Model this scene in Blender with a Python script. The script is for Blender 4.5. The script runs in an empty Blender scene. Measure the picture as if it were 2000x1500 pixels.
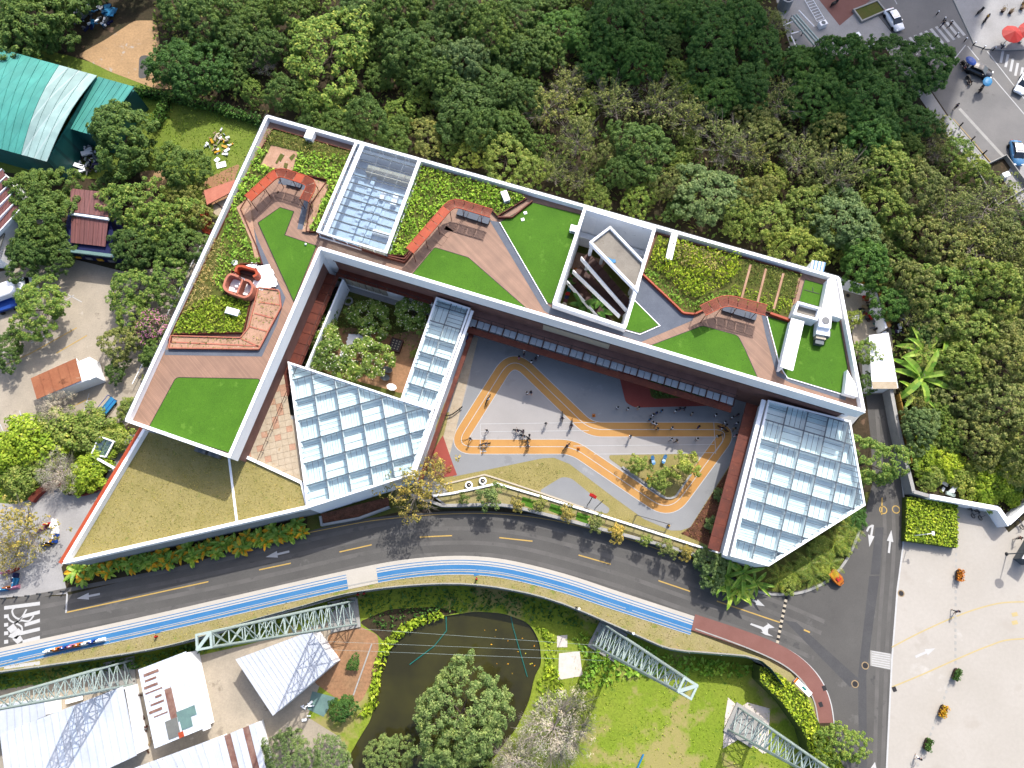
import bpy, bmesh, math, random
import numpy as np
from mathutils import Vector, Matrix
from mathutils.geometry import tessellate_polygon
R = math.radians
S = bpy.context.scene
COL = S.collection
rnd = random.Random(7)
# ---------------------------------------------------------------- camera, sky, sun, exposure
CAM_H, TILT, FPX = 100.0, R(15.6), 1390.0
cd = bpy.data.cameras.new('camera'); cam = bpy.data.objects.new('camera', cd); COL.objects.link(cam)
cam.location = (0, 0, CAM_H); cam.rotation_euler = (TILT, 0, 0)
cd.sensor_width = 36; cd.lens = FPX / 2000 * 36; cd.clip_start = 1; cd.clip_end = 6000
S.camera = cam
SUN_EL, SUN_AZ = R(47.5), R(24)          # azimuth clockwise from +Y
wd = bpy.data.worlds.new('World'); S.world = wd; wd.use_nodes = True
wn = wd.node_tree.nodes; bg = wn['Background']
sky = wn.new('ShaderNodeTexSky'); sky.sky_type = 'NISHITA'; sky.sun_disc = False
sky.sun_elevation = SUN_EL; sky.sun_rotation = SUN_AZ; sky.dust_density = 3.5; sky.air_density = .8
wd.node_tree.links.new(sky.outputs[0], bg.inputs[0]); bg.inputs[1].default_value = 0.15
sl = bpy.data.lights.new('sun', 'SUN'); sl.energy = 2.7; sl.angle = R(0.5); sl.color = (1, .96, .9)
so = bpy.data.objects.new('sun', sl); COL.objects.link(so)
so.rotation_euler = Vector((-math.sin(SUN_AZ)*math.cos(SUN_EL), -math.cos(SUN_AZ)*math.cos(SUN_EL), -math.sin(SUN_EL))).to_track_quat('-Z', 'Y').to_euler()
so.location = (60, 130, 200)
S.view_settings.view_transform = 'Standard'; S.view_settings.look = 'None'
S.view_settings.gamma = 1; S.view_settings.use_curve_mapping = False
S.view_settings.exposure = 1.25
S.render.engine = 'CYCLES'
S.cycles.max_bounces = 8; S.cycles.transparent_max_bounces = 12; S.cycles.caustics_reflective = False; S.cycles.caustics_refractive = False
# ---------------------------------------------------------------- helpers
CT, ST = math.cos(TILT), math.sin(TILT)
def W(px, py, z=0.0):
    """the place at height z that the photograph shows at (px, py)"""
    u, v = px-1000, py-750
    dx, dy, dz = u, -v*CT+FPX*ST, -v*ST-FPX*CT
    t = (z-CAM_H)/dz
    return Vector((dx*t, dy*t, z))
def WP(pts, z=0.0): return [W(x, y, z) for x, y in pts]
def lin(c):
    c /= 255
    return c/12.92 if c <= .04045 else ((c+.055)/1.055)**2.4
KEXP = 2.5
def C(r, g, b, f=1.0):                     # base colour whose sunlit look is (r, g, b)
    return tuple(min(.8, lin(x)/KEXP*f) for x in (r, g, b)) + (1,)
WL = {}
class MB:
    def __init__(s): s.v = []; s.f = []; s.m = []
    def face(s, pts, m=0):
        n = len(s.v); s.v += [tuple(p) for p in pts]; s.f.append(tuple(range(n, n+len(pts)))); s.m.append(m)
    def prism(s, pts, z0, z1, m=0, mside=None, bottom=True):
        pts = [(p[0], p[1]) for p in pts]
        a = sum(pts[i][0]*pts[(i+1) % len(pts)][1]-pts[(i+1) % len(pts)][0]*pts[i][1] for i in range(len(pts)))
        if a < 0: pts = pts[::-1]
        n = len(pts); b = len(s.v)
        s.v += [(x, y, z0) for x, y in pts]+[(x, y, z1) for x, y in pts]
        s.f.append(tuple(range(b+n, b+2*n))); s.m.append(m)
        if bottom: s.f.append(tuple(range(b+n-1, b-1, -1))); s.m.append(m)
        for i in range(n):
            j = (i+1) % n
            s.f.append((b+i, b+j, b+n+j, b+n+i)); s.m.append(m if mside is None else mside)
    def sheet(s, pts, z=None, m=0):
        p = [(q[0], q[1], q[2] if z is None else z) for q in pts]
        a = sum(p[i][0]*p[(i+1) % len(p)][1]-p[(i+1) % len(p)][0]*p[i][1] for i in range(len(p)))
        s.face(p if a > 0 else p[::-1], m)
    def box(s, c, d, rz=0, m=0):
        cx, cy, cz = c; hx, hy, hz = d[0]/2, d[1]/2, d[2]/2
        ca, sa = math.cos(rz), math.sin(rz)
        s.prism([(cx+x*ca-y*sa, cy+x*sa+y*ca) for x, y in ((-hx, -hy), (hx, -hy), (hx, hy), (-hx, hy))], cz-hz, cz+hz, m)
    def seg(s, a, b, w, z0, z1, m=0, ext=0):
        a, b = Vector((a[0], a[1], 0)), Vector((b[0], b[1], 0)); d = (b-a)
        if d.length < 1e-6: return
        d.normalize(); n = Vector((-d.y, d.x, 0))*w/2; a = a-d*ext; b = b+d*ext
        s.prism([a-n, b-n, b+n, a+n], z0, z1, m)
    def band(s, pts, w, z0, z1, m=0, closed=False, off=0.0):
        """wall or strip along a line of points, mitred; off shifts it to the left"""
        L, Rr = offset_line(pts, w/2+off, closed), offset_line(pts, -w/2+off, closed)
        n = len(pts); b = len(s.v)
        for l, r in zip(L, Rr):
            s.v += [(l.x, l.y, z0), (l.x, l.y, z1), (r.x, r.y, z1), (r.x, r.y, z0)]
        for i in range(n if closed else n-1):
            j = (i+1) % n
            for k in range(4 if z1-z0 > 1e-5 else 0):
                k2 = (k+1) % 4
                s.f.append((b+4*i+k, b+4*i+k2, b+4*j+k2, b+4*j+k)); s.m.append(m)
            if z1-z0 <= 1e-5:
                s.f.append((b+4*i+1, b+4*i+2, b+4*j+2, b+4*j+1)); s.m.append(m)
        if not closed and z1-z0 > 1e-5:
            s.f.append((b, b+1, b+2, b+3)); s.m.append(m)
            e = b+4*(n-1); s.f.append((e+3, e+2, e+1, e)); s.m.append(m)
    def tube(s, a, b, r0, r1=None, n=6, m=0, cap=True):
        r1 = r0 if r1 is None else r1
        a, b = Vector(a), Vector(b); d = (b-a)
        if d.length < 1e-6: return
        d.normalize(); t = d.orthogonal().normalized(); q = d.cross(t); k = len(s.v)
        for p, r in ((a, r0), (b, r1)):
            for i in range(n):
                th = 2*math.pi*i/n; s.v.append(tuple(p+t*r*math.cos(th)+q*r*math.sin(th)))
        for i in range(n):
            j = (i+1) % n; s.f.append((k+i, k+j, k+n+j, k+n+i)); s.m.append(m)
        if cap:
            s.f.append(tuple(range(k+n, k+2*n))); s.m.append(m)
            s.f.append(tuple(range(k+n-1, k-1, -1))); s.m.append(m)
    def path(s, pts, r, n=5, m=0):
        for a, b in zip(pts, pts[1:]): s.tube(a, b, r, r, n, m)
    def ball(s, c, r, sz=1, n=8, k=5, m=0, sx=1, sy=1):
        b = len(s.v)
        for i in range(1, k):
            ph = math.pi*i/k
            for j in range(n):
                th = 2*math.pi*j/n
                s.v.append((c[0]+r*sx*math.sin(ph)*math.cos(th), c[1]+r*sy*math.sin(ph)*math.sin(th), c[2]+r*sz*math.cos(ph)))
        t = len(s.v); s.v += [(c[0], c[1], c[2]+r*sz), (c[0], c[1], c[2]-r*sz)]
        for i in range(k-2):
            for j in range(n):
                q = (j+1) % n; s.f.append((b+i*n+j, b+(i+1)*n+j, b+(i+1)*n+q, b+i*n+q)); s.m.append(m)
        for j in range(n):
            q = (j+1) % n
            s.f.append((t, b+j, b+q)); s.m.append(m); s.f.append((t+1, b+(k-2)*n+q, b+(k-2)*n+j)); s.m.append(m)
    def loft(s, rings, m=0, close=True, caps=True):
        b = len(s.v); n = len(rings[0])
        for r in rings: s.v += [tuple(p) for p in r]
        for i in range(len(rings)-1):
            for j in range(n if close else n-1):
                q = (j+1) % n; s.f.append((b+i*n+j, b+i*n+q, b+(i+1)*n+q, b+(i+1)*n+j)); s.m.append(m)
        if caps:
            s.f.append(tuple(range(b+n-1, b-1, -1))); s.m.append(m)
            e = b+n*(len(rings)-1); s.f.append(tuple(range(e, e+n))); s.m.append(m)
    def build(s, name, mats, parent=None, local=False, smooth=False, org=None):
        if not isinstance(mats, (list, tuple)): mats = [mats]
        me = bpy.data.meshes.new(name)
        if local: o0 = Vector((0, 0, 0))
        elif org is not None: o0 = Vector(org)
        else:
            a = np.array(s.v); lo, hi = a.min(0), a.max(0); o0 = Vector(((lo[0]+hi[0])/2, (lo[1]+hi[1])/2, lo[2]))
        me.from_pydata([(x-o0.x, y-o0.y, z-o0.z) for x, y, z in s.v], [], s.f)
        for mm in mats: me.materials.append(mm)
        if len(mats) > 1: me.polygons.foreach_set('material_index', s.m)
        if smooth: me.polygons.foreach_set('use_smooth', [True]*len(me.polygons))
        me.update()
        return place(name, me, o0, parent, local)
def place(name, me, loc, parent=None, local=False, rz=0, sc=None):
    o = bpy.data.objects.new(name, me); COL.objects.link(o)
    if parent is not None:
        o.parent = parent; o.location = loc if local else Vector(loc)-WL[parent.name]
    else: o.location = loc
    WL[o.name] = Vector(loc) if not local or parent is None else WL[parent.name]+Vector(loc)
    o.rotation_euler.z = rz
    if sc is not None: o.scale = (sc, sc, sc) if not hasattr(sc, '__len__') else sc
    return o
def tag(o, label=None, cat=None, group=None, kind=None):
    if label: o['label'] = label
    if cat: o['category'] = cat
    if group: o['group'] = group
    if kind: o['kind'] = kind
    return o
def thing(name, label, cat, loc, group=None, rz=0, sc=None):
    o = bpy.data.objects.new(name, None); COL.objects.link(o); o.empty_display_size = .3
    o.location = loc; o.rotation_euler.z = rz; WL[o.name] = Vector(loc)
    if sc: o.scale = (sc, sc, sc)
    return tag(o, label, cat, group)
def struct(name, mb, m, parent=None): return tag(mb.build(name, m, parent), kind='structure')
def stuff(name, mb, m, parent=None): return tag(mb.build(name, m, parent), kind='stuff')
def kids(o): return [c for c in o.children]
def copy_tree(o, parent=None, mats=None):
    c = o.copy(); COL.objects.link(c)
    if parent is not None: c.parent = parent; c.location = o.location
    WL[c.name] = Vector(c.location)
    for ch in list(o.children): copy_tree(ch, c)
    return c
def offset_line(pts, d, closed=False):
    P = [Vector((p[0], p[1])) for p in pts]; n = len(P); out = []
    for i in range(n):
        a = P[i-1] if (i > 0 or closed) else None; b = P[(i+1) % n] if (i < n-1 or closed) else None
        d1 = (P[i]-a).normalized() if a is not None else None
        d2 = (b-P[i]).normalized() if b is not None else None
        if d1 is None: d1 = d2
        if d2 is None: d2 = d1
        n1, n2 = Vector((-d1.y, d1.x)), Vector((-d2.y, d2.x)); mn = n1+n2
        if mn.length < 1e-4: mn = n1
        mn.normalize(); k = max(.35, mn.dot(n1)); out.append(P[i]+mn*d/k)
    return out
def round_line(pts, r, closed=True, n=7):
    """corners of a line rounded with radius-like cut r (one number or one per corner)"""
    P = [Vector((p[0], p[1])) for p in pts]; N = len(P); out = []
    rr = r if hasattr(r, '__len__') else [r]*N
    for i in range(N):
        if not closed and i in (0, N-1): out.append(P[i]); continue
        a, b, c = P[i-1], P[i], P[(i+1) % N]
        k = min(rr[i], (a-b).length*.48, (c-b).length*.48)
        p0, p1 = b+(a-b).normalized()*k, b+(c-b).normalized()*k
        for t in range(n+1):
            t /= n; out.append(p0*(1-t)**2+b*2*t*(1-t)+p1*t*t)
    return out
def smooth_line(pts, n=6):
    """Catmull-Rom through the points"""
    P = [Vector(p) for p in pts]; out = []
    for i in range(len(P)-1):
        a, b, c, d = P[max(0, i-1)], P[i], P[i+1], P[min(len(P)-1, i+2)]
        for k in range(n):
            t = k/n
            out.append(.5*((2*b)+(c-a)*t+(2*a-5*b+4*c-d)*t*t+(3*b-a-3*c+d)*t**3))
    out.append(P[-1]); return out
def inside(p, poly):
    x, y = p[0], p[1]; c = False; n = len(poly); j = n-1
    for i in range(n):
        xi, yi, xj, yj = poly[i][0], poly[i][1], poly[j][0], poly[j][1]
        if (yi > y) != (yj > y) and x < (xj-xi)*(y-yi)/(yj-yi)+xi: c = not c
        j = i
    return c
def area2(p): return sum(p[i][0]*p[(i+1) % len(p)][1]-p[(i+1) % len(p)][0]*p[i][1] for i in range(len(p)))/2
def clip_poly(sub, clip):
    """convex clip (Sutherland-Hodgman)"""
    clip = [(p[0], p[1]) for p in clip]
    if area2(clip) < 0: clip = clip[::-1]
    out = [(p[0], p[1]) for p in sub]
    for i in range(len(clip)):
        a, b = clip[i], clip[(i+1) % len(clip)]; src, out = out, []
        def sd(p): return (b[0]-a[0])*(p[1]-a[1])-(b[1]-a[1])*(p[0]-a[0])
        for k in range(len(src)):
            p, q = src[k], src[(k+1) % len(src)]; sp, sq = sd(p), sd(q)
            if sp >= 0: out.append(p)
            if (sp >= 0) != (sq >= 0):
                t = sp/(sp-sq); out.append((p[0]+(q[0]-p[0])*t, p[1]+(q[1]-p[1])*t))
        if not out: return []
    return out
def clip_seg(a, b, clip):
    clip = [(p[0], p[1]) for p in clip]
    if area2(clip) < 0: clip = clip[::-1]
    t0, t1 = 0.0, 1.0; dx, dy = b[0]-a[0], b[1]-a[1]
    for i in range(len(clip)):
        p, q = clip[i], clip[(i+1) % len(clip)]; ex, ey = q[0]-p[0], q[1]-p[1]
        na = ex*(a[1]-p[1])-ey*(a[0]-p[0]); nd = ex*dy-ey*dx
        if abs(nd) < 1e-9:
            if na < 0: return None
            continue
        t = -na/nd
        if nd > 0: t0 = max(t0, t)
        else: t1 = min(t1, t)
    if t0 >= t1: return None
    return ((a[0]+dx*t0, a[1]+dy*t0), (a[0]+dx*t1, a[1]+dy*t1))
def shrink(poly, d):
    p = [Vector((q[0], q[1])) for q in poly]
    if area2(p) < 0: p = p[::-1]
    return offset_line(p, d, True)
# ---------------------------------------------------------------- materials
def nodes(name):
    m = bpy.data.materials.new(name); m.use_nodes = True; nt = m.node_tree
    return m, nt, nt.nodes['Principled BSDF']
def mix_col(nt, fac, a, b, mode='MIX'):
    n = nt.nodes.new('ShaderNodeMix'); n.data_type = 'RGBA'; n.blend_type = mode
    for s, v in ((0, fac), (6, a), (7, b)):
        if hasattr(v, 'links') or hasattr(v, 'is_linked'): nt.links.new(v, n.inputs[s])
        else: n.inputs[s].default_value = v
    return n.outputs[2]
def ramp(nt, src, stops):
    n = nt.nodes.new('ShaderNodeValToRGB'); e = n.color_ramp.elements
    while len(e) < len(stops): e.new(.5)
    for k, (p, c) in enumerate(stops):
        e[k].position = p; e[k].color = c if hasattr(c, '__len__') else (c, c, c, 1)
    nt.links.new(src, n.inputs[0]); return n.outputs[0]
def pos(nt): return nt.nodes.new('ShaderNodeNewGeometry').outputs['Position']
def noise(nt, scale, detail=4, rough=.55, vec=None, dist=0):
    n = nt.nodes.new('ShaderNodeTexNoise'); n.inputs['Scale'].default_value = scale; n.inputs['Detail'].default_value = detail
    n.inputs['Roughness'].default_value = rough; n.inputs['Distortion'].default_value = dist
    nt.links.new(vec if vec is not None else pos(nt), n.inputs['Vector']); return n.outputs['Fac']
def bump(nt, bs, h, st=.3, d=.05):
    n = nt.nodes.new('ShaderNodeBump'); n.inputs['Strength'].default_value = st; n.inputs['Distance'].default_value = d
    nt.links.new(h, n.inputs['Height']); nt.links.new(n.outputs[0], bs.inputs['Normal'])
def M(name, c1, c2=None, sc=.6, rough=.8, fine=None, fs=9.0, bmp=0, met=0, spots=None, lo=.35, hi=.65, spec=None):
    """ground and wall material: two tones in broad patches, fine grain, optional spots (colour, scale, threshold)"""
    m, nt, b = nodes(name); b.inputs['Roughness'].default_value = rough; b.inputs['Metallic'].default_value = met
    b.inputs['Specular IOR Level'].default_value = .25 if spec is None else spec
    if c2 is None: c2 = tuple(x*.82 for x in c1[:3])+(1,)
    col = ramp(nt, noise(nt, sc, 6, .6), [(lo, c1), (hi, c2)])
    f = noise(nt, fs, 3, .7)
    g = .22 if fine is None else fine
    col = mix_col(nt, 1.0, col, ramp(nt, f, [(.3, 1-g), (.7, 1+g*.6)]), 'MULTIPLY')
    if spots:
        for c, s, t in spots:
            fac = ramp(nt, noise(nt, s, 5, .65), [(t, 0.0), (t+.06, 1.0)])
            col = mix_col(nt, fac, col, c)
    nt.links.new(col, b.inputs['Base Color'])
    if bmp: bump(nt, b, f, bmp)
    return m
def M_lines(name, c1, c2, direction, period, rough=.7, width=.14, met=0, c3=None, patch=None, bmp=.0):
    """boards, ribs or seams: lines across a direction in the ground plan"""
    m, nt, b = nodes(name); b.inputs['Roughness'].default_value = rough; b.inputs['Metallic'].default_value = met
    d = Vector((direction[0], direction[1], 0)).normalized()
    dp = nt.nodes.new('ShaderNodeVectorMath'); dp.operation = 'DOT_PRODUCT'; nt.links.new(pos(nt), dp.inputs[0]); dp.inputs[1].default_value = d
    def math_(op, a, v=None):
        n = nt.nodes.new('ShaderNodeMath'); n.operation = op; nt.links.new(a, n.inputs[0])
        if v is not None:
            if hasattr(v, 'is_linked'): nt.links.new(v, n.inputs[1])
            else: n.inputs[1].default_value = v
        return n.outputs[0]
    q = math_('DIVIDE', dp.outputs['Value'], period); fr = math_('FRACT', q); fl = math_('FLOOR', q)
    line = math_('LESS_THAN', fr, width)
    wn_ = nt.nodes.new('ShaderNodeTexWhiteNoise'); wn_.noise_dimensions = '1D'; nt.links.new(fl, wn_.inputs['W'])
    base = mix_col(nt, 1.0, c1, ramp(nt, wn_.outputs['Value'], [(0, .86), (1, 1.1)]), 'MULTIPLY')
    base = mix_col(nt, 1.0, base, ramp(nt, noise(nt, .5, 5), [(.3, .85), (.7, 1.1)]), 'MULTIPLY')
    col = mix_col(nt, line, base, c2)
    if patch:
        c, s, t = patch
        col = mix_col(nt, ramp(nt, noise(nt, s, 6, .65), [(t, 0.0), (t+.08, 1.0)]), col, c)
    nt.links.new(col, b.inputs['Base Color'])
    if bmp: bump(nt, b, fr, bmp, .03)
    return m
def plain(name, c, rough=.5, met=0, spec=None): return M(name, c, tuple(x*.93 for x in c[:3])+(1,), 1.2, rough, .08, 6, 0, met, spec=spec)
LEAFK = 2.05
def M_leaf(name, ca, cb, cc=None, rough=.6, trans=.32, blot=0.0):
    """leaves: each leaf its own tone, each tree a little different"""
    m, nt, b = nodes(name); b.inputs['Roughness'].default_value = rough; b.inputs['Specular IOR Level'].default_value = .2
    g = nt.nodes.new('ShaderNodeNewGeometry'); oi = nt.nodes.new('ShaderNodeObjectInfo')
    ca, cb, cc = [tuple(x*LEAFK for x in c[:3])+(1,) if c else None for c in (ca, cb, cc)]
    stops = [(0, ca), (.6, cb)]+([(1, cc)] if cc else [])
    col = ramp(nt, g.outputs['Random Per Island'], stops)
    col = mix_col(nt, 1.0, col, ramp(nt, oi.outputs['Random'], [(0, (.78, .8, .8, 1)), (.5, (1, 1, 1, 1)), (1, (1.22, 1.12, .95, 1))]), 'MULTIPLY')
    col = mix_col(nt, 1.0, col, ramp(nt, noise(nt, .5, 5, .7), [(.28, (.66, .76, .7, 1)), (.5, (1, 1, 1, 1)), (.72, (1.4, 1.25, 1.0, 1))]), 'MULTIPLY')
    nt.links.new(col, b.inputs['Base Color'])
    tr = nt.nodes.new('ShaderNodeBsdfTranslucent'); nt.links.new(col, tr.inputs['Color'])
    mx = nt.nodes.new('ShaderNodeMixShader'); mx.inputs[0].default_value = trans
    nt.links.new(b.outputs[0], mx.inputs[1]); nt.links.new(tr.outputs[0], mx.inputs[2])
    nt.links.new(mx.outputs[0], nt.nodes['Material Output'].inputs['Surface'])
    return m
def M_glass(name, tint, refl=.10, rough=.02):
    """window glass: tinted, lets light through, mirrors more at a slant"""
    m = bpy.data.materials.new(name); m.use_nodes = True; nt = m.node_tree; nt.nodes.remove(nt.nodes['Principled BSDF'])
    t = nt.nodes.new('ShaderNodeBsdfTransparent'); t.inputs[0].default_value = tint
    g = nt.nodes.new('ShaderNodeBsdfGlossy'); g.inputs['Roughness'].default_value = rough; g.inputs['Color'].default_value = (.9, .95, 1, 1)
    lw = nt.nodes.new('ShaderNodeLayerWeight'); lw.inputs[0].default_value = .5; f = nt.nodes.new('ShaderNodeMath'); f.operation = 'POWER'; f.inputs[1].default_value = 4.5; nt.links.new(lw.outputs['Facing'], f.inputs[0])
    a = nt.nodes.new('ShaderNodeMath'); a.operation = 'ADD'; a.inputs[1].default_value = refl; nt.links.new(f.outputs[0], a.inputs[0])
    mx = nt.nodes.new('ShaderNodeMixShader'); nt.links.new(a.outputs[0], mx.inputs[0])
    nt.links.new(t.outputs[0], mx.inputs[1]); nt.links.new(g.outputs[0], mx.inputs[2])
    nt.links.new(mx.outputs[0], nt.nodes['Material Output'].inputs['Surface'])
    return m
mt = {}
mt['white'] = M('white_render', (.74, .76, .78, 1), (.68, .7, .72, 1), .5, .75, .05, 5, spots=[(C(196, 200, 202), .9, .66)])
mt['white_clean'] = M('white_paint', (.8, .8, .8, 1), (.72, .73, .74, 1), .7, .6, .06, 3, spots=[(C(206, 208, 208), .9, .66)])
mt['wall_grey'] = M('grey_render', (.8, .8, .8, 1), (.74, .75, .76, 1), .6, .8, .06, 5)
mt['deck'] = M_lines('deck_boards', C(192, 150, 124), C(152, 114, 94), (1, .9), .16, .7, .12)
mt['turf'] = M('artificial_turf', C(100, 156, 36), C(88, 142, 30), .3, .9, .28, 11, .5, spots=[(C(112, 164, 50), .55, .6), (C(82, 132, 32), 1.5, .63)])
mt['rubber_blue'] = M('blue_grey_rubber_paving', C(134, 142, 156), C(122, 130, 145), .7, .85, .25, 20, spots=[(C(158, 166, 178), 9, .62)])
mt['soil_bed'] = M('planting_soil', C(124, 120, 60), C(104, 118, 44), .8, .95, .3, 8)
mt['pink_pave'] = M('worn_pink_paving', C(238, 190, 160), C(214, 168, 136), .7, .85, .18, 6, spots=[(C(190, 158, 116), 1.1, .6), (C(236, 214, 196), 1.7, .62)])
mt['coral'] = M('coral_paint', C(224, 104, 62), C(206, 86, 50), .6, .55, .08, 4)
mt['coral_pale'] = M('pale_coral_paint', C(236, 150, 122), C(222, 134, 108), .6, .6, .08, 4)
mt['rust'] = M('rust_red_steel', C(138, 66, 44), C(112, 52, 38), .8, .6, .2, 5, spots=[(C(160, 92, 56), 1.4, .62)])
mt['rust_dark'] = M('dark_red_brown_steel', C(96, 58, 48), C(80, 46, 40), .8, .6, .15, 5)
mt['stone_pale'] = M('pale_stone', C(236, 218, 190), C(222, 202, 172), 1.5, .85, .12, 8, spots=[(C(206, 178, 140), 2.2, .62)])
mt['dry_grass'] = M('dry_lawn_thatch', C(198, 183, 118), C(184, 172, 104), .45, .95, .3, 7, .4, spots=[(C(142, 152, 74), 1.6, .63), (C(206, 188, 134), 1.1, .64)])
mt['asphalt'] = M('asphalt', C(122, 120, 116), C(110, 108, 105), .16, .9, .2, 18, spots=[(C(100, 99, 98), .3, .62), (C(132, 130, 126), .22, .62), (C(92, 91, 90), 1.6, .7)])
mt['street'] = M('pale_worn_asphalt', C(166, 163, 160), C(152, 150, 148), .2, .9, .15, 16, spots=[(C(140, 138, 136), .3, .62)])
mt['asphalt_worn'] = M('tyre_worn_asphalt', C(134, 131, 127), C(118, 116, 112), .35, .85, .14, 16, spots=[(C(108, 106, 104), .5, .6)])
mt['asphalt_dark'] = M('dark_asphalt_patch', C(98, 98, 100), C(106, 106, 107), .6, .9, .2, 14)
mt['road_white'] = plain('white_road_paint', C(240, 240, 238), .7)
mt['road_yellow'] = plain('yellow_road_paint', C(240, 200, 110), .7)
mt['kerb'] = M('concrete_kerb', C(214, 212, 206), C(198, 196, 190), 1, .85, .1, 5)
mt['blue_lane'] = M('blue_lane_coating', C(70, 148, 212), C(84, 156, 216), .4, .8, .08, 10, spots=[(C(104, 166, 214), .8, .66)])
mt['cream_lane'] = M('cream_lane_coating', C(240, 233, 220), C(232, 225, 212), .4, .8, .06, 8)
mt['brick_lane'] = M('red_lane_coating', C(168, 118, 108), C(158, 108, 98), .5, .85, .12, 14)
mt['verge'] = M('dry_verge', C(204, 188, 138), C(186, 178, 112), .5, .95, .25, 5, .3, spots=[(C(156, 168, 84), .5, .6), (C(214, 180, 140), .9, .65)])
mt['forest_floor'] = M('forest_floor', C(92, 76, 56), C(66, 66, 38), .3, .95, .4, 3, .4, spots=[(C(140, 112, 90), .35, .62)])
mt['meadow'] = M('rough_grass', C(132, 158, 54), C(150, 168, 68), .3, .95, .35, 4, .5, spots=[(C(96, 128, 44), .5, .6)])
mt['golf'] = M('range_grass', C(170, 186, 66), C(146, 178, 44), .1, .95, .3, 5, .5, spots=[(C(192, 182, 112), .11, .52), (C(110, 146, 46), .35, .64)])
mt['sand'] = M('sandy_soil', C(226, 186, 138), C(206, 170, 126), .35, .95, .2, 3, .3, spots=[(C(214, 204, 190), .5, .6)])
mt['earth'] = M('red_earth', C(206, 156, 116), C(190, 150, 112), .4, .95, .25, 3, .3, spots=[(C(150, 140, 90), .5, .66)])
mt['concrete'] = M('old_concrete', C(224, 210, 188), C(202, 190, 170), .28, .9, .14, 5, .1, spots=[(C(176, 164, 146), .35, .62), (C(232, 222, 206), .6, .64)])
mt['plaza'] = M('plaza_slabs', C(226, 219, 208), C(217, 210, 198), .09, .85, .05, 2.2, spots=[(C(214, 206, 194), .16, .6), (C(238, 233, 224), .1, .62)])
mt['pave_grey'] = M('grey_paving', C(214, 212, 210), C(198, 196, 194), .3, .9, .1, 5)
mt['play_grey'] = M('grey_rubber_play_surface', C(184, 186, 187), C(174, 176, 178), .22, .9, .1, 18, spots=[(C(166, 168, 170), .3, .62), (C(194, 195, 196), .5, .64)])
mt['play_pale'] = M('pale_grey_rubber', C(212, 207, 203), C(203, 198, 194), .22, .9, .08, 18, spots=[(C(196, 190, 186), .35, .63)])
mt['track'] = M('orange_rubber_track', C(242, 184, 108), C(232, 172, 98), .3, .85, .1, 18, spots=[(C(222, 168, 108), .45, .63)])
mt['ramp_red'] = M('terracotta_rubber', C(196, 98, 84), C(184, 88, 76), .4, .85, .1, 12)
mt['mulch'] = M('bark_mulch', C(150, 98, 76), C(112, 78, 58), 1.2, .95, .4, 6, .6)
mt['water'] = None
mt['teal_roof'] = M_lines('teal_roof_sheet', C(92, 196, 180), C(76, 176, 164), (1, -.55), 1.6, .5, .1)
mt['pale_teal'] = M_lines('pale_translucent_sheet', C(190, 226, 220), C(212, 238, 234), (1, -.55), 1.9, .5, .12)
mt['teal_wall'] = M_lines('teal_wall_sheet', C(40, 130, 124), C(30, 100, 98), (1, -.55), .4, .5, .2)
mt['brown_roof'] = M_lines('brown_tin', C(150, 92, 86), C(124, 74, 70), (1, .05), .45, .6, .25, c3=None, patch=(C(120, 66, 56), .5, .66))
mt['white_tin'] = M('white_tin', (.4, .42, .45, 1), (.34, .365, .4, 1), .3, .5, .06, 3, spots=[((.36, .39, .43, 1), .7, .64), ((.4, .34, .3, 1), 1.1, .7)])
mt['old_tin'] = M('weathered_white_tin', (.5, .54, .58, 1), (.42, .46, .51, 1), .5, .6, .08, 3, spots=[(C(150, 104, 88), .45, .66)])
mt['rust_tin'] = M('rusted_tin', C(152, 106, 92), C(186, 150, 134), .9, .8, .2, 4)
mt['patina_tin'] = M('green_blue_tin', C(140, 178, 170), C(126, 160, 156), .9, .7, .1, 4, spots=[(C(160, 120, 104), 1.3, .66)])
mt['grey_tin'] = M('grey_tin', C(150, 152, 146), C(138, 140, 136), .9, .7, .1, 4)
mt['steel_pale'] = plain('pale_green_galvanised_steel', (.27, .33, .31, 1), .5)
mt['steel_grey'] = plain('grey_steel', C(120, 130, 138), .5, .3)
mt['dark'] = plain('dark_metal', C(58, 56, 58), .5)
mt['black'] = plain('black_rubber', C(34, 34, 36), .7)
mt['net'] = plain('dark_green_mesh', C(52, 92, 78), .8)
mt['conc_wall'] = M('stained_concrete_wall', C(206, 208, 208), C(184, 188, 190), .5, .85, .12, 4, spots=[(C(152, 156, 158), .8, .64)])
mt['stair_roof'] = M('weathered_roof_screed', C(186, 178, 164), C(166, 158, 146), .5, .9, .14, 6, spots=[(C(140, 132, 112), .55, .62)])
mt['sign_yellow'] = plain('yellow_paint', C(250, 190, 30), .45)
for nm, c in dict(orange=(246, 140, 40), red=(222, 50, 40), blue=(40, 90, 190), sky=(60, 160, 220), navy=(30, 40, 96), teal=(40, 150, 140), pink=(232, 150, 180), green=(70, 150, 70), cream=(240, 226, 200), grey=(150, 152, 155), maroon=(110, 40, 46), purple=(110, 84, 150), tan=(196, 170, 130), skin=(226, 178, 148), hair=(34, 28, 26), jeans=(70, 84, 112), brown=(110, 76, 56)).items():
    mt[nm] = plain(nm+'_surface', C(*c), .5)
mt['yellow_tin'] = M('rusty_yellow_tin', C(206, 160, 60), C(176, 128, 50), .9, .7, .15, 5, spots=[(C(130, 86, 50), 1.1, .62)])
mt['balcony'] = M('brown_balcony_floor', C(172, 128, 116), C(150, 110, 100), .8, .7, .12, 6)
mt['hedge_core'] = M('hedge_inside', C(110, 130, 44), C(84, 104, 36), 1.4, .95, .4, 5)
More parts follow.
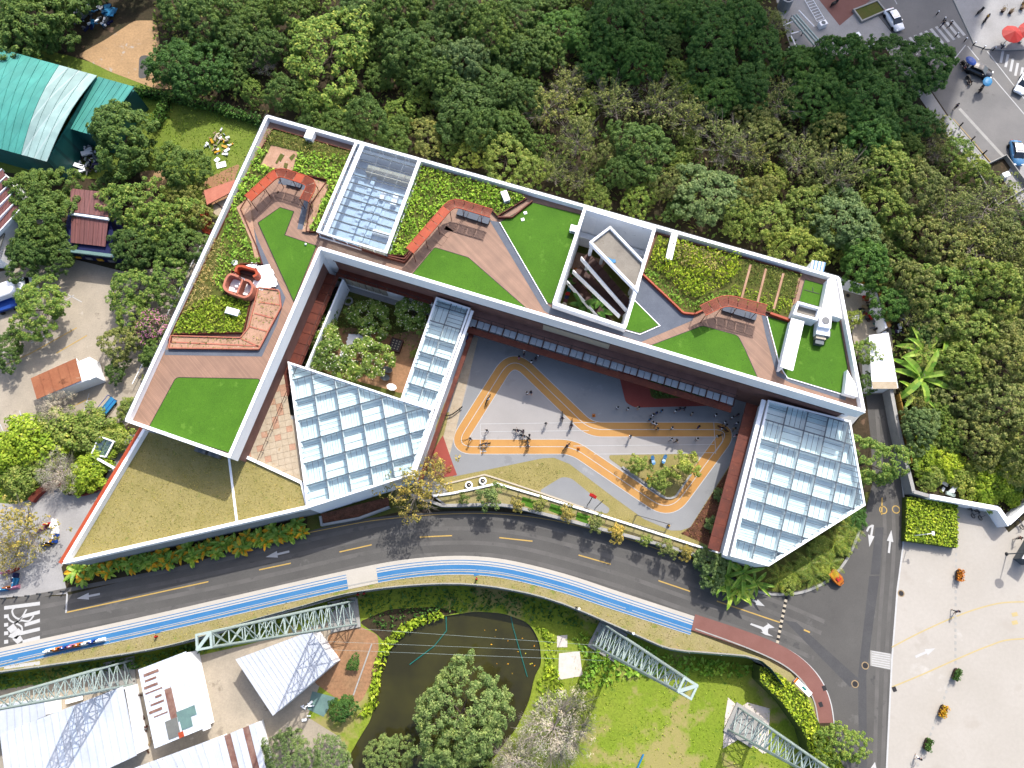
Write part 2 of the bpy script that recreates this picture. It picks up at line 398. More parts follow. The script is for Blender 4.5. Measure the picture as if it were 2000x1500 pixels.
mt['pale_slab'] = M('pale_rough_slab', (.48, .43, .39, 1), (.4, .36, .32, 1), .6, .9, .12, 5)
mt['tray'] = plain('white_blue_ceiling', (.66, .72, .74, 1), .6)
mt['pale_yellow'] = plain('faded_yellow_paint', C(238, 216, 156), .7)
mt['rust_roof'] = M('rust_stained_roof', C(206, 136, 96), C(190, 118, 82), .5, .8, .12, 5, spots=[(C(150, 92, 62), .6, .6), (C(222, 190, 160), .8, .66)])
mt['old_white'] = M('dulled_white_tin', (.42, .455, .5, 1), (.35, .39, .44, 1), .3, .5, .04, 3)
mt['glass'] = M_glass('roof_glass', (.915, .963, .965, 1), .03)
mt['glass_blue'] = M_glass('blue_skylight_glass', (.93, .965, .985, 1), .035)
mt['glass_dark'] = plain('dark_window_glass', C(40, 50, 62), .08, 0, .8)
mt['canopy_glass'] = M_glass('balcony_glass', (.85, .92, .95, 1), .12)
def water_mat():
    m, nt, b = nodes('pond_water'); b.inputs['Roughness'].default_value = .06; b.inputs['Specular IOR Level'].default_value = .28
    nt.links.new(ramp(nt, noise(nt, .12, 4), [(.35, C(62, 60, 34)), (.7, C(88, 86, 40))]), b.inputs['Base Color'])
    bump(nt, b, noise(nt, 2.5, 3), .06, .02); return m
mt['water'] = water_mat()
# leaves
lf = {}
lf['dark'] = M_leaf('dark_green_leaves', C(66, 98, 44), C(96, 124, 58), C(116, 138, 72))
lf['mid'] = M_leaf('mid_green_leaves', C(76, 108, 46), C(118, 140, 66), C(156, 162, 90))
lf['bright'] = M_leaf('bright_green_leaves', C(80, 118, 50), C(118, 148, 66), C(160, 174, 90))
lf['olive'] = M_leaf('olive_leaves', C(100, 116, 54), C(130, 142, 76), C(168, 166, 104))
lf['lime'] = M_leaf('yellow_green_leaves', C(106, 134, 54), C(140, 160, 72), C(180, 184, 100))
lf['deep'] = M_leaf('deep_green_leaves', C(60, 100, 44), C(84, 124, 54), C(102, 138, 66))
lf['glossy'] = M_leaf('grey_green_leaves', C(82, 110, 62), C(114, 138, 82), C(140, 160, 104), .55)
lf['autumn'] = M_leaf('sparse_yellow_green_leaves', C(128, 128, 66), C(172, 160, 84), C(206, 180, 96))
lf['feather'] = M_leaf('feathery_green_leaves', C(92, 122, 66), C(128, 152, 86), C(164, 180, 116))
lf['hedge'] = M_leaf('hedge_leaves', C(122, 154, 42), C(162, 188, 54), C(192, 206, 76))
lf['bed'] = M_leaf('bed_leaves', C(116, 164, 56), C(150, 192, 68), C(176, 206, 88))
lf['herb'] = M_leaf('dull_herb_leaves', C(98, 124, 54), C(130, 142, 68), C(178, 164, 100))
lf['thatch'] = M_leaf('dry_stalks', C(158, 150, 84), C(196, 176, 116), C(214, 192, 134))
lf['turfgrass'] = M_leaf('grass_blades', C(120, 154, 40), C(152, 182, 56), C(184, 196, 84))
lf['drygrass'] = M_leaf('dry_grass_blades', C(168, 160, 84), C(198, 184, 116), C(154, 160, 74))
lf['croton'] = M_leaf('yellow_orange_leaves', C(222, 150, 30), C(244, 186, 50), C(196, 190, 60))
lf['banana'] = M_leaf('large_bright_leaves', C(96, 142, 48), C(138, 172, 66), C(172, 192, 90), .4, .3)
lf['palm'] = M_leaf('palm_leaves', C(92, 128, 44), C(140, 160, 62), C(178, 176, 84), .45)
lf['plum'] = M_leaf('frangipani_leaves', C(88, 124, 52), C(126, 154, 70), C(166, 182, 100))
lf['pink'] = M_leaf('pink_blossom', C(200, 120, 160), C(222, 150, 184))
lf['white'] = M_leaf('white_blossom', C(240, 238, 214), C(248, 244, 226))
lf['red'] = M_leaf('orange_red_flowers', C(196, 110, 40), C(216, 146, 50), C(120, 96, 40))
lf['twig'] = M_leaf('bare_grey_twigs', C(190, 180, 166), C(206, 196, 182), C(164, 166, 126), .8, .05)
lf['brown'] = M_leaf('withered_leaves', C(130, 100, 70), C(160, 130, 90), C(150, 140, 80))
mt['bark'] = M('bark', C(132, 116, 100), C(104, 90, 78), 2, .9, .3, 6)
mt['bark_pale'] = M('pale_bark', C(186, 176, 164), C(160, 150, 138), 2, .9, .2, 6)
# ================================================================ GROUND, ROADS, WATER
LOW = -2.5
RW = [(0, 1313), (150, 1292), (300, 1268), (400, 1243), (480, 1216), (600, 1182), (680, 1160), (790, 1145), (900, 1141), (1000, 1153), (1100, 1180), (1240, 1240), (1310, 1268), (1400, 1277), (1478, 1288), (1520, 1335), (1575, 1395), (1604, 1440), (1640, 1520), (1660, 1600)]
RWW = WP(RW)
mb = MB()
up = [Vector((-1500, RWW[0].y-20))]+[p.xy for p in RWW]+[Vector((RWW[-1].x, -1500)), Vector((1500, -1500)), Vector((1500, 1500)), Vector((-1500, 1500))]
mb.prism(up, -4, 0)
ground = struct('ground', mb, mt['forest_floor'])
POND = [(860, 1202), (930, 1192), (985, 1196), (1035, 1215), (1056, 1250), (1060, 1298), (1046, 1322), (1036, 1370), (1010, 1425), (960, 1490), (900, 1560), (690, 1560), (672, 1490), (700, 1440), (724, 1402), (727, 1370), (734, 1312), (752, 1260), (792, 1226)]
pw = [p.xy for p in round_line(WP(POND, LOW), 1.2)]
outer = [Vector((x, y, 0)) for x, y in ((-1500, -1500), (1500, -1500), (1500, 40), (-1500, 40))]
allp = [[v for v in outer], [Vector((p.x, p.y, 0)) for p in pw]]
flat = [v for l in allp for v in l]
mb = MB()
for t in tessellate_polygon(allp): mb.sheet([flat[i] for i in t], LOW)
mb.band([(p.x, p.y) for p in pw], .3, LOW-1, LOW+.01, 0, True)
low_ground = struct('lower_ground', mb, mt['golf'])
mb = MB(); mb.sheet([(p.x, p.y, 0) for p in shrink(pw, -.3)], LOW-.3); struct('pond_water', mb, mt['water'])
def sheet(name, px, z, m, parent=None, rnd_=0):
    mb = MB(); p = WP(px, z)
    if rnd_: p = round_line(p, rnd_)
    mb.sheet([(q[0], q[1], z) for q in p]); return struct(name, mb, m, parent)
sheet('yard_slab', [(-80, 1360), (300, 1300), (480, 1260), (640, 1215), (690, 1228), (640, 1300), (600, 1400), (664, 1440), (690, 1500), (690, 1640), (-80, 1640)], LOW+.01, mt['concrete'])
sheet('earth_path', [(640, 1240), (700, 1222), (738, 1240), (742, 1300), (705, 1372), (660, 1366), (612, 1332), (640, 1290)], LOW+.02, mt['earth'], rnd_=.6)
sheet('earth_bank', [(700, 1215), (760, 1190), (850, 1185), (900, 1195), (800, 1220), (750, 1255), (738, 1240)], LOW+.015, mt['forest_floor'], rnd_=.8)
sheet('patio_slab', [(610, 1350), (655, 1362), (632, 1400), (600, 1385)], LOW+.03, mt['patina_tin'])
sheet('meadow', [(-80, 85), (60, 92), (140, 110), (230, 138), (300, 172), (525, 240), (420, 440), (380, 470), (280, 330), (190, 350), (-80, 330)], .01, mt['meadow'])
sheet('sand_track', [(150, 108), (205, 78), (262, 40), (305, 40), (312, 85), (296, 150), (352, 176), (300, 172), (215, 140)], .02, mt['sand'], rnd_=1)
sheet('gravel_patch', [(272, 108), (296, 108), (292, 150), (270, 155)], .03, mt['asphalt'], rnd_=1.2)
sheet('bare_soil', [(270, 335), (330, 330), (330, 365), (285, 372)], .02, mt['sand'], rnd_=1)
sheet('bare_soil', [(400, 350), (470, 318), (440, 400), (390, 410)], .02, mt['earth'], rnd_=1)
parking = sheet('parking_court', [(-80, 545), (140, 505), (240, 530), (352, 520), (390, 440), (440, 400), (262, 820), (220, 850), (150, 835), (60, 868), (-80, 920)], .012, mt['concrete'])
for i, q in enumerate([((0, 828), (17, 870)), ((38, 802), (52, 845)), ((68, 835), (95, 845)), ((162, 812), (174, 768)), ((128, 586), (145, 576)), ((50, 635), (80, 670)), ((0, 690), (30, 680)), ((60, 670), (90, 655)), ((105, 560), (160, 590)), ((110, 690), (170, 655))]):
    mb = MB(); a, b = WP(q, .03); mb.seg(a, b, .14, .028, .03); mb.build('bay_line', mt['road_white' if i != 9 else 'road_yellow'], parking)
for q in [[(5, 715), (60, 690), (150, 640)], [(10, 838), (48, 828), (60, 822)], [(140, 795), (175, 778)]]:
    mb = MB(); mb.band(WP(q, .03), .14, .026, .028); mb.build('bay_line', mt['road_yellow'], parking)
sheet('grass_slope', [(-80, 915), (0, 880), (60, 850), (150, 835), (240, 825), (250, 850), (180, 965), (110, 955), (40, 985), (-80, 990)], .016, mt['meadow'])
pav_sw = sheet('paved_square', [(-80, 975), (30, 985), (60, 975), (75, 955), (110, 952), (135, 968), (190, 962), (250, 850), (285, 845), (120, 1108), (132, 1160), (-80, 1172)], .02, mt['pave_grey'])
# ---- main road
NORTH = [(-200, 1190), (0, 1170), (130, 1163), (300, 1120), (400, 1092), (480, 1068), (560, 1048), (640, 1028), (720, 1012), (800, 1004), (870, 999), (950, 998), (1040, 1005), (1130, 1022), (1240, 1052), (1340, 1088), (1420, 1122), (1475, 1150), (1520, 1157), (1565, 1153), (1610, 1135), (1640, 1108), (1660, 1075), (1676, 1035), (1690, 1000), (1705, 940), (1700, 850), (1690, 770)]
SOUTH = [(1612, 1520), (1634, 1440), (1625, 1395), (1605, 1355), (1575, 1318), (1530, 1285), (1480, 1258), (1400, 1232), (1355, 1212), (1200, 1160), (1060, 1112), (985, 1098), (920, 1093), (860, 1094), (780, 1102), (700, 1118), (560, 1148), (400, 1186), (250, 1222), (85, 1258), (-200, 1318)]
EAST = [(1722, 770), (1752, 900), (1764, 975), (1762, 1065), (1751, 1150), (1741, 1290), (1730, 1520)]
road = sheet('road', NORTH[:-1]+[(1690, 760), (1722, 760)]+EAST[1:]+SOUTH, .02, mt['asphalt'])
def mark(name, pts, w, m, z=.03, parent=None, sm=False):
    mb = MB(); p = WP(pts, z)
    if sm: p = smooth_line(p)
    mb.band([(q[0], q[1]) for q in p], w, z, z); return mb.build(name, m, parent or road)
def blot(name, pts, m, z=.03, parent=None):
    mb = MB(); mb.sheet(WP(pts, z)); return mb.build(name, m, parent or road)
blot('repair_patch', [(1532, 1212), (1555, 1215), (1680, 1328), (1660, 1342)], mt['asphalt_dark'], .024)
blot('repair_patch', [(1698, 1125), (1718, 1125), (1692, 1320), (1694, 1520), (1678, 1520), (1676, 1320)], mt['asphalt_dark'], .028)
blot('repair_patch', [(1710, 1030), (1726, 1030), (1718, 1122), (1700, 1122)], mt['asphalt_dark'], .028)
CEN = smooth_line(WP([(20, 1212), (130, 1190), (407, 1136), (568, 1100), (726, 1064), (850, 1047), (1000, 1053), (1193, 1102), (1348, 1155), (1500, 1208), (1600, 1250)], 0), 5)
for off in (-2.5, -.95, .95, 2.5):
    mb = MB(); mb.band([(p[0], p[1]) for p in CEN], .55, .0225, .0225, 0, False, off); mb.build('tyre_track', mt['asphalt_worn'], road)
for pts in ([(1712, 800), (1722, 930), (1728, 1060), (1716, 1250), (1708, 1500)], [(1722, 800), (1738, 930), (1746, 1060), (1733, 1250), (1724, 1500)]):
    mb = MB(); mb.band([(p[0], p[1]) for p in smooth_line(WP(pts, 0), 5)], .5, .0222, .0222); mb.build('tyre_track', mt['asphalt_worn'], road)
YELL = [((130, 1196), (407, 1136)), ((506, 1113), (568, 1100)), ((663, 1078), (726, 1064)), ((820, 1049), (883, 1046)), ((975, 1050), (1040, 1057)), ((1130, 1084), (1193, 1102)), ((1286, 1134), (1348, 1155)), ((1400, 1174), (1524, 1216))]
for a, b in YELL: mark('lane_line', [a, b], .16, mt['road_yellow'])
mark('lane_line', [(1570, 1230), (1582, 1235)], .2, mt['road_yellow'])
mark('edge_line', [(85, 1257), (250, 1221), (400, 1185), (560, 1147), (700, 1117), (780, 1101), (860, 1093), (920, 1092), (985, 1097), (1060, 1111), (1200, 1159), (1353, 1206)], .14, mt['road_yellow'], sm=True)
mark('edge_line', [(590, 1043), (640, 1033), (720, 1018), (800, 1009), (870, 1004), (950, 1003), (1040, 1010), (1130, 1027), (1240, 1057), (1330, 1090)], .1, mt['road_yellow'], sm=True)
mark('edge_line', [(1760, 930), (1766, 978), (1764, 1065), (1753, 1150), (1742, 1290), (1731, 1520)], .22, mt['road_white'])
mark('edge_line', [(1390, 1216), (1450, 1234), (1510, 1255), (1560, 1282), (1600, 1322), (1622, 1370), (1630, 1420)], .14, mt['road_white'], sm=True)
mark('edge_line', [(1388, 1218), (1448, 1237), (1507, 1258), (1556, 1285), (1595, 1325), (1617, 1372), (1625, 1420)], .12, mt['road_white'], sm=True)
mark('stop_line', [(131, 1160), (129, 1197)], .22, mt['road_white'])
def arrow(tail, head, w=.28, hl=1.6, hw=.9, parent=None, z=.031):
    a, b = W(*tail, z), W(*head, z); d = (b-a).normalized(); n = Vector((-d.y, d.x, 0)); c = b-d*hl
    mb = MB(); mb.sheet([a-n*w/2, c-n*w/2, c-n*hw/2, b, c+n*hw/2, c+n*w/2, a+n*w/2], z); return mb.build('arrow_marking', mt['road_white'], parent or road)
arrow((565, 1077), (519, 1088)); arrow((195, 1160), (150, 1169)); arrow((1736, 1080), (1741, 1035)); arrow((1705, 1025), (1698, 1068)); arrow((1788, 1283), (1827, 1266), .3, 1.4, .8)
arrow((1470, 1172), (1494, 1184), .25, 1.2, .8); arrow((1707, 1500), (1709, 1488), .28, .9, .8)
mb = MB(); mb.sheet(WP([(1465, 1220), (1467, 1217), (1491, 1225), (1500, 1219), (1498, 1216), (1513, 1226), (1502, 1227), (1500, 1230), (1500, 1237), (1510, 1243), (1495, 1240), (1485, 1234), (1490, 1235), (1487, 1229)], .031)); mb.build('arrow_marking', mt['road_white'], road)
mark('arrow_marking', [(1693, 1038), (1697, 1030), (1704, 1026)], .25, mt['road_white'], .032)
for c in [(1725, 996), (1750, 995)]:
    mb = MB(); p = W(*c, .03); mb.band([(p.x+.5*math.cos(t*.4189), p.y+.5*math.sin(t*.4189)) for t in range(15)], .13, .03, .03, 0, True); mb.build('ring_marking', mt['road_yellow'], road)
mark('lane_line', [(1723, 972), (1722, 1005)], .18, mt['road_yellow'])
# zebra crossing at the left with the painted kite-tailed figures
for k in range(8):
    y = 1178+k*16.6
    x0, x1 = ((8, 78) if k in (0, 6, 7) else (40+4*(k % 3), 78))
    mb = MB(); mb.sheet(WP([(x0, y+6), (x1, y-3), (x1, y+4), (x0, y+13)], .03)); mb.build('crossing_stripe', mt['road_white'], road)
    if x0 > 20:
        mb = MB(); mb.sheet(WP([(8, y+6), (16, y+5), (16, y+12), (8, y+13)], .03)); mb.build('crossing_stripe', mt['road_white'], road)
for q in [[(20, 1238), (36, 1227), (45, 1235), (32, 1248), (16, 1244)], [(24, 1248), (38, 1238), (45, 1250), (34, 1258)], [(13, 1228), (26, 1218), (34, 1228), (22, 1238)]]:
    blot('painted_kite', q, mt['road_white'], .032)
for q in [[(33, 1184), (24, 1192), (28, 1204), (40, 1208), (52, 1190)], [(15, 1200), (18, 1210), (30, 1216), (44, 1206)], [(28, 1218), (40, 1212), (56, 1213), (66, 1202)], [(28, 1216), (42, 1224), (42, 1236), (34, 1240)]]:
    mark('painted_kite_tail', q, .22, mt['road_white'], .033, None, True)
# ---- blue cycle lane and red lane along the south kerb
BL = [(-60, 1298), (90, 1265), (300, 1219), (560, 1159), (700, 1128), (780, 1113), (860, 1105), (930, 1105), (1000, 1114), (1100, 1139), (1200, 1172), (1352, 1222)]
blp = smooth_line(WP(BL, .03), 5); bl2 = [(p[0], p[1]) for p in blp]
mb = MB(); mb.band(bl2, 2.5, -.05, .06, 0); lane = struct('cycle_lane', mb, mt['cream_lane'])
def cut(a, b): return [p for p in bl2 if a <= p[0] <= b]
xa, xb = W(685, 1133).x, W(722, 1124).x
for nm, part in (('a', cut(-999, xa)), ('b', cut(xb, 999))):
    mb = MB(); mb.band(part, 1.3, .064, .064, 0, False, -.55); mb.build('lane_coating', mt['blue_lane'], lane)
    for off, w, m in ((-.55, .07, 'cream_lane'), (-1.2, .08, 'road_white'), (.12, .09, 'road_white')):
        mb = MB(); mb.band(part, w, .07, .07, 0, False, off); mb.build('lane_line', mt[m], lane)
    for off, w, m in ((.46, .12, 'road_white'), (.3, .1, 'blue_lane'), (.66, .1, 'blue_lane')):
        mb = MB(); mb.band(part, w, .068, .068, 0, False, off); mb.build('lane_line', mt[m], lane)
for q in [(308, 1228), (930, 1116), (30, 1287), (1228, 1186)]:
    mb = MB(); p = W(*q, .07); mb.box((p.x, p.y-.2, .069), (.7, .7, .012), .25); mb.build('lane_tab', mt['blue_lane'], lane)
mb = MB(); mb.band([(p[0], p[1]) for p in smooth_line(WP([(1354, 1215), (1430, 1240), (1500, 1266), (1548, 1292), (1582, 1325), (1603, 1365), (1611, 1412)], 0), 5)], 2.1, -.05, .06)
lane2 = struct('red_footway', mb, mt['brick_lane'])
mb = MB(); mb.band([(p[0], p[1]) for p in smooth_line(WP([(1358, 1228), (1430, 1254), (1494, 1280), (1538, 1304), (1570, 1334), (1590, 1370), (1598, 1412)], 0), 5)], .16, -.05, .1); mb.build('kerb', mt['kerb'], lane2)
mb = MB(); mb.band([(p[0], p[1]) for p in smooth_line(WP([(-60, 1312), (90, 1277), (300, 1231), (560, 1171), (700, 1140), (790, 1124), (860, 1117), (930, 1117), (1000, 1126), (1100, 1152), (1200, 1186), (1350, 1236)], 0), 5)], .16, -.05, .09); mb.build('kerb', mt['kerb'], lane)
sheet('verge', [(-80, 1305), (90, 1272), (300, 1226), (560, 1166), (700, 1135), (790, 1119), (860, 1112), (930, 1112), (1000, 1121), (1100, 1147), (1200, 1181), (1355, 1236), (1500, 1290), (1545, 1315), (1590, 1370), (1604, 1440)]+RW[:17][::-1]+[(-80, 1325)], .018, mt['verge'])
# north kerb of the road and the strip beside the walls
mb = MB(); mb.band([(p[0], p[1]) for p in smooth_line(WP([(1455, 1148), (1490, 1158), (1520, 1161), (1565, 1157), (1608, 1139), (1640, 1111), (1662, 1076), (1678, 1036)], 0), 5)], .32, -.05, .16); k1 = struct('kerb', mb, mt['kerb'])
sheet('planting_ground', [(600, 1040), (800, 995), (1000, 992), (1240, 1050), (1420, 1118), (1475, 1152), (1520, 1159), (1565, 1154), (1610, 1136), (1640, 1109), (1660, 1076), (1680, 1030), (1700, 960), (1600, 980), (1400, 1000), (900, 900), (600, 960)], .015, mt['soil_bed'])
# ---- plaza on the right
plaza = sheet('plaza', [(1764, 1060), (1768, 975), (1930, 985), (1970, 1040), (2120, 920), (2200, 900), (2200, 1640), (1724, 1640), (1741, 1290), (1751, 1150)], .026, mt['plaza'])
for q in [[(1742, 1264), (1800, 1234), (1872, 1202), (1930, 1183), (1975, 1176), (2060, 1176)], [(1742, 1342), (1800, 1318), (1872, 1286), (1930, 1262), (1975, 1249), (2060, 1247)]]:
    mark('lane_line', q, .17, mt['pale_yellow'], .034, plaza, True)
for k, q in enumerate([(1982, 1200), (1982, 1216)]):
    mb = MB(); p = W(*q, .034); mb.box((p.x, p.y, .032), (.8, .5, .006), .2); mb.build('worn_marking', mt['pale_yellow'], plaza)
pts = WP([(1868, 1010), (1867, 1100), (1866, 1200), (1866, 1300), (1838, 1380), (1815, 1440), (1790, 1500)], 0)
for a, b in zip(pts, pts[1:]):
    n = int((b-a).length/.75)
    for k in range(n):
        p = a.lerp(b, (k+.25)/n); q = a.lerp(b, (k+.75)/n); mb = MB(); mb.seg(p, q, .28, .028, .036); mb.build('paving_strip', mt['kerb'], plaza)
mb = MB(); p = WP([(1700, 1270), (1741, 1277), (1739, 1308), (1700, 1300)], .03); mb.sheet(p); mb.build('worn_marking', mt['kerb'], road)
for k in range(7):
    y = 1272+k*4.6; mark('worn_line', [(1703, y), (1738, y+6)], .1, mt['road_white'], .034)
for q, r in [((1690, 1300), .36), ((1670, 1336), .36), ((1760, 1159), .34)]:
    p = W(*q, .03); mb = MB(); mb.tube((p.x, p.y, .02), (p.x, p.y, .037), r, r, 14, 0); mb.tube((p.x, p.y, .02), (p.x, p.y, .032), r+.13, r+.13, 14, 1)
    tag(mb.build('manhole_cover', [mt['dark'], mt['tan']]), {1690: 'round dark manhole cover with a tan ring beside the worn white grid in the road', 1670: 'round dark manhole cover at the end of the narrow dark repair strip', 1760: 'round dark manhole cover set in the pale plaza near the road edge'}[q[0]], 'manhole cover')
for q, l in [((1747, 1346), 'square dark drain cover on the plaza at the lower yellow curve'), ((1610, 1344), 'square dark drain cover set in the white edge line by the red footway'), ((1603, 1376), 'square grey drain cover in the red footway beside the hedge')]:
    p = W(*q, .06); mb = MB(); mb.box((p.x, p.y, .06), (.5, .6, .03), .3); tag(mb.build('drain_cover', mt['dark']), l, 'drain cover')
# striped speed hump across the side of the junction
pa, pb = W(1536, 1166), W(1518, 1256); n = 18
hump = thing('speed_hump', 'black and cream striped rubber speed hump lying across the road at the junction', 'speed hump', pa.lerp(pb, .5))
for k in range(n):
    a, b = pa.lerp(pb, k/n), pa.lerp(pb, (k+1)/n); d = (b-a).normalized(); nn = Vector((-d.y, d.x, 0)); mb = MB()
    prof = [(-.2, .02), (-.12, .065), (.12, .065), (.2, .02)]
    mb.loft([[a+nn*x+Vector((0, 0, z)) for x, z in prof], [b+nn*x+Vector((0, 0, z)) for x, z in prof]]); mb.build('hump_block', mt['cream' if k % 2 else 'black'], hump)
# ---- street in the top right corner
street = sheet('street', [(1650, -90), (1828, -90), (1862, 0), (1903, 88), (1925, 95), (1962, 98), (2200, 92), (2200, 420), (2030, 345), (1987, 300), (1936, 318), (1850, 222), (1740, 60), (1690, 0)], .02, mt['street'])
sheet('pavement', [(1828, -90), (2300, -90), (2300, 92), (1962, 97), (1924, 94), (1903, 87), (1862, 0)], .14, mt['pave_grey'])
sheet('pavement', [(1600, -90), (1690, 0), (1740, 62), (1848, 224), (1934, 320), (1910, 336), (1830, 240), (1720, 80), (1560, 90), (1520, -90)], .03, mt['pave_grey'])
sheet('red_pavement', [(1575, -90), (1640, -90), (1700, 0), (1640, 50), (1600, 0)], .05, mt['brick_lane'])
sheet('street_end', [(1987, 302), (2040, 352), (2100, 420), (2020, 440), (1960, 352)], .024, mt['pave_grey'])
for a, b in [((1824, 118), (1861, 93)), ((1834, 152), (1886, 88)), ((1890, 90), (1912, 117)), ((1928, 100), (2010, 205)), ((1940, 152), (2010, 234)), ((1745, -5), (1752, 8))]:
    mark('lane_line', [a, b], .16, mt['road_white'], .03, street)
for k in range(10):
    x, y = 1810+k*10.3-46, 62-k*4.2+16
    mb = MB(); mb.sheet(WP([(x, y), (x+5, y-2), (x+30, y+28), (x+25, y+30)], .03)); mb.build('crossing_stripe', mt['road_white'], street)
for k in range(7):
    x, y = 1957+k*9.5, 97+k*8.5
    mb = MB(); mb.sheet(WP([(x, y), (x+5, y+1), (x-2+2, y+26), (x-5, y+25)], .03)); mb.build('crossing_stripe', mt['road_white'], street)
mark('edge_line', [(1862, 232), (1900, 275), (1936, 318)], .09, mt['road_yellow'], .03, street); mark('gutter', [(1874, 212), (1960, 306)], .5, mt['kerb'], .026, street)
mark('kerb_line', [(1852, 226), (1892, 272), (1930, 318)], .25, mt['kerb'], .06, street)
mb = MB(); mb.band([(p.x, p.y) for p in WP([(1828, -90), (1862, 0), (1903, 88), (1924, 95), (1962, 98), (2120, 93)], 0)], .25, 0, .15); struct('kerb', mb, mt['kerb'])
# retaining wall with its mesh fence above the low ground
mb = MB(); rwp = [p.xy for p in smooth_line(RWW[:16], 3)]
rwp = [Vector((-110, RWW[0].y-9))]+rwp
wall = thing('retaining_wall', 'long curving grey retaining wall topped by green mesh below the dry verge', 'wall', (rwp[20].x, rwp[20].y, LOW))
mb.band(rwp, .3, LOW, .12); mb.build('wall_body', mt['conc_wall'], wall)
mb = MB(); mb.band(rwp, .34, .122, .2); mb.build('coping', mt['kerb'], wall)
mb = MB(); mb.band(rwp, .03, .2, 2.0); mb.build('mesh_screen', mt['net'], wall)
acc = 0
for a, b in zip(rwp, rwp[1:]):
    d = (b-a).length; acc += d
    if acc > 2.6:
        acc = 0; q = MB(); q.tube((b.x, b.y, .2), (b.x, b.y, 2.1), .04, .04, 5); q.build('fence_post', mt['steel_pale'], wall)
mb = MB(); mb.band([p.xy for p in RWW[15:]], .25, LOW, .15); tag(mb.build('hedge_wall', mt['conc_wall']), 'low concrete wall below the bright hedge at the corner of the range', 'wall')
# ================================================================ FOLIAGE
def unit(a): return a/np.maximum(np.linalg.norm(a, axis=1, keepdims=True), 1e-9)
def leaf_mesh(name, Cn, N, Sz, asp=.6, seed=0, mat=None, mats=None, mi=None):
    g = np.random.default_rng(seed); n = len(Cn); N = unit(N)
    a = unit(np.cross(N, unit(g.normal(size=(n, 3))))); b = np.cross(N, a); s = Sz[:, None]
    fold = N*s*.12
    V = np.stack([Cn-a*s*.5, Cn-b*s*.5*asp+fold, Cn+a*s*.5, Cn+b*s*.5*asp+fold], 1).reshape(-1, 3)
    me = bpy.data.meshes.new(name)
    me.vertices.add(4*n); me.vertices.foreach_set('co', V.ravel().astype(np.float32))
    me.loops.add(4*n); me.loops.foreach_set('vertex_index', np.arange(4*n, dtype=np.int32))
    me.polygons.add(n); me.polygons.foreach_set('loop_start', np.arange(0, 4*n, 4, dtype=np.int32))
    for x in (mats or [mat]): me.materials.append(x)
    if mi is not None: me.polygons.foreach_set('material_index', mi.astype(np.int32))
    me.update(); me.validate(); return me
def crown_pts(seed, Rr, hz, ncl, rc, per, base, low=-.25, fill=.72, lob=.2):
    """clumps of leaves over an uneven dome, lower skirts too; returns leaf centres and normals"""
    g = np.random.default_rng(seed); ph = g.uniform(0, 6.28, 4); Cs, Ns = [], []
    ga = math.pi*(3-5**.5)
    for i in range(ncl):
        z = 1-(1-low)*(i+.5)/ncl; th = ga*i+g.normal()*.25; q = math.sqrt(max(0, 1-z*z))
        k = 1+lob*math.sin(2*th+ph[0])*q+lob*.7*math.sin(3*th+ph[1])*q+lob*.5*math.sin(5*th+ph[2])*q
        rr = g.uniform(fill, 1.02)*k
        if g.random() < .08: continue
        c = np.array([math.cos(th)*q*Rr*rr, math.sin(th)*q*Rr*rr, base+Rr*hz*(z*g.uniform(.82, 1.04)+.25)])
        r = rc*g.uniform(.7, 1.25); m = int(per*(r/rc)**2)
        d = unit(g.normal(size=(m, 3))+np.array([0, 0, .55])+.5*np.array([c[0], c[1], 0])/Rr)
        p = c+d*r*g.uniform(.55, 1.05, (m, 1))*np.array([1, 1, .8])
        Cs.append(p); Ns.append(unit(d+np.array([0, 0, .55])+g.normal(size=(m, 3))*.38))
    return np.concatenate(Cs), np.concatenate(Ns)
def limb_mesh(name, seed, Rr, base, hz, n=6, r0=.22, mat=None, twigs=0, rise=.5):
    g = random.Random(seed); mb = MB()
    top = base+Rr*hz*.45; pts = [Vector((0, 0, -.1)), Vector((g.uniform(-.15, .15), g.uniform(-.15, .15), base*.55)), Vector((g.uniform(-.3, .3), g.uniform(-.3, .3), base+Rr*hz*.1))]
    for k, (a, b) in enumerate(zip(pts, pts[1:])): mb.tube(a, b, r0*(1-.25*k), r0*(.75-.2*k), 7)
    for i in range(n):
        th = 6.283*i/n+g.uniform(-.3, .3); L = Rr*g.uniform(.6, .85); a = pts[-1].lerp(pts[1], g.uniform(0, .5))
        m = a+Vector((math.cos(th)*L*.45, math.sin(th)*L*.45, Rr*hz*g.uniform(.3, .5)*rise)); e = m+Vector((math.cos(th+g.uniform(-.4, .4))*L*.5, math.sin(th+g.uniform(-.4, .4))*L*.5, Rr*hz*g.uniform(.3, .55)))
        mb.tube(a, m, r0*.45, r0*.3, 5); mb.tube(m, e, r0*.3, r0*.1, 4)
        for t in range(twigs):
            s_ = m.lerp(e, g.uniform(0, 1)) if t % 3 else a.lerp(m, g.uniform(.4, 1)); d = Vector((math.cos(th)+g.uniform(-1, 1), math.sin(th)+g.uniform(-1, 1), g.uniform(.1, 1.1))).normalized()*Rr*g.uniform(.2, .4)
            f = s_+d; mb.tube(s_, f, r0*.13, r0*.05, 3, cap=False)
            for q in range(3):
                h = s_.lerp(f, g.uniform(.4, 1)); mb.tube(h, h+Vector((d.x+g.uniform(-1, 1)*Rr*.2, d.y+g.uniform(-1, 1)*Rr*.2, abs(d.z)+g.uniform(0, .2)*Rr))*.45, r0*.06, r0*.03, 3, cap=False)
    me = bpy.data.meshes.new(name); me.from_pydata(mb.v, [], mb.f); me.materials.append(mat or mt['bark']); me.update(); return me
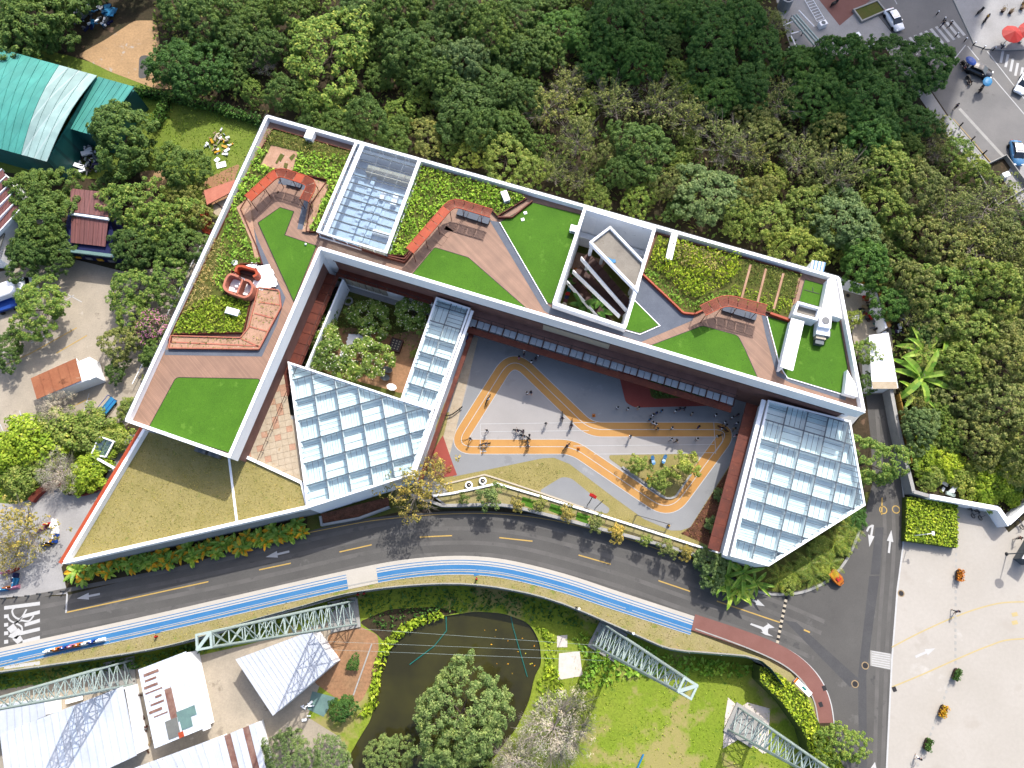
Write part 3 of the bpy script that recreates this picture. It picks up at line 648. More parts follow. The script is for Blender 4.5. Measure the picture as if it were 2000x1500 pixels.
PROTO = {}; mt['twig_bark'] = M('pale_twig_bark', C(206, 194, 178), C(180, 168, 154), 2, .9, .2, 6)
def proto(kind, seed, Rr, hz, ncl, rc, per, leaf, base, mat, asp=.62, low=-.25, fill=.72, lob=.2, limbs=6, r0=.22, twigs=0, lmat=None, extra=None):
    c, n = crown_pts(seed, Rr, hz, ncl, rc, per, base, low, fill, lob); g = np.random.default_rng(seed+5)
    sz = g.uniform(leaf*.7, leaf*1.3, len(c)); mats, mi = [mat], None
    if extra:                               # blossoms: (material, share, size, near the outside)
        m2, sh, s2 = extra; top = np.where(n[:, 2] > .2)[0]; k = int(len(c)*sh); pick = g.choice(top, k, replace=False)
        mi = np.zeros(len(c)); mi[pick] = 1; sz[pick] = s2; c[pick] += n[pick]*.12; mats = [mat, m2]
    me = leaf_mesh(kind+'_crown', c, n, sz, asp, seed, mats=mats, mi=mi)
    PROTO.setdefault(kind, []).append((me, limb_mesh(kind+'_trunk', seed, Rr, base, hz, limbs, r0, lmat, twigs), Rr, base, hz))
for s in range(4): proto('broad', 10+s, 5, .62, 240, .56, 60, .33, 3.6, lf['dark'], lob=.24)
for s in range(2): proto('large', 20+s, 8, .5, 520, .64, 56, .37, 4.5, lf['dark'], r0=.35, limbs=8, lob=.26)
for s in range(3): proto('fine', 30+s, 5, .6, 210, .52, 46, .32, 3.4, lf['lime'], lob=.26, twigs=2)
for s in range(3): proto('thin', 40+s, 5, .6, 130, .6, 15, .34, 3.4, lf['olive'], fill=.35, lob=.28, limbs=12, twigs=14, lmat=mt['twig_bark'])
for s in range(2): proto('bare', 50+s, 5, .7, 110, .8, 40, .3, 3.2, lf['twig'], asp=.16, fill=.35, limbs=16, twigs=30, lmat=mt['twig_bark'])
for s in range(2): proto('feather', 60+s, 7, .5, 330, .62, 66, .34, 4.0, lf['feather'], asp=.4, lob=.12, r0=.3)
for s in range(3): proto('shrub', 70+s, 3, .55, 60, .75, 70, .34, .6, lf['hedge'], low=.05, limbs=4, r0=.08)
for s in range(3): proto('young', 80+s, 2, .7, 46, .45, 40, .28, 1.8, lf['mid'], fill=.4, lob=.3, limbs=6, r0=.07, twigs=2)
for s in range(2): proto('plumeria', 90+s, 2.6, .6, 80, .5, 62, .34, 1.4, lf['plum'], asp=.42, limbs=7, r0=.12, extra=(lf['white'], .045, .26))
proto('blossom', 95, 3, .6, 60, .6, 50, .32, 2.2, lf['mid'], fill=.5, limbs=6, r0=.1, extra=(lf['pink'], .3, .3))
proto('round', 97, 1.2, .85, 40, .35, 60, .2, .5, lf['glossy'], lob=.05, limbs=4, r0=.05)
TREES = {}
def tree(kind, px, py, rpx, z0=0.0, label='', cat='tree', group=None, mat=None, name=None, hs=1.0, v=None):
    P = PROTO[kind]; me, tk, Rr, base, hz = P[rnd.randrange(len(P)) if v is None else v % len(P)]
    r0 = rpx*CAM_H/FPX*1.12; sc = r0/Rr; zc = z0+(base+Rr*hz*.55)*sc*hs
    c = W(px, py, zc); d = math.hypot(c.x, c.y, CAM_H-zc); sc = (rpx*d/(FPX*math.hypot(1, (py-750)/FPX)))/Rr/1.27
    zc = z0+(base+Rr*hz*.55)*sc*hs; c = W(px, py, zc)
    t = thing(name or (kind_name.get(kind, 'tree')), label, cat, (c.x, c.y, z0), group, rnd.uniform(0, 6.28)); t.scale = (sc, sc, sc*hs)
    for nm, m in (('trunk', tk), ('crown', me)):
        o = bpy.data.objects.new(nm, m); COL.objects.link(o); o.parent = t
        if nm == 'crown' and mat is not None:
            o.material_slots[0].link = 'OBJECT'; o.material_slots[0].material = mat
    return t
kind_name = dict(broad='broadleaf_tree', large='broadleaf_tree', fine='light_leaved_tree', thin='sparse_tree', bare='bare_tree', feather='feathery_tree', shrub='shrub', young='young_tree', plumeria='frangipani_tree', blossom='blossom_tree', round='clipped_bush')
def scatter(px, z, dens, seed=0, holes=()):
    """random points on a px polygon laid at height z"""
    P = [(p.x, p.y) for p in WP(px, z)]; g = np.random.default_rng(seed); A = np.array(P); lo, hi = A.min(0), A.max(0)
    n = int((hi[0]-lo[0])*(hi[1]-lo[1])*dens); q = g.uniform(lo, hi, (n, 2)); x, y = q[:, 0], q[:, 1]
    def ins(poly):
        ok = np.zeros(n, bool); j = len(poly)-1
        for i in range(len(poly)):
            xi, yi = poly[i]; xj, yj = poly[j]
            with np.errstate(divide='ignore', invalid='ignore'): ok ^= ((yi > y) != (yj > y)) & (x < (xj-xi)*(y-yi)/(yj-yi)+xi)
            j = i
        return ok
    ok = ins(P)
    for h in holes: ok &= ~ins([(p.x, p.y) for p in WP(h, z)])
    return q[ok]
def leafbed(name, px, z, dens, size, hgt, mat, seed=1, asp=.5, up=.9, wob=.35, holes=(), clump=0.0, parent=None):
    """low planting: many leaf blades over a bed"""
    q = scatter(px, z, dens, seed, holes); g = np.random.default_rng(seed+1); n = len(q)
    if n == 0: return None
    hh = g.uniform(.15, 1, n)*hgt
    if clump:
        f = .5+.5*np.sin(q[:, 0]*clump+np.sin(q[:, 1]*clump*.7)*1.7)*np.sin(q[:, 1]*clump*1.1+np.sin(q[:, 0]*clump*.6)*1.9)
        keep = g.random(n) < .35+.65*f; q, hh, f = q[keep], hh[keep]*(.4+.8*f[keep]), f[keep]; n = len(q)
    c = np.column_stack([q, z+hh]); N = np.column_stack([g.normal(size=(n, 2))*wob*2, np.full(n, up)])
    o0 = Vector((float(c[:, 0].mean()), float(c[:, 1].mean()), z)); c = c-np.array(o0)
    me = leaf_mesh(name, c, N, g.uniform(.6, 1.35, n)*size, asp, seed, mat)
    return tag(place(name, me, o0, parent), kind='stuff')
def blade_leaf(mb, base, th, L, w, rise, droop, fold=.25, m=0, seg=6, tilt=0.0):
    """one long leaf with a keel: leaves base at angle th, rises, then droops"""
    d = Vector((math.cos(th), math.sin(th), 0)); s = Vector((-d.y, d.x, 0)); pts = []
    for i in range(seg+1):
        t = i/seg; p = base+d*L*(t*(1-.15*droop*t))+Vector((0, 0, rise*L*t-droop*L*t*t))
        ww = w*math.sin(math.pi*min(1, .12+.86*t))**.7*(1 if i < seg else .15); pts.append((p, ww))
    for (p, a), (q, b) in zip(pts, pts[1:]):
        up = Vector((0, 0, fold)); mb.face([p, q, q+s*b/2+up*b, p+s*a/2+up*a], m); mb.face([p, p-s*a/2+up*a, q-s*b/2+up*b, q], m)
def plant(kind, seed, n, L, w, h, mats, **k):
    g = random.Random(seed); mb = MB()
    for i in range(n):
        th = 2.4*i+g.uniform(-.3, .3); f = i/n
        blade_leaf(mb, Vector((0, 0, h*g.uniform(.7, 1))), th, L*g.uniform(.7, 1.1), w*g.uniform(.8, 1.2), k.get('rise', .7)*(1.25-.9*f), k.get('droop', .55)*g.uniform(.8, 1.2), .25, g.randrange(len(mats)) if len(mats) > 1 and g.random() < k.get('mixp', 1) else 0)
    me = bpy.data.meshes.new(kind+'_leaves'); me.from_pydata(mb.v, [], mb.f)
    for x in mats: me.materials.append(x)
    me.polygons.foreach_set('material_index', mb.m); me.update()
    st = MB(); st.tube((0, 0, -.1), (0, 0, h), .14*L/2, .09*L/2, 7); sm = bpy.data.meshes.new(kind+'_stem'); sm.from_pydata(st.v, [], st.f); sm.materials.append(mt['bark']); sm.update()
    PROTO.setdefault(kind, []).append((me, sm))
for s in range(3): plant('banana', s, 10, 2.3, .42, 1.2, [lf['banana']], rise=.75, droop=.6)
for s in range(3): plant('croton', 10+s, 16, 1.15, .38, .5, [lf['banana'], lf['banana'], lf['croton']], rise=.8, droop=.55)
for s in range(2): plant('traveller', 20+s, 9, 2.0, .7, .8, [lf['deep']], rise=.9, droop=.5)
def palm_proto(kind, seed, nf, L, h, mat):
    g = random.Random(seed); mb = MB()
    for i in range(nf):
        th = 2.4*i; rise = g.uniform(.25, .8); droop = g.uniform(.5, .8); d = Vector((math.cos(th), math.sin(th), 0)); s = Vector((-d.y, d.x, 0))
        P = [Vector((0, 0, h))+d*L*t+Vector((0, 0, rise*L*t-droop*L*t*t)) for t in [j/10 for j in range(11)]]
        for j in range(10):
            mb.tube(P[j], P[j+1], .025, .02, 3, cap=False)
            for sg in (-1, 1):
                for q in (.3, .8):
                    a = P[j].lerp(P[j+1], q); t = (j+q)/10; ll = L*.22*math.sin(math.pi*(.12+.85*t)); e = a+(s*sg*.9+d*.55).normalized()*ll+Vector((0, 0, -.25*ll)); w_ = d*.03*L
                    mb.face([a-w_*.4, a+w_*.4, e+w_*.1, e-w_*.1])
    me = bpy.data.meshes.new(kind+'_fronds'); me.from_pydata(mb.v, [], mb.f); me.materials.append(mat); me.update()
    st = MB(); st.tube((0, 0, -.1), (0, 0, h), .12, .09, 7); sm = bpy.data.meshes.new(kind+'_stem'); sm.from_pydata(st.v, [], st.f); sm.materials.append(mt['bark']); sm.update()
    PROTO.setdefault(kind, []).append((me, sm))
for s in range(3): palm_proto('palm', s, 8, 1.9, .9, lf['palm'])
def put_plant(kind, px, py, z0, sc, name, label, cat='plant', group=None, zc=None, mat=None):
    me, sm = PROTO[kind][rnd.randrange(len(PROTO[kind]))]; c = W(px, py, z0+(1.0*sc if zc is None else zc))
    t = thing(name, label, cat, (c.x, c.y, z0), group, rnd.uniform(0, 6.28)); s_ = sc*rnd.uniform(.88, 1.12); t.scale = (s_, s_, s_)
    for nm, m in (('leaves', me), ('stem', sm)):
        o = bpy.data.objects.new(nm, m); COL.objects.link(o); o.parent = t
        if mat is not None and nm == 'leaves': o.material_slots[0].link = 'OBJECT'; o.material_slots[0].material = mat
    return t
# ================================================================ THE SCHOOL
ZR, ZP, ZC, ZT, ZTP = 10.7, 11.8, 1.4, 6.0, 7.1
def xy(p): return [(q[0], q[1]) for q in p]
OUT = [(520, 224), (1640, 541), (1691, 806), (626, 487), (449, 894), (243, 822)]
OW = xy(WP(OUT, ZP))
school = thing('school_building', 'L-shaped white school block with lawns, decking and planted gardens on its roof', 'school', (W(1000, 520, 0).x, W(1000, 520, 0).y, 0))
WELL = [(1141, 404), (1281, 446), (1222, 642), (1079, 594)]
SKY = [(695, 278), (821, 313), (755, 493), (620, 452)]
wellw = xy(WP(WELL, ZR+1.4)); skyw = xy(WP(SKY, ZR+1.7))
inw = [v for v in shrink(OW, .3)]
loops = [[Vector((p.x, p.y, 0)) for p in shrink(OW, .2)], [Vector((p[0], p[1], 0)) for p in wellw], [Vector((p[0], p[1], 0)) for p in skyw]]
fl = [v for l in loops for v in l]; mb = MB()
for t in tessellate_polygon(loops): mb.sheet([fl[i] for i in t], ZR)
mb.build('roof_deck', mt['deck'], school)
mb = MB(); inner = shrink(OW, .12); n = len(inner)
mb.band([(p.x, p.y) for p in shrink(OW, .62)], .5, 0, ZR-.02, 0, True); mb.build('wall', mt['wall_grey'], school)
mb = MB(); mb.band([(p.x, p.y) for p in shrink(OW, .17)], .34, 9.1, ZP-.1, 0, True); mb.build('parapet', mt['wall_grey'], school)
def coping(line, parent, z, w=.42, step=1.55, m='white_clean', closed=True, name='coping_slab', h=.1):
    P = [Vector((p[0], p[1])) for p in line]
    for a, b in zip(P, P[1:]+(P[:1] if closed else [])):
        L = (b-a).length; k = max(1, round(L/step))
        for i in range(k):
            p, q = a.lerp(b, i/k), a.lerp(b, (i+1)/k); g = (b-a).normalized()*.02
            mb = MB(); mb.seg(p+g, q-g, w, z-h, z+rnd.uniform(-.006, .006)); mb.build(name, mt[m], parent)
coping([(p.x, p.y) for p in shrink(OW, .18)], school, ZP, step=2.6)
mb = MB()
for a, b in ((0, 1), (5, 0)):
    p, q = Vector(OW[a]), Vector(OW[b]); k = int((q-p).length/2.6)
    for i in range(1, k):
        c = p.lerp(q, i/k); mb.tube((c.x, c.y, ZP), (c.x, c.y, ZP+.18), .025, .025, 4)
    d = (q-p).normalized(); mb.tube((p.x, p.y, ZP+.17), (q.x, q.y, ZP+.17), .02, .02, 4)
mb.build('safety_rail', mt['steel_grey'], school)
def patch(name, px, m, z=ZR+.02, parent=None, rr=0, thick=0):
    mb = MB(); p = xy(WP(px, z))
    if rr: p = xy(round_line(p, rr))
    if thick: mb.prism(p, z-.02, z+thick)
    else: mb.sheet([(a, b, z) for a, b in p])
    return mb.build(name, mt[m], parent or school)
def edging(px, m, w, z0, z1, closed=True, rr=0, name='edging', parent=None, zz=None):
    p = xy(WP(px, z0 if zz is None else zz))
    if rr: p = xy(round_line(p, rr, closed))
    mb = MB(); mb.band(p, w, z0, z1, 0, closed); return mb.build(name, mt[m], parent or school)
LAWNS = [([(344, 737), (509, 740), (453, 886), (290, 836)], .5), ([(504, 435), (547, 405), (574, 413), (556, 459), (618, 480), (574, 589)], .05),
         ([(849, 483), (915, 503), (1036, 609), (804, 537)], .3), ([(975, 435), (1042, 396), (1138, 420), (1077, 594), (1069, 591)], .1), ([(1239, 587), (1288, 635), (1250, 651), (1221, 643)], .35),
         ([(1372, 636), (1441, 655), (1454, 680), (1482, 743), (1265, 677)], .5), ([(1498, 618), (1542, 631), (1522, 712)], .1), ([(1562, 636), (1640, 628), (1660, 745), (1650, 770), (1536, 737), (1528, 716)], .2), ([(1572, 546), (1612, 557), (1602, 600), (1561, 588)], .05)]
for px, r in LAWNS:
    patch('lawn', px, 'turf', ZR+.06, None, r, .02); edging(px, 'dark', .07, ZR, ZR+.1, True, r, 'lawn_edging', zz=ZR+.06)
GREY = [(956, 430), (976, 434), (1069, 594), (1078, 602), (1150, 626), (1222, 647), (1250, 654), (1290, 636), (1238, 586), (1256, 538), (1336, 613), (1358, 613), (1352, 626), (1252, 668), (1215, 656), (1072, 613), (1062, 606)]
patch('rubber_path', GREY, 'rubber_blue', ZR+.012)
for line, w in (([(476, 407), (500, 473), (521, 519), (552, 582), (535, 634), (508, 691), (322, 688)], .75), ([(1491, 612), (1500, 655), (1521, 731), (1546, 744), (1652, 778)], .6), ([(598, 388), (586, 448)], .8), ([(545, 352), (608, 368)], 1.0)):
    mb = MB(); mb.band(xy(WP(line, ZR+.014)), w, ZR+.014, ZR+.014); mb.build('rubber_path', mt['rubber_blue'], school)
for line in ([(1069, 594), (976, 434)], [(1222, 645), (1250, 653), (1289, 636), (1239, 586)], [(1498, 618), (1523, 714), (1538, 738), (1651, 772)]):
    mb = MB(); mb.band(xy(WP(line, ZR+.1)), .1, ZR, ZR+.12); mb.build('path_edging', mt['white_clean'], school)
# ---- planted beds
A1 = [(534, 251), (691, 296), (646, 396), (619, 453), (598, 452), (606, 400), (640, 352), (606, 344), (540, 330), (486, 382), (470, 408), (500, 478), (512, 515), (470, 515), (452, 530), (440, 575), (490, 585), (476, 650), (342, 652), (336, 656), (335, 668), (329, 664), (487, 330)]
B2 = [(824, 325), (985, 371), (1028, 388), (972, 422), (958, 408), (884, 392), (868, 405), (803, 485), (790, 500), (757, 497), (786, 420)]
B3 = [(1283, 457), (1448, 502), (1565, 535), (1543, 622), (1500, 610), (1410, 582), (1376, 606), (1357, 612), (1336, 612), (1256, 536), (1262, 520)]
for px, nm in ((A1, 'west'), (B2, 'mid'), (B3, 'east')):
    patch('planting_bed', px, 'soil_bed', ZR+.22, None, 0, .01); edging(px, 'rust', .1, ZR, ZR+.42, True, 0, 'bed_edging', zz=ZR+.3)
PK1 = [(530, 284), (583, 297), (570, 337), (510, 322)]; PK2 = [(612, 350), (643, 360), (622, 412), (603, 455), (590, 452), (604, 400)]
PK3 = [(505, 562), (545, 567), (549, 600), (506, 682), (330, 680), (334, 656), (470, 660), (486, 640)]
PK4 = [(462, 405), (486, 385), (500, 474), (508, 505), (498, 505), (490, 470)]
for q in (PK1, PK2, PK3, PK4): patch('pink_paving', q, 'pink_pave', ZR+.25, None, 0, .03)
for a, b in (((507, 590), (548, 596)), ((497, 612), (535, 622)), ((488, 638), (524, 648)), ((331, 668), (508, 676)), ((470, 661), (508, 678))):
    mb = MB(); mb.seg(*WP([a, b], ZR+.3), .16, ZR+.2, ZR+.34); mb.build('bed_divider', mt['coral_pale'], school)
edging(PK3, 'coral_pale', .14, ZR+.1, ZR+.45, True, .2, 'bed_edging', zz=ZR+.3)
edging([(1256, 536), (1300, 577), (1335, 611), (1357, 613), (1372, 606)], 'coral', .22, ZR, ZR+.5, False, .3, 'bed_edging', zz=ZR+.4)
edging([(757, 499), (790, 506), (803, 490), (620, 455)][:3], 'rust', .2, ZR, ZR+.5, False, .2, 'bed_edging', zz=ZR+.4)
edging([(1504, 612), (1543, 626)], 'coral', .3, ZR, ZR+.6, False, 0, 'bed_edging', zz=ZR+.4)
edging([(620, 457), (757, 503), (790, 512), (806, 492)], 'rust', .14, ZR, ZR+.6, False, .2, 'bed_edging', zz=ZR+.4)
edging([(972, 424), (1000, 424), (1040, 392)], 'rust', .16, ZR, ZR+.5, False, .2, 'bed_edging', zz=ZR+.4)
for a, b in (((1466, 517), (1448, 584)), ((1496, 525), (1479, 592)), ((1530, 534), (1511, 604)), ((1562, 543), (1543, 618))):
    mb = MB(); mb.seg(*WP([a, b], ZR+.3), .28, ZR+.2, ZR+.36); mb.build('bed_divider', mt['pink_pave'], school)
A1n = [(526, 250), (690, 298), (668, 350), (600, 335), (585, 296), (530, 280), (512, 300), (505, 290)]
HOLES = [PK1, PK2, PK3, PK4]
leafbed('bed_planting', [(505, 290), (688, 305), (646, 396), (619, 453), (606, 448), (640, 352), (606, 344), (575, 336), (540, 330), (520, 345), (486, 382), (470, 405), (440, 440), (470, 360)], ZR+.25, 26, .46, .55, lf['bed'], 3, holes=HOLES, clump=1.5, wob=.3)
leafbed('bed_planting', [(524, 252), (690, 299), (680, 325), (600, 300), (530, 282), (512, 290)], ZR+.25, 30, .4, .5, lf['herb'], 4, holes=HOLES, wob=.4, asp=.25)
leafbed('bed_planting', [(440, 440), (470, 405), (500, 478), (510, 515), (470, 513), (450, 545), (438, 575), (418, 545), (430, 480)], ZR+.25, 26, .44, .5, lf['bed'], 5, clump=1.6, holes=HOLES)
leafbed('bed_planting', [(420, 462), (442, 470), (432, 540), (400, 600), (376, 604), (350, 628), (385, 545)], ZR+.25, 30, .4, .5, lf['thatch'], 6, wob=.5, asp=.2)
leafbed('bed_planting', [(376, 596), (408, 580), (440, 578), (490, 588), (474, 650), (343, 652), (348, 630)], ZR+.25, 34, .4, .55, lf['hedge'], 7, wob=.4)
leafbed('bed_planting', B2, ZR+.25, 34, .42, .6, lf['bed'], 8, clump=1.1, wob=.4)
leafbed('bed_planting', [(824, 325), (985, 371), (1028, 388), (960, 395), (880, 380), (820, 350)], ZR+.25, 14, .4, .6, lf['herb'], 9, wob=.5, asp=.3)
H3 = [(1284, 466), (1310, 470), (1448, 500), (1446, 530), (1412, 560), (1352, 588), (1300, 545), (1266, 512)]
leafbed('roof_hedge', H3, ZR+.25, 34, .42, 1.3, lf['hedge'], 10, clump=.9, wob=.5)
leafbed('roof_hedge', [(1308, 472), (1420, 500), (1400, 530), (1330, 520)], ZR+1.0, 16, .4, .6, lf['thatch'], 11, wob=.5, asp=.35)
leafbed('bed_planting', [(1262, 520), (1300, 548), (1352, 592), (1412, 566), (1440, 575), (1376, 604), (1336, 610), (1258, 538)], ZR+.25, 26, .36, .4, lf['bed'], 12, clump=1.4)
leafbed('bed_planting', [(1450, 506), (1564, 537), (1552, 585), (1434, 550)], ZR+.25, 36, .32, .4, lf['mid'], 13, wob=.5, asp=.3, holes=[[(1462, 515), (1470, 517), (1452, 586), (1444, 584)], [(1492, 523), (1500, 525), (1483, 594), (1475, 592)], [(1526, 532), (1534, 534), (1515, 606), (1507, 604)]])
leafbed('bed_planting', [(1430, 556), (1550, 588), (1543, 616), (1500, 606), (1420, 580)], ZR+.25, 30, .34, .45, lf['hedge'], 14, clump=1.7, holes=[[(1452, 550), (1460, 552), (1452, 586), (1444, 584)], [(1484, 560), (1492, 562), (1483, 594), (1475, 592)], [(1517, 570), (1525, 572), (1515, 606), (1507, 604)]])
leafbed('bed_planting', PK3, ZR+.28, 5, .3, .25, lf['herb'], 15, asp=.3); leafbed('bed_planting', PK2, ZR+.28, 5, .3, .2, lf['herb'], 16, asp=.3)
# soil trays on the little paved square
for q in ([(545, 312), (552, 302), (556, 303), (548, 316)], [(538, 318), (548, 300), (552, 301), (541, 320)], [(565, 308), (574, 300), (577, 303), (570, 314)], [(556, 318), (563, 320), (560, 330), (554, 326)]):
    patch('soil_tray', q, 'herb_soil' if 'herb_soil' in mt else 'soil_bed', ZR+.3, None, 0, .05)
# white irregular flagstones by the play seat
for i in range(26):
    x, y = rnd.uniform(455, 540), rnd.uniform(507, 566)
    if not inside((x, y), [(458, 512), (480, 508), (530, 522), (542, 556), (500, 563), (500, 525), (462, 522)]): continue
    c = W(x, y, ZR+.28); mb = MB(); k = rnd.randrange(4, 7); r = rnd.uniform(.35, .62); a0 = rnd.uniform(0, 6)
    mb.prism([(c.x+r*math.cos(a0+6.283*j/k)*rnd.uniform(.75, 1.1), c.y+r*math.sin(a0+6.283*j/k)*rnd.uniform(.75, 1.1)) for j in range(k)], ZR+.2, ZR+.28+.012*rnd.random()+.002*i); mb.build('flagstone', mt['white_clean'], school)
patch('flagstone_bed', [(505, 520), (526, 516), (543, 556), (512, 565), (498, 560)], 'white', ZR+.24, None, 0, .02)
# ---- coral play seats
seat = thing('play_house', 'open coral play house with two white rooms and rounded walls on the roof garden', 'play house', W(471, 552, ZR+.24).xy.to_3d()+Vector((0, 0, ZR+.24)))
zt = ZR+1.6
mb = MB(); mb.sheet(WP([(446, 541), (462, 538), (490, 548), (492, 565), (482, 577), (442, 566)], ZR+.27)); mb.build('play_floor', mt['white_clean'], seat)
mb = MB(); mb.band(xy(round_line(WP([(466, 540), (449, 534), (441, 544), (436, 561), (444, 569), (478, 581), (489, 575), (494, 558), (488, 549), (478, 546)], zt), .5, False)), .3, ZR+.24, zt); mb.build('play_wall', mt['coral_pale'], seat)
mb = MB(); mb.band(xy(WP([(474, 545), (462, 575)], zt)), .25, ZR+.24, zt); mb.build('play_wall', mt['coral_pale'], seat)
for q in ((462, 560), (470, 556)):
    c = W(*q, ZR+.5); mb = MB(); mb.ball((c.x, c.y, ZR+.5), .25); mb.build('play_cushion', mt['white_clean'], seat)
b2 = thing('play_bench', 'coral bench shelter with a rounded back wall above the white flagstones', 'bench', W(480, 527, ZR+.24).xy.to_3d()+Vector((0, 0, ZR+.24)))
mb = MB(); mb.band(xy(round_line(WP([(460, 531), (462, 520), (472, 519), (500, 527), (502, 536), (494, 540)], zt), .3, False)), .34, ZR+.24, zt); mb.build('back_wall', mt['coral'], b2)
mb = MB(); mb.seg(*WP([(463, 526), (498, 536)], ZR+.6), .7, ZR+.24, ZR+.68); mb.build('seat', mt['rust_dark'], b2)
def vent(px, label, dims=(1.8, .9, .8), rz=-.28, base=ZR+.25, m='white_clean', name='vent_box'):
    c = W(*px, base+dims[2]); t = thing(name, label, 'vent', (c.x, c.y, base), 'white vent boxes on the roof garden', rz)
    mb = MB(); mb.box((0, 0, dims[2]/2-.05), (dims[0]*.9, dims[1]*.9, dims[2]-.1)); mb.build('vent_body', mt['wall_grey'], t, True)
    mb = MB(); mb.loft([[(sx*dims[0]/2, sy*dims[1]/2, dims[2]-.1) for sx, sy in ((-1, -1), (1, -1), (1, 1), (-1, 1))], [(sx*dims[0]/2, sy*dims[1]/2, dims[2]-.03) for sx, sy in ((-1, -1), (1, -1), (1, 1), (-1, 1))], [(sx*dims[0]*.46, sy*dims[1]*.44, dims[2]+.02) for sx, sy in ((-1, -1), (1, -1), (1, 1), (-1, 1))]]); mb.build('vent_lid', mt[m], t, True)
    mb = MB()
    for k in range(3): mb.box((0, -dims[1]*.46, .2+k*.15), (dims[0]*.6, .04, .06))
    mb.build('louvre', mt['steel_grey'], t, True); return t
vent((453, 608), 'white vent box on the grass in front of the coral play house')
vent((604, 262), 'white vent box against the north parapet left of the skylight', (1.2, 1.4, 1.1))
vent((987, 382), 'small white vent box at the right end of the middle roof bed', (.9, 1.6, .9), .35)
vent((1122, 446), 'white vent box on the lawn beside the light well wall', (1.2, 1.0, .7))
vent((1312, 481), 'long white vent duct running from the parapet into the roof hedge', (.9, 3.9, 1.2), -.26)
for q in ((1026, 416), (1021, 429)):
    c = W(*q, ZR+.1); mb = MB(); mb.box((c.x, c.y, ZR+.12), (.45, .4, .1), .3); tag(mb.build('white_hatch', mt['white_clean']), 'small white hatch on the lawn right of the middle bed, %s' % ('upper of two' if q[1] < 420 else 'lower of two'), 'hatch', 'small hatches on the roof lawn')
c = W(597, 477, ZR+.2); mb = MB(); mb.ball((c.x, c.y, ZR+.22), .16); tag(mb.build('ball', mt['white_clean']), 'white ball on the lawn by the courtyard corner', 'ball')
# ---- pergolas
def pergola(px, label, w=1.25, solid=(), zt=ZR+2.6, rr=1.2):
    P = round_line(WP(px, zt), rr, False, 3); L = offset_line(P, w/2); Q = offset_line(P, -w/2); n = len(P); cum = [0]
    for a, b in zip(P, P[1:]): cum.append(cum[-1]+(b-a).length)
    c = P[n//2]; t = thing('pergola', label, 'pergola', (c.x, c.y, ZR), 'coral pergolas on the roof')
    def at(s, side):
        for k in range(n-1):
            if s <= cum[k+1] or k == n-2:
                f = (s-cum[k])/max(1e-6, cum[k+1]-cum[k]); return (L if side == 0 else Q)[k].lerp((L if side == 0 else Q)[k+1], f)
    m = max(3, round(cum[-1]/1.35)); st = cum[-1]/m
    for i in range(m):
        a, b = i*st+.04, (i+1)*st-.04; mid = (a+b)/2/cum[-1]
        sol = any(x <= mid <= y for x, y in solid); mb = MB(); dz = zt
        k = 12 if not sol else 1; xs = [a+(b-a)*j/k for j in range(k+1)]
        for x, y in zip(xs, xs[1:]):
            y2 = y if sol else x+(y-x)*.72
            A, B, Cc, D = at(x, 0), at(y2, 0), at(y2, 1), at(x, 1)
            if sol: mb.prism([A, at((x+y2)/2, 0), B, Cc, at((x+y2)/2, 1), D], dz, dz+.05)
            else: mb.prism([A, B, Cc, D], dz, dz+.05)
        if not sol:
            for f in (.33, .66):
                mb.seg(at(a, 0).lerp(at(a, 1), f), at(b, 0).lerp(at(b, 1), f), .05, dz-.04, dz-.002)
        mb.build('roof_panel', mt['coral' if sol else 'rust_light'], t)
    mb = MB()
    mb.band(L, .09, zt-.08, zt+.08); mb.band(Q, .09, zt-.08, zt+.08); mb.build('frame_rail', mt['coral'], t)
    for i in range(0, m+1, 2):
        for side in (0, 1):
            p = at(i*st, side); q = MB(); q.tube((p.x, p.y, ZR), (p.x, p.y, zt), .05, .05, 6); q.build('post', mt['rust'], t)
    return t
mt['rust_light'] = M('rust_orange_steel', C(176, 84, 54), C(150, 68, 44), .8, .6, .15, 5)
pergola([(484, 388), (543, 334), (612, 357), (594, 392)], 'coral pergola bent round three sides of a deck at the west end of the roof', 1.3, ((0, .36), (.62, .7)))
pergola([(800, 490), (884, 394), (960, 417)], 'coral pergola with one long solid leg beside the middle roof bed', 1.25, ((0, .55),))
pergola([(1372, 607), (1418, 585), (1497, 606)], 'coral pergola bent round a deck at the foot of the eastern roof bed', 1.5, ())
for px, w in (([(560, 355), (588, 362)], .8), ([(893, 412), (956, 432)], 1.0), ([(1412, 600), (1478, 620)], .9)):
    c = W(*px[0], ZR); t = thing('deck_bench', 'grey bench strip under the %s' % {560: 'western coral pergola', 893: 'middle coral pergola', 1412: 'eastern coral pergola'}[px[0][0]], 'bench', (c.x, c.y, ZR), 'benches under the pergolas'); a, b = WP(px, ZR+.45)
    k = 3
    for i in range(k):
        mb = MB(); mb.seg(a.lerp(b, i/k+.01), a.lerp(b, (i+1)/k-.01), w, ZR+.36, ZR+.45); mb.build('seat_slab', mt['rubber_blue'], t)
    mb = MB(); mb.seg(a, b, w*.7, ZR, ZR+.36); mb.build('bench_base', mt['dark'], t)
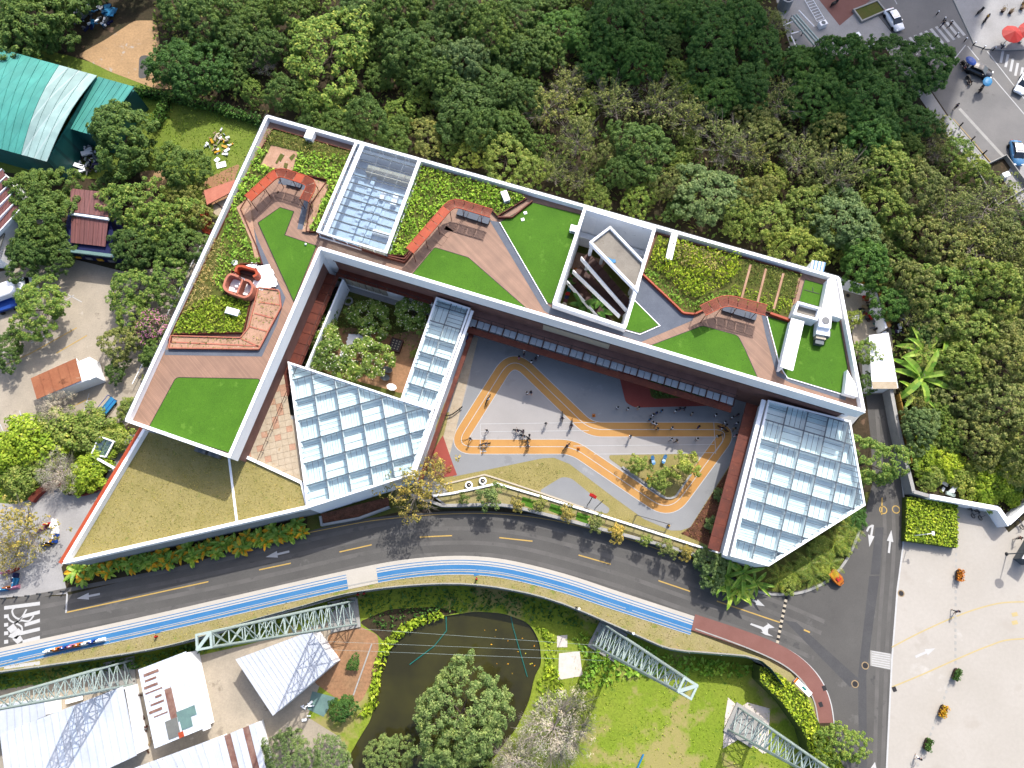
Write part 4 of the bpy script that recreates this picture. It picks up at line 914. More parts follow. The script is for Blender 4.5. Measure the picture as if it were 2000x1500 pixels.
# ---- low decks with joints under the pergolas
for px in ([(484, 408), (530, 362), (546, 374), (496, 428)], [(545, 362), (598, 376), (592, 402), (538, 384)], [(820, 500), (872, 440), (886, 450), (838, 512)], [(880, 428), (950, 446), (942, 468), (866, 448)], [(1352, 636), (1384, 616), (1396, 632), (1358, 652)], [(1394, 616), (1476, 636), (1470, 656), (1398, 634)]):
    a, b, c_, d = WP(px, ZR+.03); k = max(2, round((b-a).length/1.35))
    for i in range(k):
        mb = MB(); q = [a.lerp(b, i/k+.012), a.lerp(b, (i+1)/k-.012), d.lerp(c_, (i+1)/k-.012), d.lerp(c_, i/k+.012)]; mb.prism(xy(q), ZR+.01, ZR+.05); mb.build('deck_panel', mt['deck'], school)
# ---- skylight
sk = thing('skylight', 'long rectangular glass skylight with white steel frame on the school roof', 'skylight', (*W(720, 390, ZR).xy, ZR))
Zs = ZR+1.7; a, b, c_, d = [Vector((p[0], p[1], Zs)) for p in skyw]
def bl(u, v): return a.lerp(b, u).lerp(d.lerp(c_, u), v)
mb = MB(); mb.band(skyw, .2, ZR-.05, ZR+.3, 0, True); mb.band(skyw, .22, Zs-.2, Zs+.06, 0, True); mb.build('frame', mt['white_clean'], sk)
mb = MB(); mb.seg(bl(.11, 0), bl(.11, 1), .62, Zs-.1, Zs+.1); mb.build('frame_beam', mt['white_clean'], sk)
mb = MB(); mb.seg(bl(.02, 0), bl(.02, 1), .2, Zs-.1, Zs+.12); mb.build('frame_beam', mt['white_clean'], sk)
mb = MB(); mb.seg(bl(.985, 0), bl(.985, 1), .36, Zs-.1, Zs+.1); mb.build('frame_beam', mt['white_clean'], sk)
us = [.14, .40, .6, .79, .965]; NR = 12; mt['beam_s'] = plain('pale_blue_glazing_bar', C(190, 204, 214), .5)
for i in range(4):
    for j in range(NR):
        q = [bl(us[i]+.004, j/NR+.004), bl(us[i+1]-.004, j/NR+.004), bl(us[i+1]-.004, (j+1)/NR-.004), bl(us[i]+.004, (j+1)/NR-.004)]
        mb = MB(); mb.prism(xy(q), Zs+.0, Zs+.025); mb.build('pane', mt['glass_blue'], sk)
for j in range(1, NR):
    mb = MB(); mb.seg(bl(.13, j/NR), bl(.98, j/NR), .09, Zs-.25, Zs-.01); mb.build('rafter', mt['steel_grey'], sk)
for u in us[1:4]:
    mb = MB(); mb.seg(bl(u, 0), bl(u, 1), .04, Zs+.03, Zs+.05); mb.build('glazing_bar', mt['beam_s'], sk)
for (p, q) in ((d, c_), (b, c_), (a, d), (a, b)):
    k = 5 if (p, q) in ((d, c_), (a, b)) else 9
    for i in range(k):
        mb = MB(); x, y = p.lerp(q, i/k+.01), p.lerp(q, (i+1)/k-.01); mb.seg(x, y, .03, ZR+.3, Zs-.2); mb.build('side_pane', mt['canopy_glass'], sk)
        mb = MB(); mb.tube((x.x, x.y, ZR+.2), (x.x, x.y, Zs-.1), .06, .06, 5); mb.build('frame_post', mt['white_clean'], sk)
mt['hall_floor'] = M('blue_grey_hall_floor', (.36, .44, .52, 1), (.31, .39, .48, 1), .35, .5, .08, 3)
mb = MB(); mb.sheet(skyw, 8.6); mb.build('hall_floor', mt['hall_floor'], sk)
mb = MB(); mb.band(skyw, .12, 8.6, ZR, 0, True); mb.build('hall_wall', mt['white_clean'], sk)
for u0, u1, v0, v1, h, m in ((.3, .36, .1, 1, .9, 'hall_floor'), (.44, .5, .3, 1, .5, 'hall_floor'), (.52, .6, .4, 1, .4, 'hall_floor'), (.2, .97, .1, .18, 2.2, 'cream'), (.7, .78, .3, .42, 1.2, 'white_clean'), (.6, .95, .72, .76, 1.2, 'white_clean'), (.5, .9, .9, .95, 1.4, 'cream'), (.52, .58, .32, .4, 1.3, 'white_clean')):
    mb = MB(); mb.prism(xy([bl(u0, v0), bl(u1, v0), bl(u1, v1), bl(u0, v1)]), 8.61, 8.6+h*.6); mb.build('hall_fitting', mt[m], sk)
# ---- light well with stair tower
well = thing('light_well', 'white walled light well sunk through the school roof', 'light well', (*W(1180, 520, ZC).xy, ZC))
ZW = ZR+1.4
mb = MB(); mb.band([(p.x, p.y) for p in shrink(wellw, .17)], .34, ZC, ZW, 0, True); mb.build('well_wall', mt['white'], well)
coping([(p.x, p.y) for p in shrink(wellw, .17)], well, ZW+.06, .44, 3.4)
mb = MB(); mb.sheet(wellw, ZC); mb.build('well_floor', mt['soil_bed'], well)
A_, B_, C_, D_ = [Vector((p[0], p[1], 0)) for p in wellw]
def wl(u, v): return A_.lerp(B_, u).lerp(D_.lerp(C_, u), v)
mb = MB(); mb.seg(wl(0, .06), wl(1, .06), .8, 5.6, 6.0); mb.build('well_ledge', mt['white_clean'], well)
mb = MB(); mb.sheet(xy([wl(.02, .1), wl(.5, .1), wl(.35, .45), wl(.02, .45)]), ZC+.02); mb.build('well_paving', mt['pink_pave'], well)
st = thing('stair_tower', 'white stair tower with a grey screed roof standing in the light well', 'stair tower', (*W(1205, 500, ZC).xy, ZC))
STW = [(1192, 441), (1259, 511), (1246, 571), (1151, 472)]; stw = xy(WP(STW, ZW+.3)); zq = ZW+.3
mb = MB(); mb.prism(xy(shrink(stw, .1)), ZW-.45, ZW-.15); mb.build('tower_roof', mt['stair_roof'], st)
mb = MB(); mb.band(xy(shrink(stw, .14)), .28, ZW-.5, zq, 0, True); mb.build('roof_kerb', mt['white_clean'], st)
for i in range(4):
    p = shrink(stw, .3)[i]; mb = MB(); mb.box((p.x, p.y, (ZC+ZW-.5)/2), (.4, .4, ZW-.5-ZC)); mb.build('column', mt['white'], st)
e0, e1 = Vector(stw[3]), Vector(stw[2]); nn = Vector(((e1-e0).y, -(e1-e0).x)).normalized()
if nn.dot(Vector(stw[0])-e0) > 0: nn = -nn
for k, (z, off, sl_) in enumerate(((8.5, .5, 1.2), (5.8, 1.7, -1.2), (3.4, 2.6, 1.0))):
    p, q = e0+nn*off, e1+nn*off; m = 10; sm = MB(); rl = MB()
    for i in range(m):
        x, y = p.lerp(q, i/m), p.lerp(q, (i+1)/m); zz = z-sl_*i/m; mb = MB(); mb.seg(x-nn*.2, y-nn*.2, 1.5, zz-.18, zz); mb.build('step', mt['rust_dark'], st)
    rl.loft([[Vector((w_.x, w_.y, 0))+Vector((nn.x*o_, nn.y*o_, z_+dz)) for o_, dz in ((.5, -.3), (.5, .75), (.66, .75), (.66, -.3))] for w_, z_ in ((p, z), (q, z-sl_))]); rl.build('stair_balustrade', mt['white_clean'], st)
mb = MB(); c = W(1192, 508, ZW-.1); mb.box((c.x, c.y, ZW-.12), (1.1, .45, .08), -.5); mb.box((c.x+.5, c.y-.15, ZW-.1), (.4, .5, .1), .2); tag(mb.build('tarpaulin', mt['sky']), 'bright blue scrap of sheeting lying on the grey stair tower roof', 'sheeting')
for q, s_ in (((1130, 540), 1.0), ((1175, 575), 1.15), ((1140, 590), .9), ((1170, 600), 1.0), ((1190, 560), .9)):
    put_plant('traveller', q[0], q[1], ZC, s_*1.25, 'broadleaf_plant', 'dark broad-leaved plant in the bottom of the light well', 'plant', 'broad-leaved plants in the light well', 2.2)
cols = ['orange', 'sign_yellow', 'red', 'orange', 'maroon', 'sky', 'teal', 'red', 'navy', 'maroon', 'cream', 'teal', 'teal', 'green', 'teal', 'teal', 'teal']
desc = ['orange at the top end', 'yellow second from the top', 'red above the upper orange one', 'deep orange below the red one', 'maroon in the upper half', 'bright blue in the middle', 'teal next to the blue one', 'red in the middle', 'navy below the middle red one', 'maroon below the navy one', 'cream in the lower half', 'teal below the cream one', 'teal above the green one', 'green', 'teal third from the bottom end', 'teal second from the bottom end', 'teal at the bottom end']
for i, cn in enumerate(cols):
    p = wl(.1, .3+.66*i/len(cols)); t = thing('stacked_stool', 'child stool by the left wall of the light well: '+desc[i], 'stool', (p.x, p.y, ZC+.02), 'coloured stools along the light well wall', rnd.uniform(-.3, .3))
    mb = MB(); mb.prism([(.36*math.cos(a_*.7854), .3*math.sin(a_*.7854)) for a_ in range(8)], .38, .48); mb.build('seat', mt[cn], t, True)
    for sx in (-1, 1):
        for sy in (-1, 1): mb = MB(); mb.tube((sx*.2, sy*.18, .38), (sx*.28, sy*.24, 0), .03, .03, 5); mb.build('leg', mt[cn], t, True)
# ---- east end of the roof: white plate, lift box, long canopy slab, air handler
mb = MB(); q = xy(WP([(1617, 545), (1632, 542), (1645, 622), (1604, 610)], ZP+.35)); mb.prism(q, ZR, ZP+.35); tag(mb.build('roof_block', mt['white_clean']), 'white wedge-shaped roof block in the north-east corner of the school roof', 'roof block')
box = thing('lift_overrun', 'white open-topped box at the north-east end of the school roof', 'roof box', (*W(1576, 604, ZR).xy, ZR)); q = xy(WP([(1558, 588), (1604, 601), (1597, 626), (1549, 613)], ZR+2.2))
mb = MB(); mb.band([(p.x, p.y) for p in shrink(q, .15)], .3, ZR, ZR+2.2, 0, True); mb.build('box_wall', mt['white'], box); mb = MB(); mb.sheet(q, ZR+1.5); mb.build('box_floor', mt['stair_roof'], box)
can = thing('roof_canopy', 'long narrow white canopy slab on the eastern roof lawn', 'canopy', (*W(1545, 670, ZR).xy, ZR)); q = WP([(1546, 621), (1571, 628), (1549, 724), (1524, 716)], ZR+2.0)
mb = MB(); mb.prism(xy(q), ZR+1.8, ZR+2.0); mb.build('canopy_slab', mt['white_clean'], can)
mb = MB(); mb.seg(q[0].lerp(q[1], .2), q[3].lerp(q[2], .2), .25, ZR, ZR+1.8); mb.build('canopy_wall', mt['wall_grey'], can)
hv = thing('air_handler', 'pale grey stepped air handling unit on the eastern roof lawn', 'air handler', (*W(1606, 648, ZR).xy, ZR)); hb = hv.location
for (x, y), (w_, d_, z0, z1), m in (((1612, 626), (1.6, 1.9, .3, 1.9), 'wall_grey'), ((1608, 645), (1.7, 1.3, .3, 1.4), 'white'), ((1604, 655), (1.3, 1.0, .3, 1.1), 'cream'), ((1601, 667), (1.1, .7, .2, .9), 'steel_grey'), ((1616, 652), (.8, .8, .3, 1.2), 'grey')):
    c = W(x, y, ZR+z1); mb = MB(); mb.box((c.x, c.y, ZR+(z0+z1)/2), (w_, d_, z1-z0), -.2); mb.build('unit_casing', mt[m], hv)
    for sx in (-1, 1): mb = MB(); mb.box((c.x+sx*w_*.4, c.y, ZR+z0/2), (.1, d_*.8, z0), -.2); mb.build('foot', mt['dark'], hv)
c = W(1613, 626, ZR+1.95); mb = MB(); mb.tube((c.x, c.y, ZR+1.9), (c.x, c.y, ZR+1.98), .5, .5, 16); mb.build('fan_grille', mt['grey'], hv)
mb = MB(); q = xy(WP([(1655, 722), (1672, 752), (1676, 775), (1650, 768)], ZP)); mb.prism(q, ZR, ZP-.02); mb.build('corner_block', mt['white_clean'], school)
mb = MB(); mb.tube(W(1571, 566, ZR+.1), W(1600, 574, ZR+.1), .05, .05, 4); mb.tube(W(1587, 561, ZR+.1), W(1588, 570, ZR+.1), .05, .05, 4); tag(mb.build('goal_frame', mt['dark']), 'thin dark bar frame lying on the small north-east lawn', 'frame')
# ================================================================ PLINTH, TERRACE, GLASS HALLS, PLAYGROUND
PL = [(640, 500), (1690, 800), (1662, 832), (1690, 986), (1500, 1102), (1425, 1085), (1408, 1098), (1300, 1066), (1140, 1025), (1060, 1004), (980, 988), (872, 989), (800, 935), (602, 990), (470, 900)]
mb = MB(); mb.prism(xy(WP(PL, ZC)), 0, ZC, 0); plinth = struct('school_plinth', mb, mt['conc_wall'])
court = sheet('courtyard_ground', [(636, 520), (860, 600), (790, 790), (560, 720)], ZC+.01, mt['soil_bed'])
sheet('courtyard_earth', [(650, 640), (700, 640), (760, 655), (830, 640), (790, 770), (720, 750), (640, 730), (600, 700)], ZC+.02, mt['earth'], rnd_=1)
sheet('courtyard_path', [(648, 545), (664, 550), (618, 660), (590, 715), (570, 708)], ZC+.03, mt['asphalt_dark'])
sheet('courtyard_path', [(648, 545), (860, 610), (856, 622), (652, 560)], ZC+.034, mt['pave_grey'])
for q in [(672, 692), (690, 660), (700, 662), (688, 668)]:
    c = W(*q, ZC+.04); mb = MB(); mb.prism([(c.x+rnd.uniform(.6, .95)*math.cos(a), c.y+rnd.uniform(.6, .95)*math.sin(a)) for a in (0, 1.1, 2.2, 3.1, 4.2, 5.2)], ZC, ZC+.05+.01*rnd.random()); mb.build('stepping_stone', mt['white'], court)
def quad_edge(i, j): return Vector(OW[i]), Vector(OW[j])
# south front over the playground
pa, pb = quad_edge(2, 3); L = (pb-pa).length; d = (pb-pa)/L; nrm = Vector((-d.y, d.x))
if nrm.dot(Vector((0, -1))) < 0: nrm = -nrm
def fr(t, o): return pa+d*(t*L)+nrm*o
def tpx(x): return (1691-x)/(1691-626)
def strip(name, t0, t1, o0, o1, z0, z1, m, parent=None):
    mb = MB(); mb.prism(xy([fr(t0, o0), fr(t1, o0), fr(t1, o1), fr(t0, o1)]), z0, z1); return mb.build(name, mt[m], parent or school)
strip('facade_cladding', .02, .985, -.33, -.2, ZC, 9.1, 'balcony')
ta, tb = tpx(1478), tpx(922)
strip('balcony_floor', ta, tb, -.2, 1.1, 5.75, 5.95, 'balcony'); strip('balcony_floor', tpx(848), .985, -.2, .9, 5.75, 5.95, 'rust')
strip('balcony_soffit', .02, .985, -.2, .05, 8.95, 9.09, 'rust_dark')
n = 20; st_ = (tb-ta)/n
mt['canopy_pale'] = M('pale_blue_canopy_panel', C(200, 212, 222), C(188, 202, 214), .8, .25, .05, 3)
for i in range(n):
    for h in (0, .5):
        t0 = ta+st_*(i+h)+.0006; strip('canopy_pane', t0, t0+st_*.5-.0012, 1.2, 2.2, 5.72, 5.78, 'canopy_pale')
    p = fr(ta+st_*i, 2.1); mb = MB(); mb.seg(fr(ta+st_*i, 1.1), fr(ta+st_*i, 2.35), .16, 5.6, 5.9); mb.build('canopy_bracket', mt['rust_dark'], school)
    q = MB(); c = fr(ta+st_*i, 1.1); q.tube((c.x, c.y, 5.9), (c.x, c.y, 7.0), .035, .035, 5); q.build('railing_post', mt['dark'], school)
strip('railing_rail', ta, tb, 1.08, 1.14, 7.0, 7.06, 'dark')
strip('canopy_edge', ta, tb, 2.3, 3.2, 5.3, 5.5, 'rust')
strip('window_band', tpx(1215), tpx(1080), -.19, -.05, 6.6, 8.4, 'cream')
for i in range(6):
    t0 = tpx(745)+(tpx(652)-tpx(745))*i/6; strip('window', t0+.0008, t0+(tpx(652)-tpx(745))/6-.0012, .35, .5, 2.6, 5.2, 'cream')
strip('courtyard_wall', tpx(845), .985, .1, .3, ZC, 5.7, 'wall_grey')
for i in range(9):
    t0 = tpx(845)+(0.985-tpx(845))*i/9; q = MB(); c = fr(t0, .85); q.tube((c.x, c.y, 5.95), (c.x, c.y, 7.0), .035, .035, 5); q.build('railing_post', mt['dark'], school)
strip('railing_rail', tpx(848), .985, .82, .88, 7.0, 7.06, 'dark')
# inner side of the west wing
pc, pe = quad_edge(3, 4); L2 = (pe-pc).length; d2 = (pe-pc)/L2; n2 = Vector((-d2.y, d2.x))
if n2.x < 0: n2 = -n2
def fr2(t, o): return pc+d2*(t*L2)+n2*o
def strip2(name, t0, t1, o0, o1, z0, z1, m):
    mb = MB(); mb.prism(xy([fr2(t0, o0), fr2(t1, o0), fr2(t1, o1), fr2(t0, o1)]), z0, z1); return mb.build(name, mt[m], school)
strip2('facade_cladding', .02, .99, -.33, -.2, ZC, 9.1, 'balcony')
for i in range(18):
    t0 = .03+.95*i/18; strip2('balcony_plate', t0+.001, t0+.95/18-.001, -.2, 1.55, 5.78, 5.95, 'rust')
    q = MB(); c = fr2(t0, 1.5); q.tube((c.x, c.y, 5.95), (c.x, c.y, 7.0), .035, .035, 5); q.build('railing_post', mt['rust_dark'], school)
strip2('railing_rail', .03, .98, 1.47, 1.53, 7.0, 7.06, 'rust_dark')
strip2('courtyard_wall', .03, .56, 1.9, 2.15, ZC, 5.2, 'white')
# the lower terrace
terr = thing('grass_terrace', 'low triangular white-walled block with a dry straw-coloured lawn on its roof', 'terrace', (*W(380, 980, 0).xy, 0))
TW = xy(WP([(120, 1102), (279, 837), (640, 800), (600, 993)], ZTP))
mb = MB(); mb.band([(p.x, p.y) for p in shrink(TW, .3)], .5, 0, ZT, 0, True); mb.build('wall', mt['conc_wall'], terr)
mb = MB(); mb.sheet(TW, ZT-.01); mb.build('roof_slab', mt['stone_pale'], terr)
LAWN2 = [(128, 1100), (284, 842), (449, 884), (480, 892), (588, 940), (598, 990)]
mb = MB(); lw = clip_poly(xy(WP(LAWN2, ZT)), xy(shrink(TW, .2))); mb.sheet(lw, ZT+.02); mb.build('dry_lawn', mt['dry_grass'], terr)
P = [Vector(TW[1]), Vector(TW[0]), Vector(TW[3])]
mb = MB(); mb.band(P, .36, ZT-.5, ZTP-.08, 0, False, .2); mb.build('parapet', mt['wall_grey'], terr)
mb = MB(); mb.seg(W(447, 893, ZT+.1), W(463, 1022, ZT+.1), .28, ZT, ZT+.14); mb.build('lawn_divider', mt['white_clean'], terr)
mb = MB(); mb.seg(W(480, 892, ZT+.4), W(588, 942, ZT+.4), .4, ZT, ZT+.4); mb.build('lawn_divider', mt['white_clean'], terr)
mb = MB(); mb.seg(W(588, 942, ZT+.4), W(599, 990, ZT+.4), .3, ZT, ZT+.3); mb.build('lawn_divider', mt['white'], terr)
so_ = 1 if offset_line(P, .4)[0].x < P[0].x else -1
mb = MB(); mb.band(offset_line(P[:2], so_*.3), .5, ZTP-.7, ZTP-.1); mb.build('coral_trim', mt['coral'], terr)
coping(xy(offset_line(P, .2)), terr, ZTP, .42, 3.2, 'white_clean', False)
mb = MB(); p, q = W(150, 1098, 3.4), W(235, 1080, 3.4)
tri = xy(WP([(552, 716), (588, 936), (478, 892)], ZT)); o = Vector(tri[0]); ux = (Vector(tri[1])-o).normalized(); uy = Vector((-ux.y, ux.x))
for i in range(-2, 26):
    for j in range(-14, 14):
        q = [o+ux*(.85*i+.015)+uy*(.85*j+.015), o+ux*(.85*i+.835)+uy*(.85*j+.015), o+ux*(.85*i+.835)+uy*(.85*j+.835), o+ux*(.85*i+.015)+uy*(.85*j+.835)]
        c = clip_poly(q, tri)
        if len(c) > 2 and abs(area2(c)) > .12: mb = MB(); mb.prism(c, ZT, ZT+.03+.012*rnd.random()); mb.build('paving_stone', mt['stone_pale' if rnd.random() > .25 else 'pink_pave'], terr)
leafbed('lawn_thatch', LAWN2, ZT+.02, 16, .2, .1, lf['drygrass'], 21, .35, wob=.7)
# glass halls
def hall(name, label, cat, px, z, o_px, u_px, v_px, cell, wall_edges=None, zf=1.0, grid=True):
    poly = xy(WP(px, z)); t = thing(name, label, cat, (*(sum((Vector(p) for p in poly), Vector((0, 0)))/len(poly)), ZC))
    o = W(*o_px, z).xy; U = (W(*u_px, z).xy-o).normalized(); V = (W(*v_px, z).xy-o).normalized(); cin = xy(shrink(poly, .18))
    mb = MB(); mb.band(xy(shrink(poly, .2)), .4, 0, z-.1, 0, True); mb.build('wall', mt['white'], t)
    mb = MB(); mb.band(xy(shrink(poly, .12)), .24, z-.1, z+.1, 0, True); mb.build('roof_frame', mt['white_clean'], t)
    cz = z-zf; mb = MB(); mb.sheet(poly, cz); mb.build('ceiling_tray', mt['tray'], t); cs = cell; N = 26
    bars, cof = MB(), MB()
    for i in range(-N, N):
        for a, b in ((o+U*cs*i-V*90, o+U*cs*i+V*90), (o+V*cs*i-U*90, o+V*cs*i+U*90)):
            s = clip_seg(a, b, cin)
            if s is None or (Vector(s[0])-Vector(s[1])).length < .3: continue
            mb = MB(); mb.seg(s[0], s[1], .12, z-.16, z+.02); mb.build('beam', mt['beam'], t)
            cof.seg(s[0], s[1], .2, cz+.01, z-.18)
        for j in range(-N, N):
            c0 = o+U*cs*i+V*cs*j; k = 4 if (i*7+j*3) % 5 else 3
            for q in range(k):
                f0, f1 = q/k, (q+1)/k
                if (i+j) % 2: Q = [c0+U*cs*f0, c0+U*cs*f1, c0+U*cs*f1+V*cs, c0+U*cs*f0+V*cs]
                else: Q = [c0+V*cs*f0, c0+U*cs+V*cs*f0, c0+U*cs+V*cs*f1, c0+V*cs*f1]
                r = clip_poly(Q, cin)
                if len(r) < 3 or abs(area2(r)) < .06: continue
                r = xy(shrink(r, .012)); mb = MB(); mb.prism(r, z-.03, z+.0); mb.build('pane', mt['glass'], t)
                if q:
                    s = clip_seg(Q[0], Q[3] if (i+j) % 2 else Q[1], cin)
                    if s: bars.seg(s[0], s[1], .05, z-.05, z+.03)
    cof.build('coffer_wall', mt['white_clean'], t); bars.build('glazing_bars', mt['beam'], t); return t
mt['beam'] = plain('grey_blue_glazing_steel', C(128, 142, 154), .45)
h1 = hall('glass_hall', 'glass-roofed hall with a checkered grid between the west wing and the playground', 'glass hall', [(562, 706), (782, 779), (848, 800), (804, 928), (600, 993)], ZTP, (600, 993), (800, 935), (562, 706), 2.93)
h2 = hall('glass_hall', 'glass-roofed hall with a checkered grid at the right end of the school beside the lane', 'glass hall', [(1500, 781), (1661, 822), (1690, 987), (1501, 1106), (1426, 1086)], ZTP, (1500, 781), (1655, 826), (1426, 1086), 2.75)
h3 = hall('glass_corridor', 'narrow glass-roofed corridor between the tree courtyard and the playground', 'glass corridor', [(852, 580), (919, 602), (849, 799), (783, 778)], ZTP+.05, (783, 778), (848, 798), (852, 580), 2.35)
# side strips along the halls
def along(px, z, w0, w1, z0, z1, m, name, parent, n=1, gap=.02):
    a, b = WP(px, z); dd = (b-a).xy.normalized(); nn = Vector((-dd.y, dd.x))
    for i in range(n):
        p, q = a.xy.lerp(b.xy, i/n)+dd*gap/2, a.xy.lerp(b.xy, (i+1)/n)-dd*gap/2; mb = MB(); mb.prism(xy([p+nn*w0, q+nn*w0, q+nn*w1, p+nn*w1]), z0, z1); mb.build(name, mt[m], parent)
along([(1496, 782), (1420, 1086)], ZTP, 0, -.55, ZTP-.35, ZTP, 'white', 'gutter', h2)
along([(1490, 788), (1414, 1078)], ZTP, -.1, -1.7, 5.3, 5.5, 'rust', 'balcony_plate', h2, 12)
along([(920, 606), (802, 935)], ZTP, 0, .4, ZTP-.3, ZTP+.08, 'white', 'gutter', h3)
along([(920, 612), (806, 935)], ZTP, .35, .95, 4.6, 4.8, 'rust', 'balcony_plate', h3, 10)
along([(912, 655), (850, 905)], ZC+.05, .2, 1.7, ZC+.01, ZC+.05, 'stone_pale', 'path_slab', h3, 16)
# ---- playground
pgp = [(895, 640), (930, 628), (1480, 790), (1470, 800), (1455, 860), (1440, 885), (1348, 1030), (1330, 1036), (1310, 1036), (1258, 1014), (1194, 968), (1112, 906), (1082, 894), (1060, 895), (886, 931), (872, 896), (872, 870)]
pg = sheet('playground', [(880, 600), (1500, 770), (1425, 1075), (1400, 1085), (1150, 1003), (971, 948), (880, 966), (840, 925)], ZC+.012, mt['dry_grass'])
def psheet(name, px, m, z, rr=0):
    p = WP(px, ZC+z); p = round_line(p, rr) if rr else p
    mb = MB(); mb.sheet([(q[0], q[1], ZC+z) for q in p]); return mb.build(name, mt[m], pg)
psheet('rubber_surface', pgp, 'play_grey', .02)
TR = [(1001, 693), (888, 872.5), (1118, 872.5), (1308, 1001), (1428, 839), (1152, 839)]
trw = WP(TR, ZC); cl = round_line(trw, [3.2, 2.7, 1.8, 2.9, 2.6, 1.8], True, 10)
inn = [(p.x, p.y) for p in cl]
mb = MB(); mb.sheet([(p[0], p[1], 0) for p in inn], ZC+.026); mb.build('rubber_infield', mt['play_pale'], pg)
mb = MB(); mb.band(inn, 2.12, ZC+.034, ZC+.034, 0, True); mb.build('running_track', mt['track'], pg)
for off in (-1.06, 0, 1.06):
    mb = MB(); mb.band(inn, .09, ZC+.04, ZC+.04, 0, True, off); mb.build('track_line', mt['road_white'], pg)
for a, b in (((938, 828), (1165, 825)), ((938, 843), (1150, 841)), ((938, 828), (938, 889)), ((1120, 871), (1395, 868)), ((1160, 887), (1398, 884)), ((1394, 824), (1398, 886))):
    mb = MB(); mb.band(xy(WP([a, b], ZC+.046)), .08, ZC+.046, ZC+.046); mb.build('track_line', mt['road_white'], pg)
mb = MB(); mb.band(xy(WP([(1410, 846), (1412, 862), (1398, 882)], ZC+.046)), .07, ZC+.046, ZC+.046); mb.build('track_line', mt['road_white'], pg)
for q, ch in (((944, 880), '4'), ((944, 853), '3')):
    cu = bpy.data.curves.new('lane_number', 'FONT'); cu.body = ch; cu.size = 1.15; cu.align_x = 'CENTER'; cu.align_y = 'CENTER'; cu.materials.append(mt['road_white']); o = bpy.data.objects.new('lane_number', cu); COL.objects.link(o); o.parent = pg; o.location = W(*q, ZC+.048)-WL[pg.name]; o.rotation_euler.z = -1.571
psheet('grass_island', [(1190, 889), (1362, 886), (1366, 896), (1315, 975), (1303, 976), (1190, 896)], 'dry_grass', .05, .8)
mb = MB(); mb.band(xy(round_line(WP([(1215, 912), (1300, 974), (1318, 972), (1350, 925)], ZC), .6, False)), .28, ZC, ZC+.22); mb.build('island_kerb', mt['kerb'], pg)
psheet('rubber_pad', [(1054, 958), (1098, 931), (1116, 934), (1150, 962), (1192, 994), (1186, 1004), (1060, 967)], 'play_grey', .03, .8)
psheet('ramp_surface', [(1205, 716), (1270, 738), (1276, 780), (1290, 778), (1440, 772), (1420, 792), (1240, 796), (1222, 786)], 'ramp_red', .05, .5)
psheet('planting_pit', [(1265, 738), (1400, 770), (1388, 775), (1280, 779), (1272, 775)], 'soil_bed', .06, .2)
psheet('ramp_surface', [(865, 850), (884, 905), (893, 928), (850, 935), (840, 890)], 'ramp_red', .055, .2)
psheet('bark_bed', [(1442, 885), (1466, 862), (1412, 1078), (1330, 1042), (1350, 1028)], 'mulch', .03)
psheet('rubber_strip', [(905, 650), (922, 690), (918, 740), (900, 800), (872, 806), (868, 790)], 'play_pale', .024, .3)
leafbed('pit_planting', [(1268, 740), (1390, 768), (1380, 774), (1282, 777), (1274, 772)], ZC+.08, 24, .3, .4, lf['deep'], 31)
leafbed('courtyard_plants', [(645, 560), (850, 625), (820, 690), (740, 660), (660, 650), (625, 640)], ZC+.03, 12, .36, .4, lf['mid'], 32, clump=.8)
leafbed('bark_chips', [(1442, 885), (1466, 862), (1412, 1078), (1330, 1042), (1350, 1028)], ZC+.03, 16, .3, .12, lf['brown'], 33, .3, wob=.8)
leafbed('playground_grass', [(886, 936), (1058, 902), (1100, 916), (1180, 980), (1245, 1024), (1150, 1000), (1060, 965), (970, 938)], ZC+.02, 14, .2, .1, lf['drygrass'], 34, .35, wob=.7, holes=[[(1050, 957), (1098, 927), (1118, 931), (1154, 960), (1197, 993), (1190, 1008), (1056, 969)]])
# boundary: kerb, white railing and outer planter wall above the road
mb = MB(); mb.band(xy(WP([(868, 946), (946, 927), (960, 931), (1060, 964), (1165, 1000)], ZC+.15)), .22, ZC, ZC+.15); mb.build('border_kerb', mt['cream'], pg)
fl_ = xy(WP([(845, 968), (882, 963), (971, 944), (1060, 970), (1150, 998), (1300, 1046), (1424, 1086)], ZC+1.2))
fence = thing('boundary_fence', 'white boundary rail along the south edge of the playground', 'fence', (*fl_[3], ZC))
mb = MB(); mb.band(fl_, .22, ZC+1.05, ZC+1.2); mb.build('top_rail', mt['white_clean'], fence)
mb = MB(); mb.band(fl_, .12, ZC, ZC+.3); mb.build('base_kerb', mt['white'], fence)
for a, b in zip(fl_, fl_[1:]):
    a, b = Vector(a), Vector(b); k = max(1, int((b-a).length/1.3))
    for i in range(k):
        c = a.lerp(b, i/k); q = MB(); q.box((c.x, c.y, ZC+.68), (.1, .06, .75)); q.build('fence_post', mt['white'], fence)
ow_ = xy(smooth_line(WP([(800, 966), (850, 982), (872, 987), (980, 986), (1060, 1003), (1140, 1024), (1300, 1066), (1412, 1099)], ZC+.25), 4))
pw_ = thing('planter_wall', 'long grey planter wall between the playground strip and the road', 'wall', (*ow_[12], 0))
mb = MB(); mb.band(ow_, .3, 0, ZC+.18); mb.build('wall_body', mt['conc_wall'], pw_); coping(ow_, pw_, ZC+.26, .42, 99, 'kerb', False)
sheet('planter_strip', [(846, 966), (882, 961), (971, 942), (1150, 996), (1424, 1082), (1412, 1097), (1300, 1063), (1140, 1022), (1060, 1001), (980, 984), (872, 985)], ZC+.03, mt['verge'])
